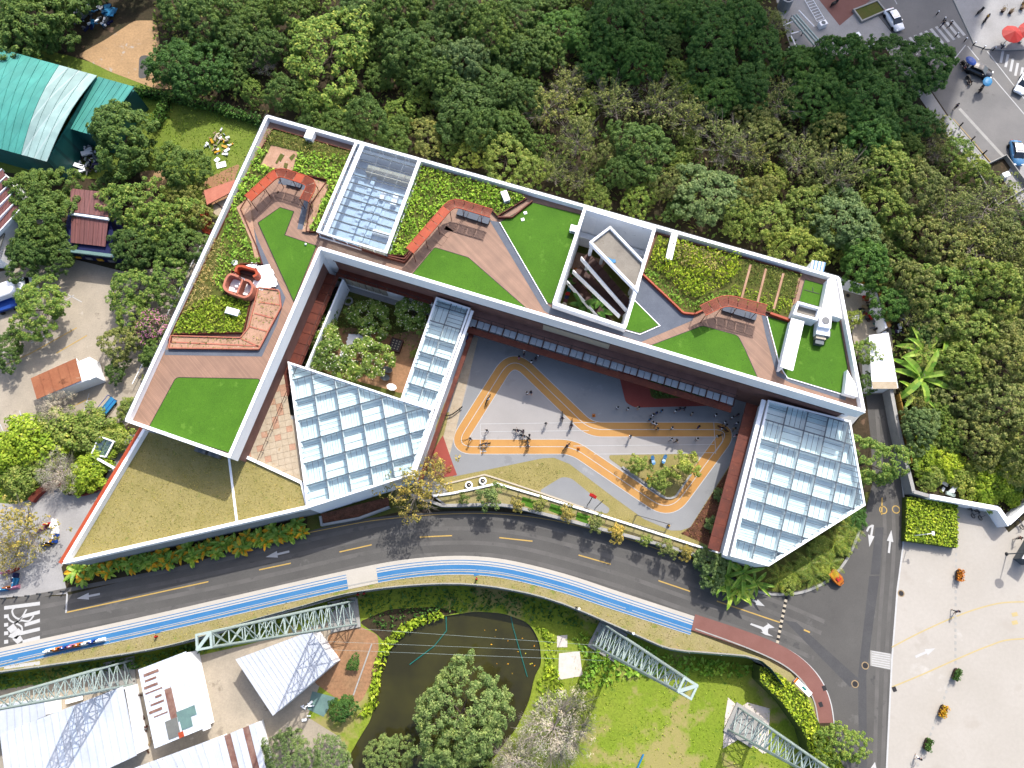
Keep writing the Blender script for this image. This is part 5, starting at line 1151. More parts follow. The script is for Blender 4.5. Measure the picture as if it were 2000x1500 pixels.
for i, q in enumerate([(908, 966), (1035, 972), (1090, 985), (1142, 1002), (1208, 1030)]):
    if i: sheet('artificial_grass', [(q[0]-14, q[1]-2), (q[0]+12, q[1]+6), (q[0]+6, q[1]+22), (q[0]-18, q[1]+12)], ZC+.045, mt['turf'])
pl2 = thing('roadside_planter', 'low grey walled planter against the glass hall beside the road', 'planter', (*W(690, 1005, 0).xy, 0))
mb = MB(); mb.band(xy(WP([(625, 1008), (628, 1025), (700, 1012), (760, 990)], 1.0)), .3, 0, 1.0); mb.build('planter_wall', mt['conc_wall'], pl2)
mb = MB(); mb.sheet(WP([(626, 1004), (630, 1022), (700, 1009), (760, 988), (760, 970)], .7), .7); mb.build('planter_soil', mt['mulch'], pl2)
# ================================================================ TREES AND SHRUBS
ADJ = dict(broad='dark green round tree', large='large dark tree', fine='yellow-green fine-leaved tree', thin='thin olive tree', bare='bare grey tree', shrub='bright green shrub', glossy='grey-green tree', deep='deep green tree', bright='bright green tree', olive='dull olive tree', lime='lime green tree')
def zone(x, y):
    return zone_(x, y)
def zone_(x, y):
    if x < 330 and y < 110: return 'in the corner above the teal shed'
    if y < 230 and x < 520: return 'beside the sand track behind the hedge'
    if y < 210:
        return ['in the wood far behind the skylight', 'in the wood far behind the middle roof bed', 'far back behind the light well', 'in the shaded wood behind the light well', 'in the shaded wood left of the pipework yard', 'in the shaded wood under the pipework yard', 'beside the shaded crossing'][min(6, max(0, int((x-560)//190)))]
    if x < 460: return ('between the teal shed and the school' if y < 400 else 'along the west wall of the school')
    if x < 1120: return 'close behind the north parapet near the skylight' if x < 840 else 'close behind the north parapet near the middle bed'
    if x < 1480: return 'close behind the light well parapet' if y > 290 else 'in the wood above the light well'
    if x < 1720: return 'in the wood above the planted east roof' if y < 420 else 'close to the north-east corner of the school'
    if y < 420: return 'beside the top right street'
    return 'in the scrub right of the service yard' if y < 640 else 'on the slope right of the lane wall'
MATS = dict(glossy=lf['glossy'], deep=lf['deep'], bright=lf['bright'], olive=lf['olive'], lime=lf['lime'], mid=lf['mid'], autumn=lf['autumn'])
FOREST = '''d 60 35 78|d 15 75 52|d 185 -30 50|d 100 70 46|d 20 -10 70|d 130 -20 60|d 255 -38 40|d 345 5 55|d 400 30 62|d 460 70 58|D 372 128 84|d 458 138 40|d 500 35 58|d 555 15 55|d 520 90 50
B 640 98 118|b 515 115 40|d 560 180 50|B 610 205 48|B 492 178 30|d 700 25 72|d 770 20 62|d 790 95 72|d 850 68 72|d 890 20 66|g 900 118 66|d 955 55 66|d 660 245 52|d 715 228 58|d 612 236 40|d 770 262 48|o 834 262 50|d 900 200 88|d 862 150 60|d 965 165 70|d 935 245 66|d 1012 30 60|d 1058 85 58|d 1012 108 58|B 1020 130 40|d 1016 186 56|f 985 305 72|f 925 300 44|f 1040 335 44
t 1065 205 66|t 1110 165 58|D 1120 62 80|D 1195 40 84|D 1265 35 78|D 1240 112 66|D 1330 18 66|D 1392 62 84|E 1385 128 56|D 1452 36 62|D 1490 95 56|D 1170 130 50|t 1290 195 70|t 1200 195 66|t 1130 265 62|d 1252 285 74|d 1215 335 48|l 1330 308 34|t 1420 275 78|D 1405 185 60|D 1465 165 60|t 1345 225 60|t 1525 195 66|E 1600 175 92|E 1690 195 92|D 1655 112 62|E 1755 130 72|E 1822 118 58|D 1565 120 50|E 1700 262 60|E 1785 235 50|o 1478 235 50
f 1735 325 68|t 1645 330 68|t 1562 300 62|o 1500 255 50|g 1392 378 84|f 1165 385 40|B 1250 385 44|t 1085 330 50|o 1305 360 42|o 1475 375 52|f 1500 425 66|f 1580 400 60|g 1655 435 78|f 1560 485 58|E 1690 508 62|f 1730 408 58|o 1798 368 62|t 1862 405 60|f 1905 335 40|t 1940 400 72|t 1905 480 76|o 1965 470 60|o 1830 470 66|o 1780 548 56|B 1850 560 66|f 1950 560 62|f 1905 640 70|o 1965 700 62|o 1855 625 50|E 1742 590 44|o 1700 470 44|f 1880 715 50|o 1962 640 60|g 1800 835 44|o 1868 775 46|o 1965 790 70|o 1920 865 48|o 2010 560 60|o 2020 880 60|t 1900 760 50|t 1985 490 60|o 1630 250 50|f 1615 470 40|t 1470 300 44|o 1600 330 44|o 1180 300 40|d 1000 245 50|d 745 150 40|d 820 150 46|f 1440 420 50'''
KM = dict(L=('broad', 'bright', 'bright'), d=('broad', None, 'broad'), D=('large', 'deep', 'deep'), b=('bare', None, 'bare'), B=('fine', 'bright', 'bright'), g=('broad', 'glossy', 'glossy'), f=('fine', None, 'fine'), t=('thin', None, 'thin'), o=('fine', 'olive', 'olive'), l=('shrub', 'lime', 'lime'), E=('large', 'deep', 'deep'))
SEEN = {}
def forest(txt):
    for ln in txt.replace('\n', '|').split('|'):
        k, x, y, r = ln.split(); x, y, r = float(x), float(y), float(r); kd, mk, ad = KM[k]
        if kd == 'large' and r < 64: kd = 'broad'
        w = 'tall broad ' if r > 72 else ('small ' if r < 46 else '')
        lab = w+ADJ[ad]+' '+zone(x, y)
        tree(kd, x, y, r, 0, lab, 'tree', lab, MATS.get(mk), hs=rnd.uniform(.85, 1.4) if r < 70 else rnd.uniform(.75, 1.05))
forest(FOREST)
taken = [tuple(map(float, l.split()[1:])) for l in FOREST.replace('\n', '|').split('|')]
WOOD = [(300, -20), (1500, -20), (1530, 95), (1700, 130), (1850, 235), (1925, 335), (2010, 420), (2010, 900), (1900, 900), (1800, 820), (1770, 600), (1660, 515), (1300, 400), (840, 290), (560, 200), (420, 160)]
gr = random.Random(5)
for _ in range(4000):
    x, y = gr.uniform(300, 2010), gr.uniform(-20, 900)
    if not inside((x, y), WOOD) or any((x-a)**2+(y-b)**2 < (.62*(r+24))**2 for a, b, r in taken): continue
    taken.append((x, y, 34)); kd, mk, ad = gr.choice([('fine', 'bright', 'bright'), ('fine', None, 'fine'), ('thin', None, 'thin'), ('broad', None, 'broad')] if x > 1000 else [('broad', None, 'broad'), ('fine', 'bright', 'bright')])
    lab = 'low '+ADJ[ad]+' '+zone(x, y); tree(kd, x, y, gr.uniform(30, 42), 0, lab, 'tree', lab, MATS.get(mk), hs=1.0)
# undergrowth that closes the wood's floor
leafbed('undergrowth', [(300, -40), (1500, -60), (1560, 100), (1850, 230), (1930, 330), (2080, 420), (2080, 960), (1960, 1000), (1880, 960), (1790, 960), (1720, 590), (1640, 535), (520, 222), (300, 170)], .05, 3.2, .8, .9, lf['mid'], 41, clump=.35, wob=.5)
for x, y, r, k, lab in [(235, 262, 76, 'd', 'big dark round tree at the right end of the teal shed'), (352, 322, 58, 'd', 'dark tree on the grass between the teal shed and the school'), (265, 300, 40, 'd', 'small dark tree tucked under the big tree by the teal shed'), (72, 372, 62, 'd', 'dark tree below the left end of the teal shed'), (82, 432, 66, 'd', 'dark tree left of the brown tin roof'), (62, 485, 55, 'd', 'dark tree shading the small white house'), (120, 495, 40, 'd', 'dark tree at the lower left corner of the brown tin roof'), (250, 395, 64, 'B', 'bright green tree at the right edge of the brown tin roof'), (312, 432, 66, 'B', 'bright green tree midway between brown tin roof and school wall'), (355, 478, 55, 'd', 'dark tree near the school west wall, level with the brown roof'), (270, 478, 56, 'd', 'dark tree below the brown tin roof'), (330, 545, 56, 'B', 'bright tree against the west wall above the blossom tree'), (262, 560, 52, 'B', 'bright tree at the right edge of the parking court'), (255, 612, 46, 'B', 'bright tree left of the pink blossom tree'), (240, 665, 46, 'o', 'olive tree below the blossom tree'), (380, 420, 44, 'o', 'olive tree beside the coral ground near the school wall'), (305, 690, 40, 'd', 'dark tree by the wall below the blossom tree'), (360, 375, 40, 'o', 'olive tree under the school west parapet'), (214, 358, 32, 'd', 'dark tree between debris heap and brown tin roof'), (74, 600, 60, 'L', 'lone bright green tree on the parking court'), (12, 682, 36, 'd', 'small dark tree at the left edge above the hut'), (226, 722, 26, 'd', 'small dark tree right of the rust-roofed hut'), (300, 760, 30, 'o', 'small olive tree against the lower west wall'), (1705, 900, 68, 'B', 'light green tree overhanging the lane beside the right glass hall'), (1688, 688, 36, 'B', 'green tree in the service yard left of the white container roof'), (1700, 745, 26, 'd', 'small tree at the bottom of the service yard'), (1664, 622, 24, 'f', 'yellow-green bush near the top of the service yard')]:
    kd, mk, ad = KM[k]; tree(kd, x, y, r, 0 if x < 1600 else .1, lab, 'tree', None, MATS.get(mk), hs=1.0)
tree('blossom', 298, 640, 42, 0, 'pink blossoming tree against the school west wall', v=0)
tree('thin', 40, 1030, 66, 0, 'sparse yellow-green tree over the upper coloured barriers', mat=lf['autumn'], v=0)
tree('thin', 22, 1085, 44, 0, 'sparse small tree behind the coloured barriers near the crossing', mat=lf['autumn'], v=1)
tree('thin', 815, 945, 86, 0, 'tall sparse yellow-leaved street tree at the corner of the middle glass hall', mat=lf['autumn'], v=2, hs=1.35)
tree('thin', 848, 915, 40, 0, 'sparse yellow-leaved tree over the coral ramp', mat=lf['autumn'], v=1)
tree('bare', 112, 925, 46, 0, 'bare tree casting a branching shadow on the paved square', v=0)
tree('bare', 108, 800, 40, 0, 'bare grey tree between the hut and the green slope', v=1)
tree('feather', 900, 1400, 128, LOW, 'big pale feathery tree overhanging the pond', v=0)
tree('feather', 905, 1472, 80, LOW, 'feathery tree at the bottom edge below the pond tree', v=1, mat=lf['mid'])
tree('feather', 760, 1478, 56, LOW, 'feathery tree at the bottom edge left of the pond tree', v=1)
tree('feather', 560, 1480, 62, LOW, 'feathery tree at the bottom edge beside the tin roofs', v=0, mat=lf['feather'])
tree('feather', 645, 1482, 50, LOW, 'small feathery tree at the bottom edge by the yard shade', v=1)
tree('bare', 1085, 1430, 100, LOW, 'large bare pinkish-grey tree beside the pond', v=1)
tree('thin', 1130, 1385, 56, LOW, 'half-bare tree on the right of the large bare tree', v=0)
tree('bare', 1010, 1490, 70, LOW, 'bare grey tree at the bottom edge right of the pond trees', v=0)
tree('broad', 690, 1295, 17, LOW, 'small round dark bush on the red earth path', 'bush', mat=lf['deep'], name='bush', v=0)
tree('broad', 668, 1386, 30, LOW, 'small dark tree beside the patio by the pond', mat=lf['deep'], v=1)
tree('broad', 676, 1368, 16, LOW, 'small dark bush touching the tree beside the patio', 'bush', mat=lf['deep'], name='bush', v=2)
tree('fine', 1645, 1455, 52, 0, 'bright green tree at the bottom of the lane near the lattice mast', mat=lf['bright'], v=0)
def hedge_block(px, z0, h, label, seed):
    c = W(*px[0], z0); t = thing('hedge', label, 'hedge', (c.x, c.y, z0)); mb = MB(); mb.prism(xy(WP(px, z0+h)), z0, z0+h); mb.build('hedge_core', mt['hedge_core'], t)
    q = scatter(px, z0+h, 46, seed); g = np.random.default_rng(seed); n = len(q); cc = np.column_stack([q, z0+h+g.uniform(-.1, .35, n)]); N = g.normal(size=(n, 3))*.6+[0, 0, .8]; o0 = np.array([c.x, c.y, z0])
    me = leaf_mesh('hedge_leaves', cc-o0, N, g.uniform(.2, .5, n), .55, seed, lf['hedge']); o = bpy.data.objects.new('hedge_leaves', me); COL.objects.link(o); o.parent = t; tag(o, kind='stuff')
# bank and corner shrubs
for i, (x, y, r, lab) in enumerate([(60, 862, 58, 'left'), (125, 838, 50, 'upper middle'), (182, 842, 46, 'upper right'), (172, 922, 46, 'lower right, above the seat wall'), (45, 935, 40, 'lower left'), (225, 862, 34, 'beside the coral trim'), (0, 890, 48, 'at the left picture edge'), (250, 795, 22, 'against the school corner'), (85, 900, 36, 'in the centre')]):
    tree('shrub', x, y, r, 0, 'lime green shrub on the slope below the parking court: '+lab, 'shrub', 'shrubs on the grass slope', lf['lime' if i % 3 else 'hedge'])
for i, (x, y, r) in enumerate([(1800, 895, 34), (1820, 930, 30), (1850, 905, 36), (1880, 935, 34), (1940, 940, 44), (1985, 925, 50), (1925, 965, 30), (1840, 870, 30), (1970, 960, 30), (1900, 925, 28), (1790, 780, 24), (1980, 880, 40)]):
    tree('shrub', x, y, r, 0, ('lime green' if i % 2 else 'yellow-green')+' low shrub behind the white wall above the plaza', 'shrub', ('lime' if i % 2 else 'yellow')+' shrubs behind the plaza wall', lf['lime' if i % 2 else 'hedge'])
hedge_block([(1770, 970), (1870, 986), (1870, 1070), (1768, 1056)], 0, 1.1, 'square dense hedge block in the corner of the plaza beside the lane', 42)
hedge_block([(1484, 1300), (1520, 1315), (1575, 1360), (1608, 1430), (1650, 1500), (1650, 1540), (1600, 1540), (1570, 1430), (1530, 1375), (1484, 1330)], LOW, 3.2, 'long curving bright hedge between the red footway and the range', 43)
leafbed('ivy', [(-20, 1325), (300, 1278), (480, 1228), (600, 1190), (690, 1168), (690, 1180), (480, 1255), (300, 1300), (-20, 1350)], LOW+.05, 14, .6, .8, lf['deep'], 44, wob=.5)
leafbed('bank_plants', [(690, 1166), (790, 1150), (900, 1146), (1000, 1158), (1100, 1184), (1180, 1216), (1150, 1230), (1080, 1215), (1040, 1212), (980, 1192), (900, 1192), (860, 1200), (780, 1226), (740, 1226)], LOW+.05, 12, .5, .5, lf['deep'], 45, wob=.5, clump=.6)
leafbed('waterside_plants', [(858, 1190), (868, 1206), (795, 1234), (762, 1268), (744, 1320), (738, 1380), (712, 1402), (698, 1398), (722, 1366), (728, 1310), (745, 1255), (785, 1218)], LOW, 20, .6, .6, lf['hedge'], 46, wob=.5)
leafbed('waterside_plants', [(1036, 1208), (1062, 1250), (1066, 1300), (1050, 1330), (1040, 1400), (1070, 1380), (1110, 1360), (1085, 1300), (1082, 1240)], LOW, 18, .6, .6, lf['hedge'], 47, wob=.5, clump=.7)
leafbed('broadleaf_scrub', [(1110, 1235), (1180, 1232), (1230, 1250), (1300, 1278), (1400, 1290), (1480, 1300), (1450, 1320), (1330, 1316), (1230, 1320), (1160, 1350), (1130, 1340), (1150, 1290)], LOW, 14, .75, .8, lf['bed'], 48, wob=.5, clump=.5)
leafbed('range_grass', [(1060, 1200), (1200, 1260), (1440, 1320), (1480, 1340), (1560, 1480), (1560, 1540), (1050, 1540), (1120, 1340)], LOW+.01, 5, .34, .12, lf['turfgrass'], 49, .35, wob=.8, clump=.3)
leafbed('meadow_grass', [(270, 180), (520, 245), (440, 400), (330, 330), (290, 250)], .02, 7, .34, .15, lf['turfgrass'], 50, .35, wob=.8, clump=.4)
leafbed('verge_grass', [(-20, 1300), (300, 1235), (560, 1175), (790, 1128), (930, 1121), (1000, 1130), (1200, 1192), (1355, 1244), (1500, 1300), (1470, 1288), (1310, 1266), (1240, 1238), (1100, 1178), (1000, 1150), (900, 1139), (790, 1143), (680, 1158), (480, 1213), (300, 1266), (-20, 1312)], .02, 7, .22, .1, lf['drygrass'], 51, .35, wob=.8)
leafbed('slope_scrub', [(1770, 620), (1960, 600), (2080, 700), (2080, 960), (1960, 1000), (1880, 955), (1790, 945), (1780, 800)], .02, 6, .5, .6, lf['lime'], 52, wob=.5, clump=.4)
leafbed('slope_scrub', [(-20, 900), (60, 850), (160, 830), (245, 800), (255, 840), (190, 950), (110, 950), (-20, 980)], .02, 12, .5, .5, lf['hedge'], 53, wob=.5, clump=.5)
# hedge behind the teal shed and along the meadow
for nm, px in (('long', [(258, 172), (330, 184), (420, 206), (508, 232)]), ('short', [(322, 188), (312, 215), (300, 240)])):
    pts = [p.xy for p in WP(px, 1.6)]; g = np.random.default_rng(61); Cs = []
    for a, b in zip(pts, pts[1:]):
        n = int((b-a).length*170); t = g.random(n)[:, None]; c = np.array([a.x, a.y])*(1-t)+np.array([b.x, b.y])*t; Cs.append(np.column_stack([c+g.normal(size=(n, 2))*.38, g.uniform(.1, 1.9, n)]))
    Cs = np.concatenate(Cs); N = g.normal(size=Cs.shape)+np.array([0, -.2, .8]); o0 = Vector((*pts[1], 0))
    t = thing('clipped_hedge', 'long clipped green hedge between the sand track and the meadow' if nm == 'long' else 'short clipped hedge running off the long one into the meadow', 'hedge', o0)
    me = leaf_mesh('hedge_leaves', Cs-np.array(o0), N, g.uniform(.25, .5, len(Cs)), .6, 61, lf['deep']); o = bpy.data.objects.new('hedge_leaves', me); COL.objects.link(o); o.parent = t
    mb = MB(); mb.band(pts, .5, 0, 1.5); mb.build('hedge_core', mt['forest_floor'], t)
# small trees inside the school grounds
for x, y, r, lab in [(722, 620, 38, 'frangipani tree in the middle of the courtyard, the topmost in full sun'), (625, 652, 36, 'frangipani tree at the left wall of the courtyard'), (648, 692, 40, 'frangipani tree at the lower left of the courtyard'), (712, 700, 44, 'largest frangipani tree at the bottom of the courtyard'), (806, 608, 36, 'frangipani tree in shade by the glass corridor')]:
    tree('plumeria', x, y, r*1.25, ZC, lab)
tree('young', 645, 605, 20, ZC, 'small shaded shrub at the upper left of the courtyard', 'shrub', mat=lf['deep'], name='shrub')
tree('young', 812, 690, 14, ZC, 'small shrub against the glass corridor wall in the courtyard', 'shrub', mat=lf['lime'], name='shrub')
for x, y, r, lab in [(1244, 906, 23, 'young yellow-green tree nearest the left tip of the grass island'), (1286, 938, 25, 'young yellow-green tree at the lower edge of the grass island'), (1338, 912, 30, 'largest young tree, at the right of the grass island'), (1302, 925, 16, 'small young tree between the two larger ones on the grass island')]:
    tree('young', x, y, r*1.18, ZC, lab, 'tree', None, lf['lime'], hs=1.1)
tree('round', 1406, 966, 15, ZC, 'round clipped bush on bark chips, the upper of two', 'bush'); tree('round', 1393, 1024, 18, ZC, 'round clipped bush on bark chips, the lower of two', 'bush')
tree('young', 1312, 762, 14, ZC, 'shaded bush in the pit inside the terracotta ramp', 'bush', mat=lf['deep'], name='bush')
for i, (x, y, r, m, lab) in enumerate([(958, 967, 32, 'glossy', 'dark grey-green tree in the planter strip near the tyre planters'), (905, 972, 14, 'mid', 'small shrub below the left tyre planter'), (1010, 985, 18, 'autumn', 'sparse young tree in the planter strip right of the dark tree'), (1052, 985, 20, 'olive', 'olive young tree in the planter strip by the first green patch'), (1108, 1002, 20, 'autumn', 'sparse young tree in the planter strip left of the second green patch'), (1164, 1022, 22, 'olive', 'olive young tree in the planter strip below the grey pad'), (1205, 1042, 22, 'autumn', 'sparse young tree in the planter strip below the grass tip'), (1260, 1055, 16, 'lime', 'small lime shrub in the planter strip'), (1305, 1072, 22, 'olive', 'olive young tree in the planter strip near its right end'), (1340, 1080, 18, 'autumn', 'sparse young tree at the right end of the planter strip')]):
    tree('young', x, y, r, ZC-.1, lab, 'tree', None, MATS.get(m, lf['mid']), hs=1.1)
tree('broad', 1390, 1108, 44, 0, 'leafy tree hanging over the road below the bark bed', mat=lf['feather'], v=3)
# croton hedge along the terrace wall, bananas and palms at the corner
k = 0
for i in range(38):
    t = i/37; x = 150+t*440; y = 1122-t*94+7*math.sin(i*1.7)+(i % 2)*10-(8 if t < .3 else 0)
    put_plant('croton', x, y, 0, 1.25 if i % 3 else 1.5, 'croton_plant', ('taller ' if i % 3 == 0 else 'lower ')+'yellow-green plant along the terrace wall, '+['at the stop line end', 'left of the middle', 'below the lawn divider', 'at the grey planter end'][min(3, i//10)], 'plant', 'plants along the terrace wall', .8)
for x, y, s_, lab in [(1420, 1128, 1.5, 'left of the corner tip'), (1452, 1120, 1.7, 'under the tip of the right glass hall'), (1448, 1150, 1.6, 'overhanging the road at the corner'), (1478, 1138, 1.5, 'nearest the kerb at the corner'), (1432, 1155, 1.3, 'hanging lowest over the road'), (1400, 1140, 1.2, 'beside the leafy tree over the road')]:
    put_plant('banana', x, y, 0, s_*.85, 'banana_plant', 'broad-leaved banana plant '+lab, 'plant', 'banana plants at the road corner', 1.8)
PALMS = [(1522, 1128), (1552, 1118), (1580, 1100), (1588, 1128), (1606, 1082), (1622, 1100), (1630, 1060), (1652, 1050), (1660, 1028)]
for i, (x, y) in enumerate(PALMS):
    put_plant('palm', x, y, 0, 1.1, 'palm', 'small bushy palm in the corner bed below the right glass hall', 'palm', 'palms in the corner bed', 1.0)
for x, y, r, lab in [(1540, 1138, 22, 'yellow-green bush at the curved kerb, leftmost in the corner bed'), (1568, 1108, 20, 'yellow-green bush in the middle of the corner bed'), (1610, 1115, 18, 'yellow-green bush behind the orange cart'), (1600, 1062, 20, 'yellow-green bush under the slanting glass edge'), (1645, 1072, 18, 'yellow-green bush at the upper kerb of the corner bed'), (1672, 1015, 24, 'dark bush at the top of the corner bed below the lane tree')]:
    tree('shrub', x, y, r, 0, lab, 'shrub', None, lf['lime' if 'yellow' in lab else 'deep'])
leafbed('corner_planting', [(1480, 1130), (1520, 1108), (1640, 1030), (1690, 995), (1675, 1035), (1655, 1075), (1608, 1132), (1560, 1150), (1490, 1150)], .03, 7, .5, .6, lf['mid'], 54, wob=.5, clump=.8)
for x, y, s_, lab in [(1800, 690, 2.2, 'left of three on the slope'), (1845, 660, 1.9, 'upper one on the slope'), (1795, 740, 2.1, 'lower one beside the yellow fence'), (1790, 765, 1.6, 'lowest one beside the yellow fence')]:
    put_plant('banana', x, y, 0, s_, 'banana_plant', 'banana plant with long leaves right of the service yard, '+lab, 'plant', 'banana plants on the slope', 2.0)
# ================================================================ NEIGHBOURING BUILDINGS
def sheets(t, A, B, Cc, D, n, mats, curve=0.0, ks=1, rib=.03, th=.05, name='roof_sheet', wob=.014):
    """roof laid in n sheets between eave A-B and eave D-C; curve lifts the middle"""
    A, B, Cc, D = map(Vector, (A, B, Cc, D)); ep = .012/max(1, (B-A).length)
    for i in range(n):
        u0, u1 = i/n, (i+1)/n; mb = MB(); dz = rnd.uniform(-wob, wob); rows = []
        for k in range(ks+1):
            v = k/ks; up = Vector((0, 0, dz+curve*math.sin(math.pi*v)))
            p, q = A.lerp(B, u0+ep).lerp(D.lerp(Cc, u0+ep), v)+up, A.lerp(B, u1-ep).lerp(D.lerp(Cc, u1-ep), v)+up
            r = p.lerp(q, .88); z = Vector((0, 0, th)); zr = Vector((0, 0, th+rib))
            rows.append([p, q, q+zr, r.lerp(q, .5)+zr, r+z, p+z])
        mb.loft(rows); mb.build(name, mats[i % len(mats)] if isinstance(mats, list) else mats, t)
def walls(t, pts, z0, z1, m, w=.2, name='wall'):
    mb = MB(); mb.band(xy(pts), w, z0, z1, 0, True); mb.build(name, m, t)
# big teal shed
ts = thing('teal_shed', 'large shed with a curved teal roof and one pale translucent strip', 'shed', (*W(60, 200, 0).xy, 0))
A, B, Cc, D = W(-120, 62, 5.6), W(190, 148, 5.6), W(92, 316, 5.6), W(-120, 258, 5.6)
sheets(ts, A, B, Cc, D, 17, [mt['teal_roof']]*13+[mt['pale_teal']]*4, .9, 7, .06, .04)
walls(ts, shrink([A, B, Cc, D], .25), 0, 5.5, mt['teal_wall'])
an = thing('teal_annex', 'lower flat teal roofed annex at the right side of the big teal shed', 'shed', (*W(200, 200, 0).xy, 0))
A, B, Cc, D = W(192, 150, 5.2), W(263, 170, 5.2), W(192, 268, 4.7), W(132, 250, 4.7)
sheets(an, A, B, Cc, D, 6, mt['teal_roof'], 0, 1, .05); walls(an, shrink([A, B, Cc, D], .3), 0, 4.6, mt['teal_wall'])
# brown roofs and the white house at the left
br = thing('brown_roof_shed', 'brown corrugated tin shed with a white gutter between two roof slopes', 'shed', (*W(175, 430, 0).xy, 0))
sheets(br, W(138, 368, 4.4), W(212, 376, 4.4), W(212, 424, 4.8), W(138, 414, 4.8), 8, mt['brown_roof']); sheets(br, W(140, 420, 4.3), W(212, 431, 4.3), W(206, 482, 3.7), W(138, 474, 3.7), 8, mt['brown_roof'])
mb = MB(); mb.seg(W(138, 417, 4.6), W(212, 428, 4.6), .35, 4.35, 4.75); mb.build('gutter', mt['white'], br)
mb = MB(); mb.seg(W(112, 486, 3.6), W(226, 500, 3.6), .5, 3.2, 3.6); mb.build('fascia', mt['patina_tin'], br)
mb = MB(); mb.prism(xy(WP([(140, 372), (210, 380), (224, 496), (116, 484)], 3.6)), 0, 3.3); mb.build('wall', mt['navy'], br)
for k in range(5):
    mb = MB(); p = W(130+k*22, 500+k*2.6, 1.6); mb.box((p.x, p.y, 1.6), (.9, .12, .6), -.1); mb.build('sign_panel', mt['sign_yellow' if k % 2 else 'grey'], br)
lr = thing('ribbed_brown_roof', 'brown roof with white ribs cut off by the left picture edge', 'shed', (*W(0, 400, 0).xy, 0))
A, B, Cc, D = W(-70, 350, 5.4), W(18, 372, 5.4), W(44, 412, 4.9), W(-60, 466, 4.9)
sheets(lr, W(4, 330, 5.4), W(46, 402, 5.4), W(-10, 470, 4.9), W(-70, 400, 4.9), 6, mt['brown_roof'])
for k in range(6):
    a = W(4, 330, 5.5).lerp(W(46, 402, 5.5), k/5); b = W(-70, 400, 5.0).lerp(W(-10, 470, 5.0), k/5); mb = MB(); mb.seg(a, b, .14, 5.0, 5.6); mb.build('rib', mt['white'], lr)
walls(lr, shrink([W(4, 330, 5.4), W(46, 402, 5.4), W(-10, 470, 4.9), W(-70, 400, 4.9)], .3), 0, 4.8, mt['wall_grey'])
wh = thing('white_house', 'small white rendered house with a dark window at the left edge', 'house', (*W(0, 500, 0).xy, 0))
q = xy(WP([(-80, 430), (4, 458), (-10, 500), (-80, 495)], 4.5)); mb = MB(); mb.prism(q, 0, 4.3); mb.build('wall', mt['wall_grey'], wh); mb = MB(); mb.prism(xy(shrink(q, -.3)), 4.3, 4.5); mb.build('roof', mt['grey_tin'], wh)
a, b = Vector(q[1]), Vector(q[2]); mb = MB(); f = mb
for k in (.25, .5):
    mb = MB(); mb.seg(a.lerp(b, k), a.lerp(b, k+.2), .12, 1.6, 3.0); mb.build('window', mt['glass_dark'], wh)
# lorry
def truck():
    a, b = W(-30, 578, 2.4), W(62, 545, 2.4); t = thing('lorry', 'white and blue lorry parked at the left edge of the parking court', 'lorry', (*a.xy.lerp(b.xy, .5), 0), None, math.atan2((b-a).y, (b-a).x))
    mb = MB(); mb.loft([[(x, y*w, z) for y, z in ((-1.1, .6), (1.1, .6), (1.1, h-.15), (.95, h), (-.95, h), (-1.1, h-.15))] for x, w, h in ((-3.4, .96, 2.5), (-3.3, 1, 2.6), (.9, 1, 2.6), (1.0, .96, 2.5))]); mb.build('cargo_box', mt['white_clean'], t, True)
    mb = MB(); mb.loft([[(x, y, z) for y, z in ((-1.05, .5), (1.05, .5), (1.05, h-.2), (.9, h), (-.9, h), (-1.05, h-.2))] for x, h in ((1.1, 2.0), (1.3, 2.3), (2.3, 2.25), (2.7, 1.7), (3.2, 1.5), (3.3, .9))]); mb.build('cab', mt['white'], t, True)
    mb = MB(); mb.face([(2.32, -.9, 2.2), (2.32, .9, 2.2), (2.72, .95, 1.72), (2.72, -.95, 1.72)]); mb.face([(2.34, -.9, 2.22), (2.34, .9, 2.22), (2.74, .95, 1.74), (2.74, -.95, 1.74)]); mb.build('windscreen', mt['glass_dark'], t, True)
    mb = MB(); mb.box((-1.2, -1.15, 1.2), (4.2, .08, .5)); mb.build('side_stripe', mt['blue'], t, True)
    for x in (-2.4, 2.3):
        for y in (-1, 1): mb = MB(); mb.tube((x, y*.85, .45), (x, y*1.12, .45), .45, .45, 12); mb.build('wheel', mt['black'], t, True)
truck()
bt = thing('blue_tipper', 'blue flat-bed cart half hidden under the lone tree', 'cart', (*W(20, 600, 0).xy, 0), None, .35)
mb = MB(); mb.box((0, 0, .9), (3.0, 1.6, .5)); mb.build('bed', mt['blue'], bt, True)
for x in (-1, 1):
    for y in (-.8, .8): mb = MB(); mb.tube((x, y-.1, .35), (x, y+.1, .35), .35, .35, 10); mb.build('wheel', mt['black'], bt, True)
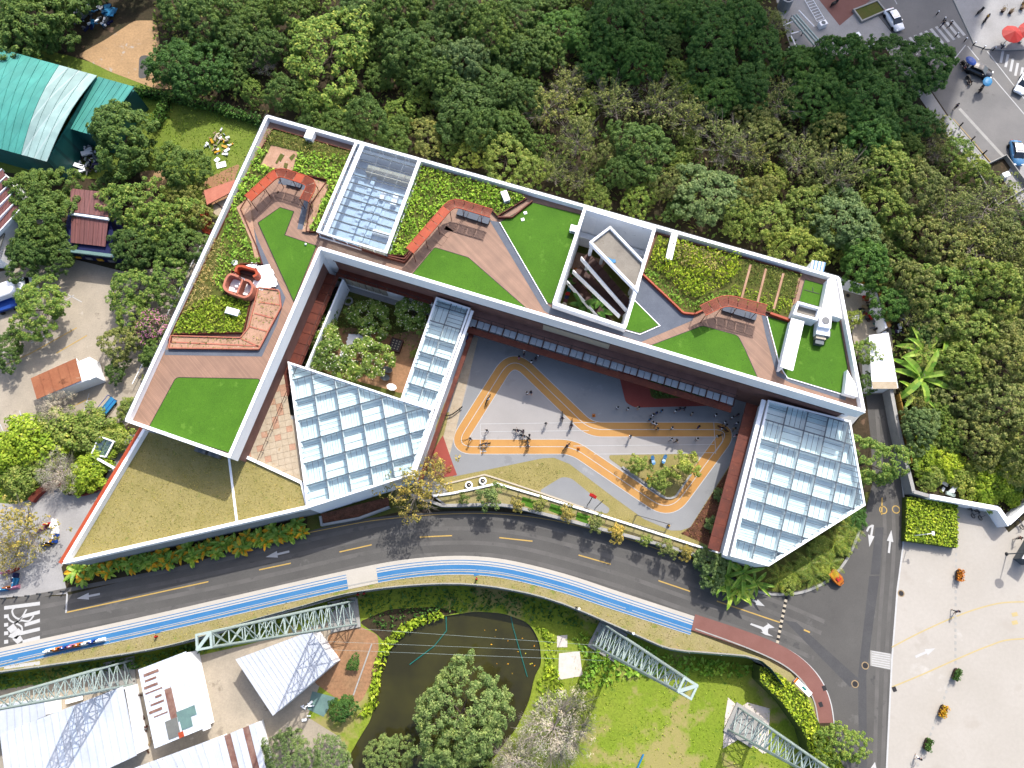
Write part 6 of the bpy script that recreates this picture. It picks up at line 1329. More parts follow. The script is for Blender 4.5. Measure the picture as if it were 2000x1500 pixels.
# rust-roofed hut
hu = thing('rusty_hut', 'small white hut with a rust-stained tilted roof on the parking court', 'hut', (*W(120, 740, 0).xy, 0))
hw = xy(WP([(66, 740), (148, 702), (160, 742), (76, 778)], 2.9)); sheets(hu, W(60, 739, 3.0), W(148, 700, 3.0), W(160, 743, 2.8), W(72, 780, 2.8), 5, [mt['rust_roof'] if 'rust_roof' in mt else mt['coral_pale']], 0, 1, .03)
mb = MB(); mb.prism(xy(shrink(WP([(66, 740), (178, 694), (192, 738), (78, 780)], 2.5), .2)), 0, 2.6); mb.build('wall', mt['wall_grey'], hu)
mb = MB(); mb.prism(xy(WP([(150, 700), (178, 742), (160, 744)], 2.6)), 2.6, 2.7); mb.build('side_roof', mt['white_clean'], hu)
for x in (104, 140):
    mb = MB(); a, b = W(x, 770-(x-104)*.42, 1.8), W(x+18, 763-(x-104)*.42, 1.8); mb.seg(a, b, .1, 1.2, 2.1); mb.build('window', mt['glass_dark'], hu)
# things on the left paving and bank
def wall_seat(px, label):
    t = thing('seat_wall', label, 'bench', (*W(*px[1], 0).xy, 0), 'red seat walls on the paved square'); P = smooth_line(WP(px, .9), 4)
    mb = MB(); mb.band(xy(P), .75, 0, .8); mb.build('seat_body', mt['ramp_red'], t); acc = 0
    for a, b in zip(P, P[1:]):
        mb = MB(); mb.seg(a, b, .85, .8, .88); mb.build('seat_slat', mt['rust'], t)
wall_seat([(58, 978), (72, 962), (95, 946), (120, 944)], 'curved dark red seat wall below the green slope')
wall_seat([(153, 963), (175, 957), (196, 948)], 'short straight dark red seat wall beside the coral trim')
cart = thing('hand_cart', 'blue handcart with rails against the lower west wall', 'cart', (*W(212, 798, 0).xy, 0), None, 1.0)
mb = MB(); mb.box((0, 0, .5), (3.2, 1.2, .1)); mb.build('deck', mt['sky'], cart, True)
for y in (-.6, .6): mb = MB(); mb.path([(-1.6, y, .5), (-1.6, y, 1.3), (1.6, y, 1.3), (1.6, y, .5)], .05); mb.build('rail', mt['blue'], cart, True)
for x in (-1.1, 1.1):
    for y in (-.5, .5): mb = MB(); mb.tube((x, y-.06, .25), (x, y+.06, .25), .25, .25, 10); mb.build('wheel', mt['black'], cart, True)
sh = thing('glass_shelter', 'small white framed glass shelter on the green slope', 'shelter', (*W(200, 880, 0).xy, 0)); q = WP([(193, 852), (222, 862), (206, 892), (178, 888)], 2.4)
for a, b in zip(q, q[1:]+q[:1]): mb = MB(); mb.seg(a, b, .18, 2.2, 2.4); mb.build('frame_bar', mt['white_clean'], sh); m2 = MB(); m2.tube((a.x, a.y, 0), (a.x, a.y, 2.3), .08, .08, 6); m2.build('frame_post', mt['white'], sh)
for k in range(2):
    mb = MB(); r = [q[0].lerp(q[1], k/2+.03), q[0].lerp(q[1], k/2+.47), q[3].lerp(q[2], k/2+.47), q[3].lerp(q[2], k/2+.03)]; mb.prism(xy(r), 2.28, 2.31); mb.build('pane', mt['canopy_glass'], sh)
mb = MB(); mb.seg(W(176, 888, 2.6), W(222, 914, 2.6), .3, 2.2, 2.5); mb.build('canopy_beam', mt['white_clean'], sh)
mb = MB(); mb.seg(W(176, 905, 1.2), W(214, 917, 1.2), .35, .9, 1.2); mb.build('lower_beam', mt['wall_grey'], sh)
# coral annex outside the west wall
ca = thing('coral_canopy', 'coral canopy with a tilted panel outside the upper west wall', 'canopy', (*W(430, 385, 0).xy, 0))
mb = MB(); mb.prism(xy(WP([(398, 372), (462, 350), (450, 376), (404, 400)], 3.2)), 3.0, 3.2); mb.build('canopy_slab', mt['coral_pale'], ca)
mb = MB(); mb.prism(xy(round_line(WP([(386, 398), (404, 400), (410, 430), (424, 430), (412, 456), (390, 448)], 1.2), .4)), .02, .5); mb.build('ramp', mt['coral'], ca)
mb = MB(); mb.prism(xy(WP([(406, 404), (448, 384), (428, 428), (410, 420)], 2.0)), 1.8, 2.0); mb.build('tilted_panel', mt['stone_pale'], ca)
for a, b in (((406, 404), (428, 428)), ((420, 395), (440, 410))): mb = MB(); mb.seg(W(*a, 2.2), W(*b, 2.2), .12, 2.0, 2.15); mb.build('cross_bar', mt['rust_dark'], ca)
for q in ((404, 396), (445, 380), (400, 376)): mb = MB(); p = W(*q, 2); mb.tube((p.x, p.y, 0), (p.x, p.y, 3), .08, .08, 6); mb.build('post', mt['rust'], ca)
wf = thing('white_railing', 'long thin white rail between the trees and the school west wall', 'railing', (*W(310, 620, 0).xy, 0)); pts = WP([(396, 470), (345, 575), (300, 668), (258, 750)], 1.1)
mb = MB(); mb.band(xy(pts), .1, 1.0, 1.1); mb.build('top_rail', mt['white_clean'], wf)
for a, b in zip(pts, pts[1:]):
    for k in range(5): c = a.lerp(b, k/5); mb = MB(); mb.tube((c.x, c.y, 0), (c.x, c.y, 1.05), .04, .04, 5); mb.build('post', mt['white'], wf)
# heaps: nobody could count what is in them
def heap(name, label, px, n, cols, seed, smax=1.4, z0=0, zmax=.8):
    g = random.Random(seed); mb = MB(); lst = [mt[c] for c in cols]; pts = scatter(px, z0, 3, seed)
    for i in range(min(n, len(pts))):
        p = pts[i]; s_ = g.uniform(.2, smax); d_ = (s_, s_*g.uniform(.15, .5), g.uniform(.05, .4)); z = z0+g.uniform(.05, zmax); a = g.uniform(0, 3.14); ti = g.uniform(-.4, .4)
        ca_, sa_ = math.cos(a), math.sin(a); k = len(mb.v); mb.box((p[0], p[1], z), d_, a, g.randrange(len(cols)))
        for j in range(k, len(mb.v)):
            x, y, zz = mb.v[j]; mb.v[j] = (x, y, zz+ti*((x-p[0])*ca_+(y-p[1])*sa_))
    o = mb.build(name, lst); tag(o, label, None, None, 'stuff'); return o
heap('scrap_heap', 'heap of pale metal scrap under the teal annex', [(112, 300), (140, 268), (170, 275), (205, 318), (190, 345), (150, 340)], 110, ['white', 'grey', 'wall_grey', 'steel_pale', 'navy', 'dark', 'steel_grey'], 3, 1.8)
heap('scrap_heap', 'scattered pale rubbish on the meadow left of the school', [(400, 290), (420, 255), (440, 252), (456, 292), (440, 304)], 55, ['white', 'cream', 'sign_yellow', 'wall_grey', 'tan', 'steel_pale'], 4, 1.1, 0, .4)
heap('scrap_heap', 'shaded rubbish by the trees in the top left corner', [(135, 20), (165, 12), (230, 10), (222, 50), (150, 60)], 60, ['sky', 'wall_grey', 'grey', 'steel_grey', 'navy', 'white'], 5, 1.4, 0, .4)
for q, rz, nm in (((432, 322), .3, 'larger'), ((424, 312), .9, 'smaller')):
    p = W(*q, .1); mb = MB(); mb.box((p.x, p.y, .08), (1.5, 1.0, .1) if nm == 'larger' else (.8, .7, .08), rz); tag(mb.build('white_board', mt['white_clean']), nm+' white board lying on the meadow beside the rubbish', 'board')
p = W(216, 22, .4); mb = MB()
for k in range(5): mb.box((p.x+rnd.uniform(-.8, .8), p.y+rnd.uniform(-.8, .8), .2+.08*k), (1.6, 1.1, .06), rnd.uniform(0, 3))
tag(mb.build('blue_tarpaulin', mt['sky']), 'crumpled blue tarpaulin beside the shaded rubbish', 'tarpaulin')
p = W(152, 24, .2); mb = MB(); mb.box((p.x, p.y, .15), (2.6, 1.1, .08), -.4); tag(mb.build('grey_panel', mt['grey']), 'grey rectangular panel lying among the shaded rubbish', 'panel')
# ---------------------------------------------------------------- sheds below the road
def gable(name, label, A, B, Cc, D, z0, n, mats, wm, **k):
    c = (A+B+Cc+D)/4; t = thing(name, label, 'shed', (c.x, c.y, z0)); sheets(t, A, B, Cc, D, n, mats, **k); walls(t, shrink([A, B, Cc, D], .25), z0, min(A.z, D.z)-.15, wm); return t
gable('white_square_shed', 'square white-roofed shed standing askew beside the red earth path', W(460, 1288, 1.4), W(608, 1232, 1.8), W(653, 1296, 1.8), W(533, 1398, 1.4), LOW, 16, mt['white_tin'], mt['wall_grey'])
gable('large_white_shed', 'large shed roofed in long pale white sheets at the bottom left', W(0, 1434, 1.0), W(241, 1340, 1.4), W(268, 1475, 1.0), W(20, 1590, .6), LOW, 17, [mt['white_tin'], mt['old_white']] if 'old_white' in mt else mt['white_tin'], mt['wall_grey'])
gable('small_white_shed', 'white lean-to roof at the left edge under the lattice mast', W(-60, 1385, 1.4), W(86, 1365, 1.4), W(90, 1398, 1.0), W(-60, 1462, 1.0), LOW, 10, mt['white_tin'], mt['wall_grey'])
rs = gable('patched_shed', 'long tin shed patched with rusty and green sheets', W(270, 1308, 1.6), W(364, 1272, 1.6), W(400, 1422, 1.0), W(302, 1462, 1.0), LOW, 11, mt['old_tin'], mt['wall_grey'])
def onr(u0, u1, v0, v1, m, lift=.12, name='patch_sheet'):
    A, B, Cc, D = W(270, 1308, 1.6), W(364, 1272, 1.6), W(400, 1422, 1.0), W(302, 1462, 1.0); f = lambda u, v: A.lerp(B, u).lerp(D.lerp(Cc, u), v)+Vector((0, 0, lift)); mb = MB(); mb.sheet([f(u0, v0), f(u1, v0), f(u1, v1), f(u0, v1)]); mb.sheet([f(u0, v0)-Vector((0, 0, .03)), f(u1, v0)-Vector((0, 0, .03)), f(u1, v1)-Vector((0, 0, .03)), f(u0, v1)-Vector((0, 0, .03))]); mb.build(name, mt[m], rs)
onr(.42, .56, .36, .74, 'rust_tin'); onr(.4, .6, .06, .34, 'white_clean', .13)
for k in range(8): onr(.02+rnd.random()*.2, .3+rnd.random()*.12, .08+k*.078, .08+k*.078+rnd.uniform(.015, .04), 'rust_tin', .125)
onr(.55, .92, .68, .8, 'patina_tin', .14); onr(.58, .8, .8, .92, 'patina_tin', .135); onr(.3, .54, .74, .97, 'grey_tin', .13); onr(.5, .6, .93, 1.0, 'coral', .15)
mb = MB(); mb.seg(W(366, 1280, 1.2), W(404, 1425, .8), .9, .5, .9); mb.build('lean_to', mt['white'], rs)
gable('long_tin_roof', 'pale ridged tin roof running along the bottom edge below the patched shed', W(262, 1500, .6), W(425, 1440, .9), W(442, 1500, .6), W(300, 1570, .4), LOW, 11, [mt['old_tin'], mt['white_tin'], mt['white_tin']], mt['wall_grey'])
gable('rusted_tin_roof', 'rust-streaked tin roof at the bottom edge beside the feathery tree', W(426, 1442, 1.0), W(498, 1412, 1.0), W(520, 1500, .6), W(446, 1520, .6), LOW, 6, [mt['old_tin'], mt['rust_tin'], mt['white_tin']], mt['wall_grey'])
heap('yard_junk', 'scattered junk in the narrow yard between the white and the patched sheds', [(244, 1330), (264, 1312), (300, 1462), (270, 1475)], 26, ['tan', 'grey', 'rust', 'white', 'brown'], 8, .9, LOW, .4)
heap('yard_junk', 'scattered junk beside the patio by the pond', [(586, 1375), (610, 1370), (606, 1404), (588, 1408)], 16, ['white', 'red', 'steel_grey', 'white'], 9, .8, LOW, .5)
p = W(108, 1380, LOW+.6); mb = MB(); mb.box((p.x, p.y, LOW+.4), (.7, .6, .8), .2); mb.box((p.x, p.y, LOW+.82), (.76, .66, .06), .2); tag(mb.build('red_bin', mt['red']), 'red box in the brown yard between the white roofs', 'box')
p = W(145, 1367, LOW+.6); t = thing('white_trolley', 'long white trolley in the brown yard under the mast', 'trolley', (p.x, p.y, LOW), None, .25)
mb = MB(); mb.box((0, 0, .6), (2.2, .5, .1)); mb.build('tray', mt['white_clean'], t, True)
for x in (-.9, .9): mb = MB(); mb.tube((x, -.2, 0), (x, -.2, .6), .04, .04, 5); mb.tube((x, .2, 0), (x, .2, .6), .04, .04, 5); mb.build('trestle', mt['steel_grey'], t, True)
# ---------------------------------------------------------------- lattice masts of the old range
def mast(base, top, label, wb=3.1, wt=1.05, cap=True):
    """four-legged lattice mast; its height follows from how far its head is displaced in the picture"""
    b = W(*base, LOW); lo, hi = 5.0, 80.0
    for _ in range(40):
        h = (lo+hi)/2; q = W(*top, h)
        if (q.xy-b.xy).length > 0 and q.xy.length < b.xy.length: hi = h
        else: lo = h
    h = (lo+hi)/2; t = thing('lattice_mast', label, 'mast', (b.x, b.y, LOW), 'lattice masts of the driving range'); rz = math.atan2(b.y, b.x)
    def cor(z, k):
        w = (wb+(wt-wb)*z/(h-LOW))/2; a = rz+math.pi/4+k*math.pi/2; return Vector((b.x+w*1.414*math.cos(a), b.y+w*1.414*math.sin(a), LOW+z))
    Hh = h-LOW; n = 14
    for k in range(4): mb = MB(); mb.tube(cor(0, k), cor(Hh, k), .13, .1, 6); mb.build('leg', mt['steel_pale'], t)
    for f in range(4):
        mb = MB()
        for i in range(n):
            z0, z1 = Hh*i/n, Hh*(i+1)/n; g_ = (f+1) % 4
            mb.tube(cor(z0, f), cor(z1, g_), .06, .06, 4); mb.tube(cor(z1, f), cor(z1, g_), .055, .055, 4)
            if i % 2 == 0: mb.tube(cor(z0, g_), cor(z1, f), .06, .06, 4)
        mb.build('lattice_panel', mt['steel_pale'], t)
    mb = MB(); mb.band([tuple(cor(Hh, k).xy) for k in range(4)], .16, h-.1, h+.08, 0, True); mb.box((b.x, b.y, h+.05), (wt*1.5, .25, .1), rz+.8); mb.build('head_frame', mt['steel_pale'], t)
    mb = MB(); mb.box((b.x, b.y, LOW+.15), (wb*1.3, wb*1.3, .3), rz); mb.build('footing', mt['kerb'], t)
    return t, h
m1, h1_ = mast((673, 1200), (399, 1258), 'lattice mast rising beside the white square shed, above the yard')
m2, h2_ = mast((236, 1318), (-14, 1372), 'lattice mast leaning out to the left edge above the white lean-to')
m3, h3_ = mast((1186, 1250), (1342, 1346), 'lattice mast on the right bank of the pond, its head over the range grass')
m4, h4_ = mast((1452, 1415), (1640, 1528), 'lattice mast on the pale slab at the bottom right, cut by the edge')
sheet('mast_slab', [(1422, 1362), (1445, 1382), (1460, 1372), (1504, 1384), (1500, 1470), (1490, 1472), (1450, 1440), (1412, 1462), (1416, 1400)], LOW+.03, mt['pale_slab'])
sheet('mast_slab', [(1088, 1242), (1108, 1240), (1108, 1264), (1088, 1264)], LOW+.03, mt['pale_slab']); sheet('mast_slab', [(1092, 1276), (1132, 1272), (1138, 1320), (1090, 1328)], LOW+.034, mt['pale_slab'])
wires = thing('guy_wires', 'thin cables strung between the masts over the pond', 'cable', (0, 0, LOW)); WL[wires.name] = Vector((0, 0, LOW))
for a, b in (((700, 1228), (1190, 1262)), ((640, 1253), (1190, 1275)), ((620, 1268), (1180, 1290))): mb = MB(); mb.tube(W(*a, 4), W(*b, 4), .014, .014, 4); mb.build('cable', mt['steel_pale'], wires)
mb = MB(); mb.path(WP([(870, 1170), (872, 1232), (848, 1262), (800, 1298)], LOW-.2), .06); tag(mb.build('floating_pipe', mt['teal']), 'teal pipe floating across the left half of the pond', 'pipe')
mb = MB(); mb.path(WP([(996, 1195), (1002, 1225), (1030, 1322)], LOW-.2), .05); tag(mb.build('floating_pipe', mt['teal']), 'teal pipe floating along the right side of the pond', 'pipe')
leafbed('floating_leaves', [(930, 1205), (1040, 1225), (1050, 1310), (960, 1320), (950, 1250)], LOW-.32, .35, .24, .03, lf['croton'], 71, wob=.05)
mb = MB(); mb.path(WP([(1245, 1500), (1257, 1473)], LOW+.15), .12); tag(mb.build('blue_pipe', mt['sky']), 'short blue pipe lying on the range grass at the bottom edge', 'pipe')
ep = MB(); ep.band(xy(WP([(690, 1358), (726, 1258)], LOW+.15)), .18, LOW, LOW+.15); tag(ep.build('path_kerb', mt['kerb']), 'narrow white kerb along the red earth path', 'kerb')
# tower standing north of the frame; its shade crosses the wood
T = 175.0; off = Vector((math.sin(SUN_AZ), math.cos(SUN_AZ), 0))*((T-7)/math.tan(SUN_EL))
ta_, tb_ = W(1150, 128, 7)+off, W(1876, 268, 7)+off; back = Vector((0, 1, 0))*26
tw = thing('tower_block', 'tall pale office tower just north of the picture, shading the wood', 'tower', ((ta_+tb_).xy/2).to_3d())
q = xy([ta_, tb_, tb_+back, ta_+back]); mb = MB(); mb.prism(q, 0, T-.6); mb.build('tower_body', mt['wall_grey'], tw); mb = MB(); mb.band(q, .5, T-.6, T, 0, True); mb.build('roof_parapet', mt['white'], tw)
for k in range(40):
    mb = MB(); z = 3+k*4.2; dd = (tb_-ta_).normalized(); nn = Vector((dd.y, -dd.x, 0))*.06; mb.seg(ta_+nn+dd, tb_+nn-dd, .12, z, z+2.2); mb.build('window_band', mt['glass_dark'], tw)
# ================================================================ VEHICLES, STREET THINGS, PLAY THINGS, PEOPLE
def tagged(name, label, cat, px, z, rz=0, group=None, sc=None, zc=0):
    p = W(px[0], px[1], z+zc); return thing(name, label, cat, (p.x, p.y, z), group, rz, sc)
def heading(a, b, z=0):
    p, q = W(*a, z), W(*b, z); return math.atan2((q-p).y, (q-p).x)
def car(label, px, rz, body, roof=None, Ln=4.5):
    t = tagged('car', label, 'car', px, .02, rz, 'cars on the top right street', None, .9); k = Ln/4.5; roof = roof or body
    def ring(x, w, z0, z1, sh): return [(x*k, y*w, z) for y, z in ((-.86, z0), (-.9, (z0+z1)/2), (-.9*sh, z1), (0, z1+.03), (.9*sh, z1), (.9, (z0+z1)/2), (.86, z0))]
    mb = MB(); mb.loft([ring(-2.25, .84, .42, .78, .9), ring(-2.1, .96, .3, .92, .92), ring(-1.5, 1, .25, .95, .92), ring(0, 1, .25, .92, .94), ring(1.2, 1, .25, .9, .92), ring(1.9, .96, .28, .8, .9), ring(2.2, .82, .36, .66, .86), ring(2.25, .7, .42, .58, .86)]); mb.build('body', body, t, True, True)
    P = [(-1.85, .95, .72), (-1.25, 1.4, .62), (.35, 1.42, .62), (1.15, .94, .76)]
    mb = MB(); mb.loft([[(x*k, -w, z), (x*k, w, z), (x*k, w+.08, max(.9, z-.2)), (x*k, -w-.08, max(.9, z-.2))] for x, z, w in P]); mb.build('cabin', mt['glass_dark'], t, True)
    mb = MB(); mb.loft([[(x*k, -w, z), (x*k, -w*.5, z+.04), (x*k, w*.5, z+.04), (x*k, w, z), (x*k, w, z-.05), (x*k, -w, z-.05)] for x, z, w in ((-1.28, 1.41, .6), (-.5, 1.47, .63), (.36, 1.43, .6))]); mb.build('roof', roof, t, True)
    for x, y in ((-1.4, -.84), (-1.4, .84), (1.35, -.84), (1.35, .84)): mb = MB(); mb.tube((x*k, y-.1, .32), (x*k, y+.1, .32), .32, .32, 14); mb.build('wheel', mt['black'], t, True)
    for y in (-.6, .6):
        mb = MB(); mb.box((2.12*k, y, .68), (.2, .35, .12)); mb.build('headlight', mt['white_clean'], t, True); mb = MB(); mb.box((-2.2*k, y, .78), (.12, .35, .12)); mb.build('tail_light', mt['red'], t, True)
        mb = MB(); mb.box((.7*k, y*1.58, 1.0), (.2, .14, .12)); mb.build('mirror', body, t, True)
    for sx in (-.15,):
        mb = MB(); mb.box((sx, 0, 1.475), (.7, .8, .02)); mb.build('sunroof', mt['glass_dark'], t, True)
    return t
mt['car_white'] = plain('white_car_paint', (.75, .76, .78, 1), .2, 0, .6); mt['car_black'] = plain('black_car_paint', C(46, 48, 54), .15, 0, .7); mt['car_blue'] = plain('light_blue_car_paint', C(96, 168, 224), .2, 0, .6)
car('white car with a dark sunroof waiting in shade before the crossing', (1748, 36), heading((1735, 14), (1762, 58)), mt['car_white'])
car('black car half in sunlight turning by the stop line', (1914, 135), heading((1888, 126), (1942, 148)), mt['car_black'])
car('blue taxi with a white roof at the right edge of the street', (1988, 297), heading((1982, 262), (1992, 325)), mt['car_blue'], mt['car_white'])
car('white car at the right edge beside the sunlit crossing', (2002, 160), heading((2012, 130), (1990, 168)), mt['car_white'])
# ---- people
def skin_person(name, pose, hsc):
    """one continuous body grown over a skeleton; head, limbs, hands and feet, then clothes by limb"""
    J = dict(pel=(0, 0, .93), che=(0, 0, 1.22), nec=(0, 0, 1.43), hea=(.02, 0, 1.56), top=(.02, 0, 1.66))
    def lr(n, y, x, z): J[n+'l'] = (x, y, z); J[n+'r'] = (x, -y, z)
    lr('sh', .17, 0, 1.38); lr('hi', .09, 0, .9); sit = pose == 'ride'
    for s, sg in (('l', 1), ('r', -1)):
        st_ = {'stand': 0, 'walk': .22*sg, 'reach': .05*sg, 'ride': 0}[pose]
        if sit:
            J['kn'+s] = (.34, .14*sg, .72); J['an'+s] = (.3, .13*sg, .34); J['to'+s] = (.46, .14*sg, .28)
            J['el'+s] = (.2, .24*sg, 1.16); J['wr'+s] = (.4, .2*sg, 1.06); J['ha'+s] = (.48, .18*sg, 1.06)
        else:
            J['kn'+s] = (st_*.7+.03, .1*sg, .5); J['an'+s] = (st_*1.1-.02, .1*sg, .09); J['to'+s] = (st_*1.1+.14, .11*sg, .04)
            if pose == 'reach': J['el'+s] = (.22, .22*sg, 1.24); J['wr'+s] = (.44, .2*sg, 1.3); J['ha'+s] = (.54, .19*sg, 1.32)
            else: J['el'+s] = (-st_*.5, .25*sg, 1.13); J['wr'+s] = (-st_*.9+.1, .26*sg, .92); J['ha'+s] = (-st_+.13, .26*sg, .83)
    if sit:
        for n in ('che', 'nec', 'hea', 'top', 'shl', 'shr'): x, y, z = J[n]; J[n] = (x+.1+.12*(z-.93), y, z)
    E = [('pel', 'che'), ('che', 'nec'), ('nec', 'hea'), ('hea', 'top')]
    for s in 'lr': E += [('che', 'sh'+s), ('sh'+s, 'el'+s), ('el'+s, 'wr'+s), ('wr'+s, 'ha'+s), ('pel', 'hi'+s), ('hi'+s, 'kn'+s), ('kn'+s, 'an'+s), ('an'+s, 'to'+s)]
    rad = dict(pel=(.15, .12), che=(.16, .12), nec=(.06, .06), hea=(.1*hsc, .11*hsc), top=(.07*hsc, .08*hsc), sh=(.075, .075), el=(.05, .05), wr=(.035, .035), ha=(.04, .025), hi=(.095, .095), kn=(.065, .065), an=(.045, .045), to=(.04, .03))
    nm = list(J); me = bpy.data.meshes.new(name); me.from_pydata([J[n] for n in nm], [(nm.index(a), nm.index(b)) for a, b in E], [])
    o = bpy.data.objects.new(name, me); COL.objects.link(o); md = o.modifiers.new('skin', 'SKIN'); sv = me.skin_vertices[0].data if me.skin_vertices else None
    if sv is None:
        bm = bmesh.new(); bm.from_mesh(me); bm.verts.layers.skin.verify(); bm.to_mesh(me); bm.free(); sv = me.skin_vertices[0].data
    for i, n in enumerate(nm): sv[i].radius = rad[n] if n in rad else rad[n[:2]]; sv[i].use_root = n == 'pel'
    o.modifiers.new('sub', 'SUBSURF').levels = 1
    dg = bpy.context.evaluated_depsgraph_get(); out = bpy.data.meshes.new_from_object(o.evaluated_get(dg)); bpy.data.objects.remove(o)
    V = np.array([J[n] for n in nm]); reg = {'pel': 1, 'hi': 1, 'kn': 1, 'che': 0, 'sh': 0, 'nec': 2, 'hea': 2, 'top': 2, 'el': 2, 'wr': 2, 'ha': 2, 'an': 2, 'to': 3}
    for k in ('skin_shirt', 'skin_trousers', 'skin', 'shoe'): out.materials.append({'skin_shirt': mt['white_clean'], 'skin_trousers': mt['navy'], 'skin': mt['skin'], 'shoe': mt['dark']}[k])
    for p in out.polygons:
        c = np.array(p.center); i = int(((V-c)**2).sum(1).argmin()); n = nm[i]; p.material_index = reg[n] if n in reg else reg[n[:2]]; p.use_smooth = True
    h = MB(); hx, hy, hz = J['hea']; h.ball((hx-.03, 0, hz+.055), .135*hsc, .95, 9, 6); hm = bpy.data.meshes.new(name+'_hair'); hm.from_pydata([v for v in h.v], [], h.f); hm.materials.append(mt['hair']); hm.update()
    f = MB()
    for y in (-.04, .04): f.ball((hx+.105*hsc, y*hsc, hz+.02), .014, 1, 5, 4)
    f.ball((hx+.125*hsc, 0, hz-.01), .02, 1.3, 5, 4); f.box((hx+.108*hsc, 0, hz-.06), (.01, .05, .012)); fm = bpy.data.meshes.new(name+'_face'); fm.from_pydata(f.v, [], f.f); fm.materials.append(mt['brown']); fm.update()
    return out, hm, fm
BODY = {(p, a): skin_person('person_'+p, p, 1.35 if a else 1.0) for p in ('stand', 'walk', 'reach', 'ride') for a in (0, 1)}
def person(px, z, label, pose='stand', shirt='white_clean', legs='navy', child=True, rz=None, group=None, hair='hair', h=None):
    sc = h or (rnd.uniform(1.4, 1.6)/1.7 if child else rnd.uniform(.96, 1.02))
    t = tagged('person', label, 'person', px, z, rnd.uniform(0, 6.28) if rz is None else rz, group, sc, .9*sc)
    for nm, me in zip(('body', 'hair', 'face'), BODY[(pose, 1 if child else 0)]):
        o = bpy.data.objects.new(nm, me); COL.objects.link(o); o.parent = t
        if nm == 'body':
            for i, m in ((0, shirt), (1, legs)): o.material_slots[i].link = 'OBJECT'; o.material_slots[i].material = mt[m]
        if nm == 'hair' and hair != 'hair': o.material_slots[0].link = 'OBJECT'; o.material_slots[0].material = mt[hair]
    return t
BIKE = {}
def bike_parts():
    if BIKE: return
    for nm, fn, m in (('front_wheel', lambda b: ring(b, .38, .2), 'black'), ('rear_wheel', lambda b: ring(b, -.38, .2), 'black'), ('frame', lambda b: (b.path([(-.38, 0, .2), (-.15, 0, .42), (.3, 0, .46), (.38, 0, .2)], .03), b.path([(-.15, 0, .42), (0, 0, .25), (.3, 0, .46)], .025)), 'grey'), ('handlebar', lambda b: (b.tube((.3, 0, .44), (.28, 0, .66), .02), b.tube((.28, -.22, .66), (.28, .22, .66), .02)), 'dark'), ('saddle', lambda b: b.box((-.16, 0, .47), (.28, .14, .06)), 'dark')):
        b = MB(); fn(b); me = bpy.data.meshes.new(nm); me.from_pydata(b.v, [], b.f); me.materials.append(mt[m]); me.update(); BIKE[nm] = me
def ring(b, x, r, w=.03, n=14):
    pts = [Vector((x+r*math.cos(6.283*i/n), 0, r+.01+r*math.sin(6.283*i/n))) for i in range(n+1)]; b.path(pts, w, 4)
    for i in range(0, n, 3): b.tube((x, 0, r+.01), pts[i], .008, .008, 3)
def bike(px, z, label, rz, sc=1.0, m=None, group='balance bikes on the playground', name='balance_bike', cat='bicycle'):
    bike_parts(); t = tagged(name, label, cat, px, z, rz, group, sc)
    for nm, me in BIKE.items():
        o = bpy.data.objects.new(nm, me); COL.objects.link(o); o.parent = t
        if nm == 'frame' and m: o.material_slots[0].link = 'OBJECT'; o.material_slots[0].material = mt[m]
    return t
ZG = ZC+.05
G1, G2, G3 = 'children in sun on the playground', 'children in shade on the playground', 'children gathered at the top of the playground'
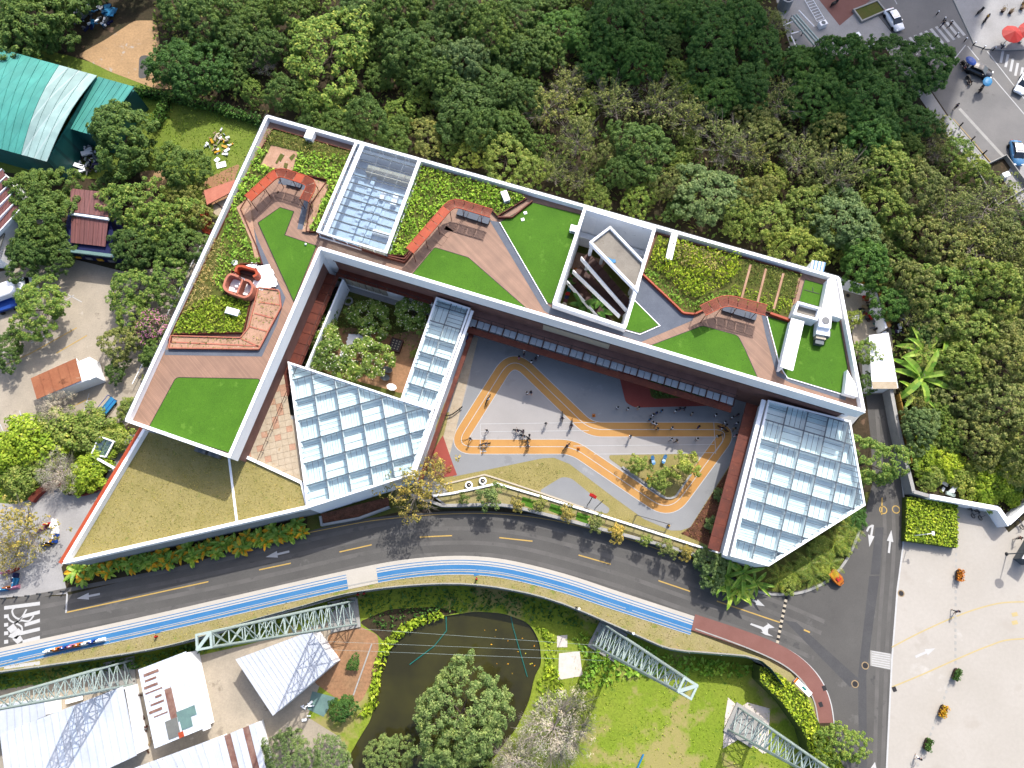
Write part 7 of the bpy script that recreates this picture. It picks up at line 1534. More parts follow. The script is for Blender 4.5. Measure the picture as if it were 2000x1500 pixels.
KIDS = [((953, 781), 'ride', 'white_clean', 'grey', 'riding down the left leg of the orange track', 1, G1, 1.1), ((1029, 768), 'stand', 'white_clean', 'navy', 'at the shade edge under the track apex, left one', 0, G1, None), ((1037, 767), 'reach', 'navy', 'navy', 'at the shade edge under the track apex, right one', 0, G1, None),
 ((1066, 828), 'walk', 'grey', 'jeans', 'alone on pale rubber in the middle of the infield', 0, G1, None), ((1098, 815), 'ride', 'purple', 'navy', 'riding at the inner edge of the diagonal track', 1, G1, -1.6), ((1116, 829), 'ride', 'maroon', 'purple', 'riding just below the diagonal track', 1, G1, -1.7),
 ((951, 842), 'walk', 'white_clean', 'jeans', 'beside the white start line in the left infield', 0, G1, None), ((947, 868), 'ride', 'white_clean', 'brown', 'starting on the lower straight by the lane number', 1, G1, .2), ((1013, 842), 'ride', 'purple', 'navy', 'in the infield group, upper left', 1, G1, 2.9), ((1022, 842), 'stand', 'pink', 'navy', 'in the infield group, upper right', 0, G1, None),
 ((1026, 854), 'ride', 'white_clean', 'jeans', 'in the infield group, lower left, touching the straight', 1, G1, 2.7), ((1034, 851), 'stand', 'navy', 'jeans', 'in the infield group, lower right', 0, G1, None), ((1031, 869), 'ride', 'white_clean', 'grey', 'on the middle of the lower straight', 1, G1, -1.5), ((1106, 873), 'ride', 'navy', 'jeans', 'at the right end of the lower straight', 1, G1, .8),
 ((919, 858), 'walk', 'white_clean', 'brown', 'on the rounded left corner of the track', 0, G1, None), ((1231, 853), 'reach', 'white_clean', 'jeans', 'alone on the pale lane right of the crossing tracks', 0, G1, None), ((1311, 858), 'walk', 'white_clean', 'grey', 'left of a pair walking at the shade edge', 0, G1, None), ((1321, 861), 'walk', 'tan', 'brown', 'right of a pair walking at the shade edge', 0, G1, None),
 ((1206, 797), 'stand', 'white_clean', 'navy', 'left one of two at the tip of the terracotta ramp', 0, G2, None), ((1226, 799), 'stand', 'white_clean', 'jeans', 'right one of two at the tip of the terracotta ramp', 0, G2, None), ((1247, 797), 'reach', 'cream', 'tan', 'against the lower edge of the terracotta ramp', 0, G2, None), ((1269, 820), 'stand', 'sky', 'navy', 'lowest of the blue-shirted row', 0, G2, None),
 ((1275, 811), 'walk', 'white_clean', 'navy', 'second from the bottom of the blue-shirted row', 0, G2, None), ((1282, 807), 'stand', 'blue', 'navy', 'third from the bottom of the blue-shirted row', 0, G2, None), ((1292, 803), 'stand', 'sky', 'sky', 'top of the blue-shirted row', 0, G2, None), ((1274, 826), 'stand', 'white_clean', 'navy', 'on the upper lane line under the blue row', 0, G2, None),
 ((1280, 829), 'walk', 'white_clean', 'jeans', 'on the upper straight, left in shade', 0, G2, None), ((1284, 838), 'walk', 'cream', 'brown', 'at the shade edge on the upper straight', 0, G2, None), ((1312, 836), 'reach', 'white_clean', 'jeans', 'in the middle of the shaded upper straight', 0, G2, None), ((1319, 803), 'stand', 'white_clean', 'navy', 'left in the group above the shaded straight', 0, G2, None),
 ((1327, 799), 'stand', 'navy', 'navy', 'middle in the group above the shaded straight', 0, G2, None), ((1336, 798), 'walk', 'navy', 'jeans', 'right in the group above the shaded straight', 0, G2, None), ((1364, 834), 'stand', 'purple', 'navy', 'on the white line of the shaded straight', 0, G2, None), ((1361, 858), 'stand', 'white_clean', 'navy', 'alone below the shaded straight', 0, G2, None),
 ((1397, 811), 'stand', 'white_clean', 'navy', 'above the right end of the shaded straight', 0, G2, None), ((1411, 838), 'ride', 'white_clean', 'jeans', 'riding at the top right bend', 1, G2, 2.6), ((1415, 825), 'stand', 'white_clean', 'jeans', 'upper of two on the outer bend line', 0, G2, None), ((1418, 831), 'stand', 'grey', 'navy', 'lower of two on the outer bend line', 0, G2, None),
 ((1430, 816), 'stand', 'white_clean', 'navy', 'left of two in the top right corner', 0, G2, None), ((1440, 811), 'stand', 'navy', 'navy', 'right of two in the top right corner', 0, G2, None), ((1439, 827), 'stand', 'white_clean', 'blue', 'upper of the column in the right corner', 0, G2, None), ((1444, 841), 'stand', 'white_clean', 'jeans', 'rightmost in the right corner', 0, G2, None), ((1434, 838), 'walk', 'tan', 'brown', 'in the middle of the right corner column', 0, G2, None), ((1436, 851), 'stand', 'pink', 'white_clean', 'lowest in the right corner', 0, G2, None),
 ((1014, 699), 'stand', 'pink', 'pink', 'leftmost by the apex of the track', 0, G3, None), ((1023, 694), 'stand', 'purple', 'navy', 'second from the left by the apex of the track', 0, G3, None), ((1025, 685), 'stand', 'white_clean', 'navy', 'upper left of the group', 0, G3, None), ((1043, 684), 'stand', 'white_clean', 'navy', 'top of the group by the facade', 0, G3, None), ((1038, 707), 'walk', 'white_clean', 'navy', 'lowest of the group', 0, G3, None), ((1046, 702), 'stand', 'navy', 'navy', 'lower right of the group', 0, G3, None), ((1051, 694), 'walk', 'white_clean', 'navy', 'right of the group', 0, G3, None), ((1061, 689), 'walk', 'navy', 'navy', 'far right of the group', 0, G3, None)]
SH = dict(white_clean='white', purple='purple', maroon='maroon', navy='navy', grey='grey', pink='pink', tan='tan', cream='cream', sky='light blue', blue='blue')
for (x, y), pose, s_, l_, where, bk, g_, rz in KIDS:
    rz = rnd.uniform(0, 6.28) if rz is None else rz
    person((x, y), ZG, 'child in %s shirt %s' % (SH[s_], where), pose, s_, l_, True, rz, g_)
    if bk: bike((x, y), ZG, 'balance bike under the %s-shirted child %s' % (SH[s_], where.split(',')[0]), rz, 1.45, 'red' if rnd.random() < .5 else 'grey')
person((1351, 808), ZG, 'adult in cream top standing on the shaded part of the playground', 'stand', 'cream', 'dark', False)
# adults elsewhere
person((1868, 1194), .03, 'adult in dark clothes on the dotted plaza strip by the upper yellow curve', 'walk', 'navy', 'dark', False); person((1794, 1481), .03, 'adult in dark top near the bottom end of the dotted plaza strip', 'walk', 'navy', 'white_clean', False)
person((1990, 1051), .03, 'adult in maroon top by the bicycles at the right edge of the plaza', 'walk', 'maroon', 'dark', False); person((1856, 48), .15, 'adult in dark clothes at the far end of the shaded crossing', 'walk', 'dark', 'dark', False); person((1842, 46), .03, 'adult in dark clothes stepping onto the shaded crossing', 'walk', 'dark', 'navy', False)
person((1928, 34), .15, 'adult in yellow vest on the shaded pavement beside a scooter', 'stand', 'sign_yellow', 'navy', False); person((1868, 208), .03, 'adult in dark clothes at the shaded kerb by the hedge', 'stand', 'navy', 'dark', False)
def scooter(px, label, rz, canopy=None, rider=True, base=.02):
    t = tagged('motor_scooter', label, 'scooter', px, base, rz, 'motor scooters in the top right street')
    for x in (-.6, .6): mb = MB(); ring(mb, x, .24, .06); mb.build('wheel', mt['black'], t, True)
    mb = MB(); mb.loft([[(x, -w, z0), (x, w, z0), (x, w, z1), (x, -w, z1)] for x, w, z0, z1 in ((-.85, .12, .5, .7), (-.5, .18, .3, .78), (0, .16, .28, .4), (.3, .2, .28, .5), (.5, .2, .4, .95), (.62, .1, .5, .98))]); mb.build('body', mt['dark'], t, True)
    mb = MB(); mb.box((-.4, 0, .82), (.7, .3, .1)); mb.build('seat', mt['black'], t, True); mb = MB(); mb.tube((.45, -.35, 1.05), (.45, .35, 1.05), .025); mb.build('handlebar', mt['steel_grey'], t, True)
    if canopy:
        mb = MB(); n = 10; mb.loft([[(.3+r*1.0*math.cos(6.283*i/n), r*.75*math.sin(6.283*i/n), z) for i in range(n)] for r, z in ((1.0, 1.75), (.95, 1.82), (.6, 1.95), (.05, 2.02))]); mb.build('rain_canopy', mt[canopy], t, True); mb = MB(); mb.tube((.45, 0, 1.0), (.35, 0, 1.95), .02); mb.build('canopy_pole', mt['steel_grey'], t, True)
    return t
for px, lab, rz, cn, sh in (((1890, 160), 'scooter with a rider in black and white below the black car', -1.2, None, 'dark'), ((1914, 176), 'scooter under a blue and red rain canopy on the sunlit street', 1.0, 'sky', 'dark'), ((1881, 131), 'scooter with a blue canopy behind the black car', -.9, 'blue', 'navy'), ((1922, 42), 'parked scooter on the shaded pavement', .9, None, None), ((1911, 26), 'dark scooter parked furthest back on the shaded pavement', .7, None, None), ((1628, 10), 'blue scooter parked on the red pavement by the pipework yard', .6, None, None)):
    scooter(px, lab, rz, cn)
    if sh: person(px, .35, 'rider in dark clothes on the '+lab.split(' with')[0].split(' under')[0]+' '+{1890: 'below the black car', 1914: 'under the blue and red canopy', 1881: 'behind the black car'}[px[0]], 'ride', sh, 'dark', False, rz)
# bicycles by the plaza wall
for px, lab in (((1893, 1000), 'left of two grey bicycles parked against the white plaza wall'), ((1907, 1004), 'right of two grey bicycles parked against the white plaza wall'), ((1988, 1022), 'bicycle leaning at the right edge beyond the white wall')):
    bike(px, .03, lab, -1.2, 1.6, 'grey', 'bicycles by the plaza wall', 'bicycle')
# ---- bollards
for i, (x, y) in enumerate([(4, 1169), (27, 1166), (50, 1164), (73, 1160), (96, 1157), (119, 1155)]):
    t = tagged('bollard', 'dark bollard at the paved square edge above the zebra crossing, %s from the left' % ['first', 'second', 'third', 'fourth', 'fifth', 'sixth'][i], 'bollard', (x, y), .02, 0, 'bollards along the paved square', None, .7)
    mb = MB(); mb.tube((0, 0, 0), (0, 0, .75), .11, .09, 10); mb.build('post', mt['steel_grey'], t, True); mb = MB(); mb.ball((0, 0, .78), .13, .8); mb.build('cap', mt['dark'], t, True)
for i, (x, y) in enumerate([(1834, 22), (1847, 34), (1872, 64), (1889, 74), (1906, 82), (1925, 90), (1945, 92), (1962, 88)]):
    t = tagged('bollard', 'pale-topped bollard along the pavement kerb at the top right, %s from the shaded end' % ['first', 'second', 'third', 'fourth', 'fifth', 'sixth', 'seventh', 'eighth'][i], 'bollard', (x, y), .14, 0, 'bollards along the top right kerb', None, .8)
    mb = MB(); mb.tube((0, 0, 0), (0, 0, .8), .1, .09, 10); mb.build('post', mt['dark'], t, True); mb = MB(); mb.ball((0, 0, .82), .12, .7); mb.build('cap', mt['white_clean'], t, True)
for i, (x, y) in enumerate([(1875, 246), (1898, 273), (1921, 300)]):
    t = tagged('bollard', 'dark bollard between hedge and street, %s of three' % ['top', 'middle', 'bottom'][i], 'bollard', (x, y), .05, 0, 'bollards by the hedge at the street')
    mb = MB(); mb.tube((0, 0, 0), (0, 0, .8), .12, .1, 8); mb.build('post', mt['dark'], t, True); mb = MB(); mb.ball((0, 0, .82), .14, .7); mb.build('cap', mt['dark'], t, True)
# ---- plastic road barriers
def barrier(px, z, rz, col, label, group):
    t = tagged('road_barrier', label, 'road barrier', px, z, rz, group, None, .5); mb = MB()
    mb.loft([[(x, -.26, 0), (x, .26, 0), (x, .26, .2), (x, .12, .45), (x, .1, .85), (x, -.1, .85), (x, -.12, .45), (x, -.26, .2)] for x in (-.62, -.58, .58, .62)]); mb.build('barrier_body', mt[col], t, True)
    mb = MB(); mb.tube((0, 0, .84), (0, 0, .9), .07, .07, 8); mb.build('filler_cap', mt['white_clean' if col != 'white_clean' else 'grey'], t, True)
NTH = ['first', 'second', 'third', 'fourth', 'fifth', 'sixth', 'seventh', 'eighth']
for i, c in enumerate(['white_clean', 'orange', 'blue', 'pink', 'orange', 'white_clean', 'blue', 'white_clean']):
    barrier((96+i*14, 1271-i*2.9), .06, .21, c, '%s plastic road barrier on the blue lane, %s from the left' % ({'white_clean': 'white'}.get(c, c), NTH[i]), 'barriers on the blue lane')
for i, ((x, y), rz, c) in enumerate([((95, 1023), .2, 'red'), ((103, 1022), 1.4, 'wall_grey'), ((106, 1033), 1.5, 'white_clean'), ((107, 1043), 1.5, 'white_clean'), ((107, 1051), 1.5, 'blue'), ((98, 1059), .6, 'sign_yellow'), ((90, 1062), .2, 'navy'), ((24, 1113), .5, 'red'), ((10, 1118), .2, 'pink'), ((28, 1128), 1.5, 'navy'), ((28, 1138), 1.5, 'sky'), ((16, 1148), .1, 'orange'), ((4, 1151), .1, 'sky'), ((26, 1147), .2, 'pink'), ((78, 1033), .4, 'pink')]):
    barrier((x, y), .02, rz, c, '%s plastic barrier round the %s sparse tree, %s' % ({'wall_grey': 'pale', 'white_clean': 'white', 'sign_yellow': 'yellow'}.get(c, c), 'upper' if y < 1080 else 'lower', ['top left', 'top right', 'right side upper', 'right side middle', 'right side lower', 'bottom right', 'bottom left', 'top', 'top left', 'right side upper', 'right side lower', 'bottom middle', 'bottom left', 'bottom right', 'left end'][i]), 'barriers round the trees at the left edge')
# ---- plaza planters and lamp
for (x, y), rz, m, lab in [((1877, 1124), 1.3, 'red', 'planter trough of orange-red flowers at the top of the plaza strip'), ((1871, 1318), 1.1, 'deep', 'planter trough of green leaves beside the lower yellow curve'), ((1845, 1390), 1.1, 'croton', 'planter trough of bright orange flowers in the middle of the lower plaza'), ((1815, 1455), 1.1, 'deep', 'planter trough of green leaves near the bottom of the plaza')]:
    t = tagged('planter_trough', lab, 'planter', (x, y), .03, rz, 'planter troughs on the plaza', None, .8)
    mb = MB(); mb.loft([[(sx*w, sy*d_, z) for sx, sy in ((-1, -1), (1, -1), (1, 1), (-1, 1))] for w, d_, z in ((.62, .26, 0), (.75, .36, .55), (.68, .3, .56), (.66, .28, .48))]); mb.build('trough', mt['rust_dark'], t, True)
    g = np.random.default_rng(int(x)); n = 240; c = np.column_stack([g.uniform(-.8, .8, n), g.uniform(-.42, .42, n), .5+g.uniform(0, .7, n)*np.cos(g.uniform(-1, 1, n))]); me = leaf_mesh('flowers', c, g.normal(size=(n, 3))+[0, 0, .9], g.uniform(.14, .28, n), .6, 3, lf[m]); o = bpy.data.objects.new('flowers', me); COL.objects.link(o); o.parent = t
lt = tagged('plaza_lamp', 'tall plaza lamp with a round white disc head', 'lamp', (1966, 1082), .03)
hd = W(1984, 1068, 4.6)-Vector(lt.location); lean = 4.6; mb = MB(); mb.tube((0, 0, 0), (0, 0, lean), .08, .06, 8); mb.build('pole', mt['steel_grey'], lt, True); mb = MB(); mb.tube((0, 0, lean), (0, 0, lean+.14), .62, .55, 20); mb.build('lamp_disc', mt['white_clean'], lt, True); mb = MB(); mb.tube((0, 0, 0), (0, 0, .12), .25, .2, 10); mb.build('base', mt['dark'], lt, True)
cp = tagged('camera_pole', 'white camera pole standing at the lower edge of the square hedge', 'pole', (1778, 1047), .03); mb = MB(); mb.tube((0, 0, 0), (0, 0, 4.2), .06, .05, 8); mb.build('pole', mt['white'], cp, True); mb = MB(); mb.tube((0, 0, 4.1), (.7, .1, 4.2), .04, .04, 6); mb.box((.75, .1, 4.2), (.3, .5, .2)); mb.build('camera_arm', mt['white_clean'], cp, True)
ko = tagged('ticket_kiosk', 'dark-roofed kiosk with a white edge at the right edge of the plaza', 'kiosk', (1998, 1078), .03, .9); mb = MB(); mb.box((0, 0, 1.1), (3.4, 1.3, 2.2)); mb.build('kiosk_body', mt['steel_grey'], ko, True); mb = MB(); mb.box((0, 0, 2.28), (3.8, 1.6, .14)); mb.build('kiosk_roof', mt['dark'], ko, True); mb = MB(); mb.box((0, .84, 2.3), (3.8, .12, .2)); mb.build('roof_edge', mt['white_clean'], ko, True)
# white plaza wall and grey lane wall
pw2 = thing('plaza_wall', 'thick white zigzag wall between the slope and the plaza', 'wall', (*W(1880, 980, 0).xy, 0)); pts = xy(WP([(1816, 969), (1950, 993), (1970, 1022), (2010, 985), (2060, 945)], 2.4))
mb = MB(); mb.band(pts, .5, 0, 2.3); mb.build('wall_body', mt['wall_grey'], pw2); coping(pts, pw2, 2.4, .6, 40, 'white_clean', False)
lw_ = thing('lane_wall', 'grey wall along the right side of the lane up to the service yard', 'wall', (*W(1765, 860, 0).xy, 0)); pts = xy(WP([(1738, 745), (1752, 820), (1770, 900), (1785, 960), (1816, 969)], 2.2)); mb = MB(); mb.band(pts, .4, 0, 2.1); mb.build('wall_body', mt['conc_wall'], lw_); coping(pts, lw_, 2.2, .5, 40, 'kerb', False)
pts = xy(WP([(1757, 768), (1775, 850), (1782, 905)], 2.8)); yf = thing('yellow_fence', 'rusty yellow corrugated fence right of the lane wall', 'fence', (*pts[1], 0))
for a, b in zip(pts, pts[1:]):
    a, b = Vector(a), Vector(b); n = int((b-a).length/1.1)
    for i in range(n): mb = MB(); mb.seg(a.lerp(b, i/n+.01), a.lerp(b, (i+1)/n-.01), .12, 0, 2.8+.05*(i % 2)); mb.build('fence_sheet', mt['yellow_tin'], yf)
pts = xy(WP([(1714, 558), (1738, 638)], 2.8)); yf2 = thing('yellow_fence', 'rusty yellow corrugated fence at the right side of the service yard', 'fence', (*pts[0], 0)); a, b = Vector(pts[0]), Vector(pts[1])
for i in range(7): mb = MB(); mb.seg(a.lerp(b, i/7+.01), a.lerp(b, (i+1)/7-.01), .5, 0, 2.8+.05*(i % 2)); mb.build('fence_sheet', mt['yellow_tin'], yf2)
# ---- service yard
sheet('service_yard', [(1640, 540), (1716, 566), (1742, 650), (1750, 768), (1690, 770)], .03, mt['concrete'])
yw = thing('yard_wall', 'white wall round the top of the service yard', 'wall', (*W(1700, 560, 0).xy, 0)); pts = xy(WP([(1636, 543), (1712, 566), (1732, 640)], 2.6)); mb = MB(); mb.band(pts, .3, 0, 2.5); mb.build('wall_body', mt['wall_grey'], yw); coping(pts, yw, 2.6, .4, 40, 'white_clean', False)
cr = thing('container_roof', 'long white container cabin with seamed roof in the service yard', 'cabin', (*W(1720, 710, 0).xy, 0)); sheets(cr, W(1697, 655, 2.7), W(1735, 650, 2.7), W(1754, 758, 2.7), W(1703, 760, 2.7), 3, mt['white_clean'], 0, 1, .04); walls(cr, shrink(WP([(1697, 655), (1735, 650), (1754, 758), (1703, 760)], 2.6), .15), 0, 2.65, mt['wall_grey'])
mb = MB(); mb.seg(W(1704, 752, 2.8), W(1752, 752, 2.8), 1.1, 2.74, 2.82); mb.build('end_flashing', mt['stone_pale'], cr)
bb = tagged('banner_board', 'white board with blue characters leaning in the service yard', 'sign', (1706, 612), .6, -.45); mb = MB(); mb.box((0, 0, .5), (1.6, .7, .06)); mb.build('board', mt['white_clean'], bb, True)
for k in range(5): mb = MB(); x = -.6+k*.28; mb.box((x, .05, .536), (.16, .05, .008)); mb.box((x, -.1, .536), (.05, .3, .008)); mb.box((x+.03, -.12, .537), (.16, .05, .008)); mb.build('character', mt['purple'], bb, True)
for sx in (-.7, .7): mb = MB(); mb.tube((sx, 0, -.6), (sx, 0, .48), .03, .03, 5); mb.build('prop', mt['steel_grey'], bb, True)
t = tagged('yellow_bin', 'yellow topped bin against the white service yard wall', 'bin', (1676, 562), .03); mb = MB(); mb.loft([[(sx*w, sy*w, z) for sx, sy in ((-1, -1), (1, -1), (1, 1), (-1, 1))] for w, z in ((.4, 0), (.52, 1.1))]); mb.build('bin_body', mt['cream'], t, True); mb = MB(); mb.box((0, .1, 1.15), (1.1, 1.1, .1)); mb.build('lid', mt['sign_yellow'], t, True)
t = tagged('purple_box', 'small lavender box in the top corner of the service yard', 'box', (1640, 553), .03); mb = MB(); mb.box((0, 0, .5), (.7, .7, 1)); mb.build('box_body', mt['wall_grey'], t, True); mb = MB(); mb.box((0, 0, 1.02), (.8, .8, .06)); mb.build('lid', mt['purple'], t, True)
t = tagged('pallet_stack', 'white slab on trestles beside the tree in the service yard', 'pallet', (1668, 624), .03, .5); mb = MB(); mb.box((0, 0, .6), (1.4, .8, .12)); mb.build('slab', mt['white_clean'], t, True)
for sx in (-.5, .5): mb = MB(); mb.box((sx, 0, .27), (.1, .7, .54)); mb.build('trestle', mt['steel_grey'], t, True)
p = W(1656, 577, .05); mb = MB(); mb.tube((p.x, p.y, .03), (p.x, p.y, .05), .28, .28, 14, 0); mb.tube((p.x, p.y, .03), (p.x, p.y, .045), .42, .42, 14, 1); tag(mb.build('manhole_cover', [mt['dark'], mt['tan']]), 'round manhole cover with a tan ring in the service yard', 'manhole cover')
heap('yard_rubbish', 'rubbish and scrap stacked in the service yard', [(1690, 570), (1700, 572), (1712, 610), (1735, 640), (1725, 655), (1700, 640), (1680, 610)], 60, ['white', 'grey', 'brown', 'dark', 'teal', 'steel_grey', 'tan', 'red'], 11, 1.0, .03, .5)
heap('yard_rubbish', 'pale rubbish thrown beyond the service yard fence', [(1745, 625), (1765, 620), (1770, 650), (1748, 655)], 22, ['white', 'wall_grey', 'purple', 'steel_pale'], 12, .9, .1, .4)
heap('pale_sheet', 'crumpled pale sheeting among the shrubs above the plaza wall', [(1838, 945), (1850, 938), (1860, 965), (1842, 970)], 24, ['wall_grey', 'white', 'steel_pale'], 13, 1.4, .1, .9)
sp = thing('striped_roof', 'small blue and white striped roof behind the north-east parapet', 'roof', (*W(1598, 518, 0).xy, 0)); A, B, Cc, D = W(1586, 508, 8), W(1613, 513, 8), W(1608, 534, 8), W(1583, 528, 8)
sheets(sp, A, B, Cc, D, 8, [mt['white_clean'], mt['car_blue']], 0, 1, .02); walls(sp, shrink([A, B, Cc, D], .15), 0, 7.9, mt['wall_grey'])
# orange road cart
oc = tagged('orange_cart', 'orange three-wheeled cart with a red seat parked at the curved kerb', 'cart', (1633, 1129), .02, -.9, None, None, .5)
mb = MB(); mb.loft([[(x, y*w, z) for y, z in ((-.6, .35), (.6, .35), (.62, h), (-.62, h))] for x, w, h in ((-1.1, .9, .9), (-.9, 1, 1.0), (.3, 1, .95), (.8, .8, .75), (1.1, .5, .6))]); mb.build('body', mt['orange'], oc, True); mb = MB(); mb.box((.15, 0, 1.02), (.5, .6, .12)); mb.build('seat', mt['red'], oc, True); mb = MB(); mb.box((-.6, 0, 1.0), (.7, 1.0, .06)); mb.build('cargo_lid', mt['sign_yellow'], oc, True); mb = MB(); mb.tube((.8, -.4, 1.1), (.8, .4, 1.1), .03); mb.build('handlebar', mt['dark'], oc, True)
for x, y in ((-.7, -.6), (-.7, .6), (.9, 0)): mb = MB(); mb.tube((x, y-.08, .26), (x, y+.08, .26), .26, .26, 12); mb.build('wheel', mt['black'], oc, True)
# notice box by the red footway
nb = tagged('notice_board', 'long white notice board with a green symbol beside the red footway', 'sign', (1562, 1340), .03, heading((1546, 1322), (1576, 1352))); mb = MB(); mb.box((0, 0, 1.0), (2.6, .7, .12)); mb.build('board', mt['white_clean'], nb, True); mb = MB(); mb.box((.2, 0, 1.063), (.6, .3, .008)); mb.build('symbol', mt['teal'], nb, True); mb = MB(); mb.box((-1.15, 0, 1.064), (.3, .7, .01)); mb.build('end_band', mt['orange'], nb, True)
for sx in (-1, 1): mb = MB(); mb.box((sx, 0, .5), (.1, .5, 1)); mb.build('leg', mt['blue'], nb, True)
# hydrants and lamp posts on the verge
for q, lab in (((307, 1243), 'red hydrant on the verge at the blue tab, furthest left'), ((700, 1161), 'red hydrant on the verge below the lane gap, left of two'), ((712, 1159), 'red hydrant on the verge below the lane gap, right of two'), ((931, 1131), 'red hydrant on the verge above the pond')):
    t = tagged('hydrant', lab, 'hydrant', q, .02, 0, 'red hydrants on the verge'); mb = MB(); mb.tube((0, 0, 0), (0, 0, .6), .14, .12, 10); mb.ball((0, 0, .62), .15); mb.build('hydrant_body', mt['red'], t, True); mb = MB(); mb.tube((0, -.24, .42), (0, .24, .42), .07, .07, 8); mb.build('outlet', mt['maroon'], t, True)
for q, lab in (((1125, 1187), 'dark slim lamp post on the verge right of the pond'), ((1226, 1233), 'dark slim lamp post on the verge above the leafy scrub')):
    t = tagged('lamp_post', lab, 'lamp post', q, .02, 0, 'lamp posts on the verge'); mb = MB(); mb.tube((0, 0, 0), (0, 0, 4.5), .07, .05, 8); mb.build('pole', mt['dark'], t, True); mb = MB(); mb.ball((0, 0, 4.6), .18); mb.build('lantern', mt['white_clean'], t, True); mb = MB(); mb.tube((0, 0, 0), (0, 0, .1), .2, .2, 8); mb.build('base', mt['dark'], t, True)
# ---- red parasols and pots on the sunlit pavement
for q, lab in (((1978, 66), 'left red market parasol on the sunlit pavement'), ((2010, 60), 'right red market parasol cut by the edge')):
    t = tagged('parasol', lab, 'parasol', q, .14, .3, 'red parasols at the top right', None, 2.4); mb = MB(); n = 8
    for k in range(n):
        a, b = 6.283*k/n, 6.283*(k+1)/n; r = 1.75; mb2 = MB(); mb2.face([(0, 0, 3.0), (r*math.cos(a), r*math.sin(a), 2.35), (r*.97*math.cos((a+b)/2), r*.97*math.sin((a+b)/2), 2.3), (r*math.cos(b), r*math.sin(b), 2.35)]); mb2.face([(0, 0, 2.97), (r*math.cos(a), r*math.sin(a), 2.32), (r*.97*math.cos((a+b)/2), r*.97*math.sin((a+b)/2), 2.27), (r*math.cos(b), r*math.sin(b), 2.32)]); mb2.build('canopy_panel', mt['red'], t, True)
    mb.tube((0, 0, 0), (0, 0, 2.95), .05, .05, 8); mb.build('pole', mt['steel_grey'], t, True); mb = MB(); mb.tube((0, 0, 0), (0, 0, .2), .45, .4, 12); mb.build('base', mt['grey'], t, True)
for i, q in enumerate([(1957, 23), (1972, 26), (1994, 18), (1998, 8)]):
    t = tagged('flower_pot', 'dark flower pot with withered plant on the sunlit pavement, %s from the left' % NTH[i], 'flower pot', q, .14, 0, 'flower pots at the top right'); mb = MB(); mb.tube((0, 0, 0), (0, 0, .5), .25, .34, 10); mb.build('pot', mt['brown'], t, True); g = np.random.default_rng(i); n = 60; c = np.column_stack([g.normal(size=(n, 2))*.25, .5+g.random(n)*.5]); me = leaf_mesh('pot_plant', c, g.normal(size=(n, 3))+[0, 0, .8], g.uniform(.12, .25, n), .5, i, lf['brown']); o = bpy.data.objects.new('pot_plant', me); COL.objects.link(o); o.parent = t
# ---- pipework yard at the top edge
tk = tagged('round_tank', 'open round concrete tank in the pipework yard at the top edge', 'tank', (1530, 14), .03); mb = MB(); n = 20
mb.loft([[(r*math.cos(6.283*i/n), r*math.sin(6.283*i/n), z) for i in range(n)] for r, z in ((1.1, 0), (1.1, 2.2), (.82, 2.2), (.82, .2))]); mb.build('tank_wall', mt['conc_wall'], tk, True); mb = MB(); mb.tube((0, 0, .1), (0, 0, .25), .8, .8, 16); mb.build('tank_water', mt['dark'], tk, True)
sheet('pipework_ground', [(1505, -60), (1600, -60), (1660, 50), (1700, 95), (1640, 110), (1545, 95), (1520, 20)], .045, mt['pave_grey'])
pf = thing('pipe_rack', 'steel pipework on frames in the shaded yard at the top edge', 'pipework', (*W(1560, 50, 0).xy, 0))
for a, b in (((1545, 34), (1590, 88)), ((1550, 30), (1596, 84)), ((1555, 28), (1600, 80))): mb = MB(); mb.tube(W(*a, 1.6), W(*b, 1.6), .16, .16, 8); mb.build('pipe', mt['steel_pale'], pf)
for a, b in (((1530, 50), (1562, 36)), ((1545, 66), (1580, 56)), ((1560, 20), (1590, 52)), ((1545, 70), (1558, 98)), ((1540, 92), (1556, 99)), ((1590, 80), (1606, 74))): mb = MB(); mb.tube(W(*a, 1.2), W(*b, 1.2), .1, .1, 6); mb.build('frame_bar', mt['wall_grey'], pf)
for q in ((1545, 34), (1570, 60), (1590, 88), (1606, 74)): mb = MB(); p = W(*q, 1.2); mb.tube((p.x, p.y, 0), (p.x, p.y, 1.6), .08, .08, 6); mb.build('leg', mt['steel_grey'], pf)
ld = thing('ladder_frame', 'white ladder-like frame lying beside the red pavement', 'frame', (*W(1590, 20, 0).xy, 0)); a, b, c_, d = [W(*q, .3) for q in ((1572, 0), (1586, -4), (1610, 36), (1596, 42))]
for p, q in ((a, d), (b, c_)): mb = MB(); mb.tube(p, q, .05, .05, 5); mb.build('rail', mt['white'], ld)
for k in range(9): mb = MB(); mb.tube(a.lerp(d, k/8), b.lerp(c_, k/8), .04, .04, 5); mb.build('rung', mt['white'], ld)
for (x, y), lab, s_ in (((1668, 78), 'white square cooling unit beside the trees near the crossing', (1.5, 1.1, 1.0)), ((1696, 92), 'small pale cabinet at the corner of the shaded pavement', (1.1, .7, .8)), ((1604, 52), 'grey motor block at the end of the pipework', (1.3, .9, .9))):
    t = tagged('cabinet', lab, 'cabinet', (x, y), .05, .4); mb = MB(); mb.box((0, 0, s_[2]/2), s_); mb.build('casing', mt['wall_grey'], t, True); mb = MB(); mb.tube((0, 0, s_[2]), (0, 0, s_[2]+.05), .35, .35, 12); mb.build('fan', mt['steel_grey'], t, True)
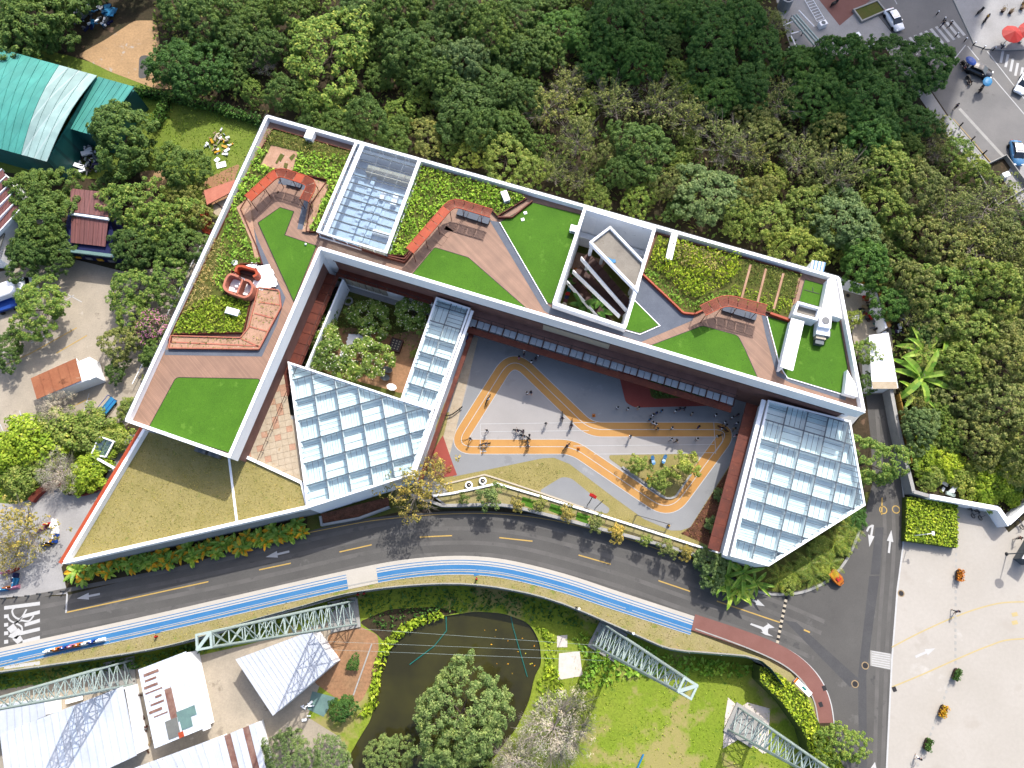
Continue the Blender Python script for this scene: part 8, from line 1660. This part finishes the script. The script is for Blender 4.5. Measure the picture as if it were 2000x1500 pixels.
gb = thing('raised_bed', 'rectangular walled bed of scrub beside the white car', 'planter', (*W(1697, 20, 0).xy, 0)); q = xy(WP([(1668, 18), (1714, 0), (1730, 20), (1684, 40)], .5)); mb = MB(); mb.band(q, .25, 0, .5, 0, True); mb.build('bed_kerb', mt['kerb'], gb); mb = MB(); mb.sheet(q, .35); mb.build('bed_soil', mt['soil_bed'], gb)
t = tagged('garden_enclosure', 'small fenced patch with white frame and pump box by the street end', 'enclosure', (1948, 345), .03); q = [v-Vector(t.location) for v in WP([(1908, 330), (1966, 302), (2010, 362), (1950, 400)], .8)]
for a, b in zip(q, q[1:]+q[:1]): mb = MB(); mb.seg(a, b, .12, 0, .8); mb.build('low_wall', mt['kerb'], t, True)
p = W(1966, 340, .9)-Vector(t.location); mb = MB(); mb.box((p.x, p.y, .45), (1.1, .8, .8), .4); mb.build('pump_box', mt['white_clean'], t, True)
# ---- playground furniture
for q, rz, lab in (((1274, 900), 1.75, 'left of two blue spring seats on the grass island'), ((1296, 898), 1.2, 'right of two blue spring seats on the grass island')):
    t = tagged('spring_rider', lab, 'spring rider', q, ZC+.05, rz, 'blue spring seats'); mb = MB(); mb.loft([[(x, -w, .45), (x, w, .45), (x, w, h), (x, -w, h)] for x, w, h in ((-.65, .16, .6), (-.35, .26, .62), (0, .2, .56), (.35, .26, .66), (.62, .14, .8))]); mb.build('seat_body', mt['car_blue'], t, True); mb = MB(); mb.tube((0, 0, 0), (0, 0, .45), .12, .12, 8); mb.build('spring', mt['dark'], t, True); mb = MB(); mb.tube((.3, -.25, .85), (.3, .25, .85), .03); mb.build('handle', mt['blue'], t, True)
for q, rz, lab in (((1242, 921), .3, 'yellow spring rider under the left young tree'), ((1266, 938), .9, 'pale yellow spring rider under the middle young tree')):
    t = tagged('spring_rider', lab, 'spring rider', q, ZC+.05, rz, 'yellow spring riders'); mb = MB(); n = 10; mb.path([Vector((.34*math.cos(6.283*i/n), .28*math.sin(6.283*i/n), .6)) for i in range(n+1)], .12, 6); mb.build('ring_seat', mt['sign_yellow'], t, True); mb = MB(); mb.tube((0, 0, 0), (0, 0, .55), .1, .1, 8); mb.build('spring', mt['dark'], t, True); mb = MB(); mb.ball((.4, 0, .85), .16); mb.build('rider_head', mt['orange'], t, True)
for q, lab in (((1160, 811), 'orange cone at the shade edge above the diagonal track'), ((1130, 876), 'orange cone on the diagonal track near the lower straight')):
    t = tagged('traffic_cone', lab, 'cone', q, ZG, 0, 'cones on the playground', None, .2); mb = MB(); mb.tube((0, 0, .03), (0, 0, .55), .2, .04, 10); mb.build('cone_body', mt['orange'], t, True); mb = MB(); mb.box((0, 0, .02), (.45, .45, .04)); mb.build('base', mt['orange'], t, True)
for q, lab in (((916, 948), 'left white tyre planter at the playground border'), ((943, 940), 'right white tyre planter at the playground border')):
    t = tagged('tyre_planter', lab, 'planter', q, ZC+.03, 0, 'tyre planters'); mb = MB()
    for k in range(2):
        n = 14; mb.loft([[(r*math.cos(6.283*i/n), r*math.sin(6.283*i/n), z+k*.24) for i in range(n)] for r, z in ((.36, 0), (.5, .03), (.54, .12), (.5, .21), (.34, .23))], k % 2, True, False)
    mb.build('tyre', [mt['white_clean'], mt['wall_grey']], t, True); mb = MB(); mb.tube((0, 0, .1), (0, 0, .36), .36, .36, 12); mb.build('soil', mt['dark'], t, True); mb = MB(); mb.ball((.05, 0, .42), .14); mb.build('flower', mt['cream'], t, True)
hp = tagged('basketball_stand', 'basketball stand with a red shield-shaped board on the grey pad', 'basketball stand', (1148, 985), ZC+.03, heading((1148, 985), (1160, 962))); mb = MB(); mb.path([(0, 0, 0), (0, 0, 1.6), (.8, 0, 2.2)], .06, 8); mb.build('pole', mt['dark'], hp, True); mb = MB(); mb.loft([[(.85+x, y, z) for y, z in ((-.4, 2.0), (.4, 2.0), (.5, 2.4), (0, 2.8), (-.5, 2.4))] for x in (-.05, .35)]); mb.build('backboard', mt['red'], hp, True); mb = MB(); mb.path([Vector((1.3+.22*math.cos(a*.7), .22*math.sin(a*.7), 2.05)) for a in range(10)], .02, 5); mb.build('hoop', mt['orange'], hp, True)
pp = tagged('basketball_stand', 'dark bare post frame right of the basketball stand', 'post', (1163, 992), ZC+.03, .6); mb = MB(); mb.path([(0, 0, 0), (0, 0, 1.5), (1.2, .2, 2.0)], .05, 8); mb.build('pole', mt['dark'], pp, True)
gt = thing('goal_frame', 'thin dark football goal frame at the lower right of the playground', 'goal', (*W(1275, 1020, ZC).xy, ZC)); a, b = W(1244, 1006, ZC+1.5), W(1308, 1024, ZC+1.5)
mb = MB(); mb.path([Vector((a.x, a.y, ZC)), a, b, Vector((b.x, b.y, ZC))], .05, 6); mb.build('goal_posts', mt['dark'], gt); mb = MB(); c1, c2 = a+Vector((-.4, -1.0, -1.4)), b+Vector((-.4, -1.0, -1.4)); mb.path([a, c1, c2, b], .03, 5); mb.build('back_stay', mt['steel_grey'], gt)
t = tagged('ball', 'yellow ball beside the right goal post', 'ball', (1306, 1027), ZG); mb = MB(); mb.ball((0, 0, .18), .18); mb.build('ball_body', mt['sign_yellow'], t, True)
cbn = thing('curved_rail', 'curved black rail set in the grey rubber at the left of the track', 'rail', (*W(885, 803, ZC).xy, ZC)); mb = MB(); mb.path([Vector(p) for p in smooth_line(WP([(861, 808), (872, 812), (885, 808), (903, 794)], ZC+.5), 4)], .09, 6); mb.build('rail_bar', mt['black'], cbn)
for q in ((866, 811), (880, 810), (898, 799)): mb = MB(); p = W(*q, ZC+.3); mb.tube((p.x, p.y, ZC), (p.x, p.y, ZC+.5), .05, .05, 6); mb.build('rail_post', mt['black'], cbn)
t = tagged('toy_rack', 'red and blue toy stack in the shaded top left corner of the playground', 'toy', (917, 661), ZC+.05, 1.2)
for k, (x, c) in enumerate(((-.6, 'red'), (-.15, 'blue'), (.3, 'maroon'), (.75, 'red'))): mb = MB(); mb.ball((x, (k % 2)*.25-.1, .4), .42, .9, 9, 6); mb.build('toy_shell', mt[c], t, True)
# ---- courtyard things
t = tagged('raised_planter', 'dark raised planter with pale yellow tufts in the courtyard', 'planter', (774, 676), ZC+.03, -.28); mb = MB(); mb.band([(-.8, -.9), (.8, -.9), (.8, .9), (-.8, .9)], .15, 0, .7, 0, True); mb.build('planter_wall', mt['rust_dark'], t, True); mb = MB(); mb.box((0, 0, .3), (1.5, 1.7, .6)); mb.build('planter_soil', mt['dark'], t, True)
for i in range(3):
    for j in range(4): mb = MB(); mb.ball((-.45+i*.45, -.6+j*.4, .64), .1, 1, 6, 4); mb.build('tuft', mt['cream'], t, True)
for q, lab, c in (((757, 722), 'grey round-topped table in sun at the bottom of the courtyard', 'grey'), ((752, 737), 'dark low table below the grey one in the courtyard', 'steel_grey'), ((765, 756), 'white table at the bottom corner of the courtyard', 'white_clean'), ((646, 624), 'pinkish bench table under the left courtyard wall', 'pink_pave'), ((664, 566), 'dark red table in the shaded top corner of the courtyard', 'maroon')):
    t = tagged('garden_table', lab, 'table', q, ZC+.04, -.3, 'tables in the courtyard', None, .6); mb = MB(); mb.prism([(.75*math.cos(a*.785), .5*math.sin(a*.785)) for a in range(8)], .62, .7); mb.build('table_top', mt[c], t, True)
    for sx in (-1, 1):
        for sy in (-1, 1): mb = MB(); mb.tube((sx*.45, sy*.3, 0), (sx*.4, sy*.25, .62), .04, .04, 5); mb.build('leg', mt['dark'], t, True)
t = tagged('fire_ring', 'round stone ring on the shaded courtyard ground', 'stone ring', (681, 589), ZC+.03); mb = MB(); n = 12
for k in range(n): m2 = MB(); a = 6.283*k/n; m2.box((.55*math.cos(a), .55*math.sin(a), .12), (.26, .24, .24), a); m2.build('stone', mt['kerb'], t, True)
mb = MB(); p0 = W(690, 664, ZC+.2); mb.loft([[(p0.x-1+x, p0.y+y, ZC+.1+z) for x, y, z in ((0, -1.0, 0), (1.6, -.9, .1), (1.9, .6, .25), (.3, .9, .2))], [(p0.x-1+x, p0.y+y, ZC+.14+z) for x, y, z in ((0, -1.0, 0), (1.6, -.9, .1), (1.9, .6, .25), (.3, .9, .2))]]); tag(mb.build('white_sheet', mt['white_clean']), 'white cloth sheet lying between the courtyard trees', 'cloth')
# air conditioners on the terrace under the west wing
for q, lab in (((392, 880), 'left air conditioner unit in the shade under the west wing'), ((418, 888), 'right air conditioner unit in the shade under the west wing')):
    t = tagged('air_conditioner', lab, 'air conditioner', q, ZT+.03, -.3, 'air conditioners on the terrace', None, .8); mb = MB(); mb.box((0, 0, .5), (1.5, .6, 1.0)); mb.build('casing', mt['grey'], t, True); mb = MB(); mb.tube((0, -.31, .5), (0, -.33, .5), .36, .36, 14); mb.build('fan_grille', mt['dark'], t, True); mb = MB(); mb.tube((0, 0, 1.0), (0, 0, 1.03), .3, .3, 12); mb.build('top_grille', mt['steel_grey'], t, True)
# ---- alike labels: say which one, counted from the left of the picture
bpy.context.view_layer.update()
ORD = ['first', 'second', 'third', 'fourth', 'fifth', 'sixth', 'seventh', 'eighth', 'ninth', 'tenth', 'eleventh', 'twelfth']
same = {}
for o in list(S.objects):
    if o.parent is None and o.get('label'): same.setdefault(o['label'], []).append(o)
def seen_x(o):
    q = o.matrix_world.translation; d = (CAM_H-q.z)*CT+q.y*ST; return q.x/d
for lab, L in same.items():
    if len(L) > 1 and len(lab.split()) <= 13:
        for i, o in enumerate(sorted(L, key=seen_x)):
            if i < 12: o['label'] = lab+', '+ORD[i]+' from left'
            if len(L) > 1 and not o.get('group'): o['group'] = lab
import OpenImageIO as oiio, sys
b=oiio.ImageBuf('/workdir/render_main.png'); s=b.spec(); k=s.width/2000
def g(x,y,r=3):
    v=[0,0,0];n=0
    for i in range(-r,r+1):
        for j in range(-r,r+1):
            p=b.getpixel(int(x*k)+i,int(y*k)+j); v=[a+c for a,c in zip(v,p[:3])]; n+=1
    return [round(a/n*255) for a in v]
for nm,x,y,t in [('asphalt',760,1075,(118,117,113)),('plaza',1930,1400,(234,228,218)),('lawn SW',400,800,(96,152,38)),('track',1030,873,(247,190,120)),('pale',1050,780,(210,206,202)),('shade grey',1150,750,(82,92,104)),('terrace',300,1000,(190,176,112)),('terrace shade',360,890,(62,64,56)),('blue',500,1176,(72,150,214)),('water',820,1330,(76,74,52)),('golf',1350,1430,(160,180,70)),('conc yard',420,1320,(205,195,178)),('deck',390,712,(196,152,125)),('fascia',1000,605,(205,213,220)),('bed',730+180,350,(120,150,60)),('parking',150,640,(225,205,180))]:
    print(nm,g(x,y),t)
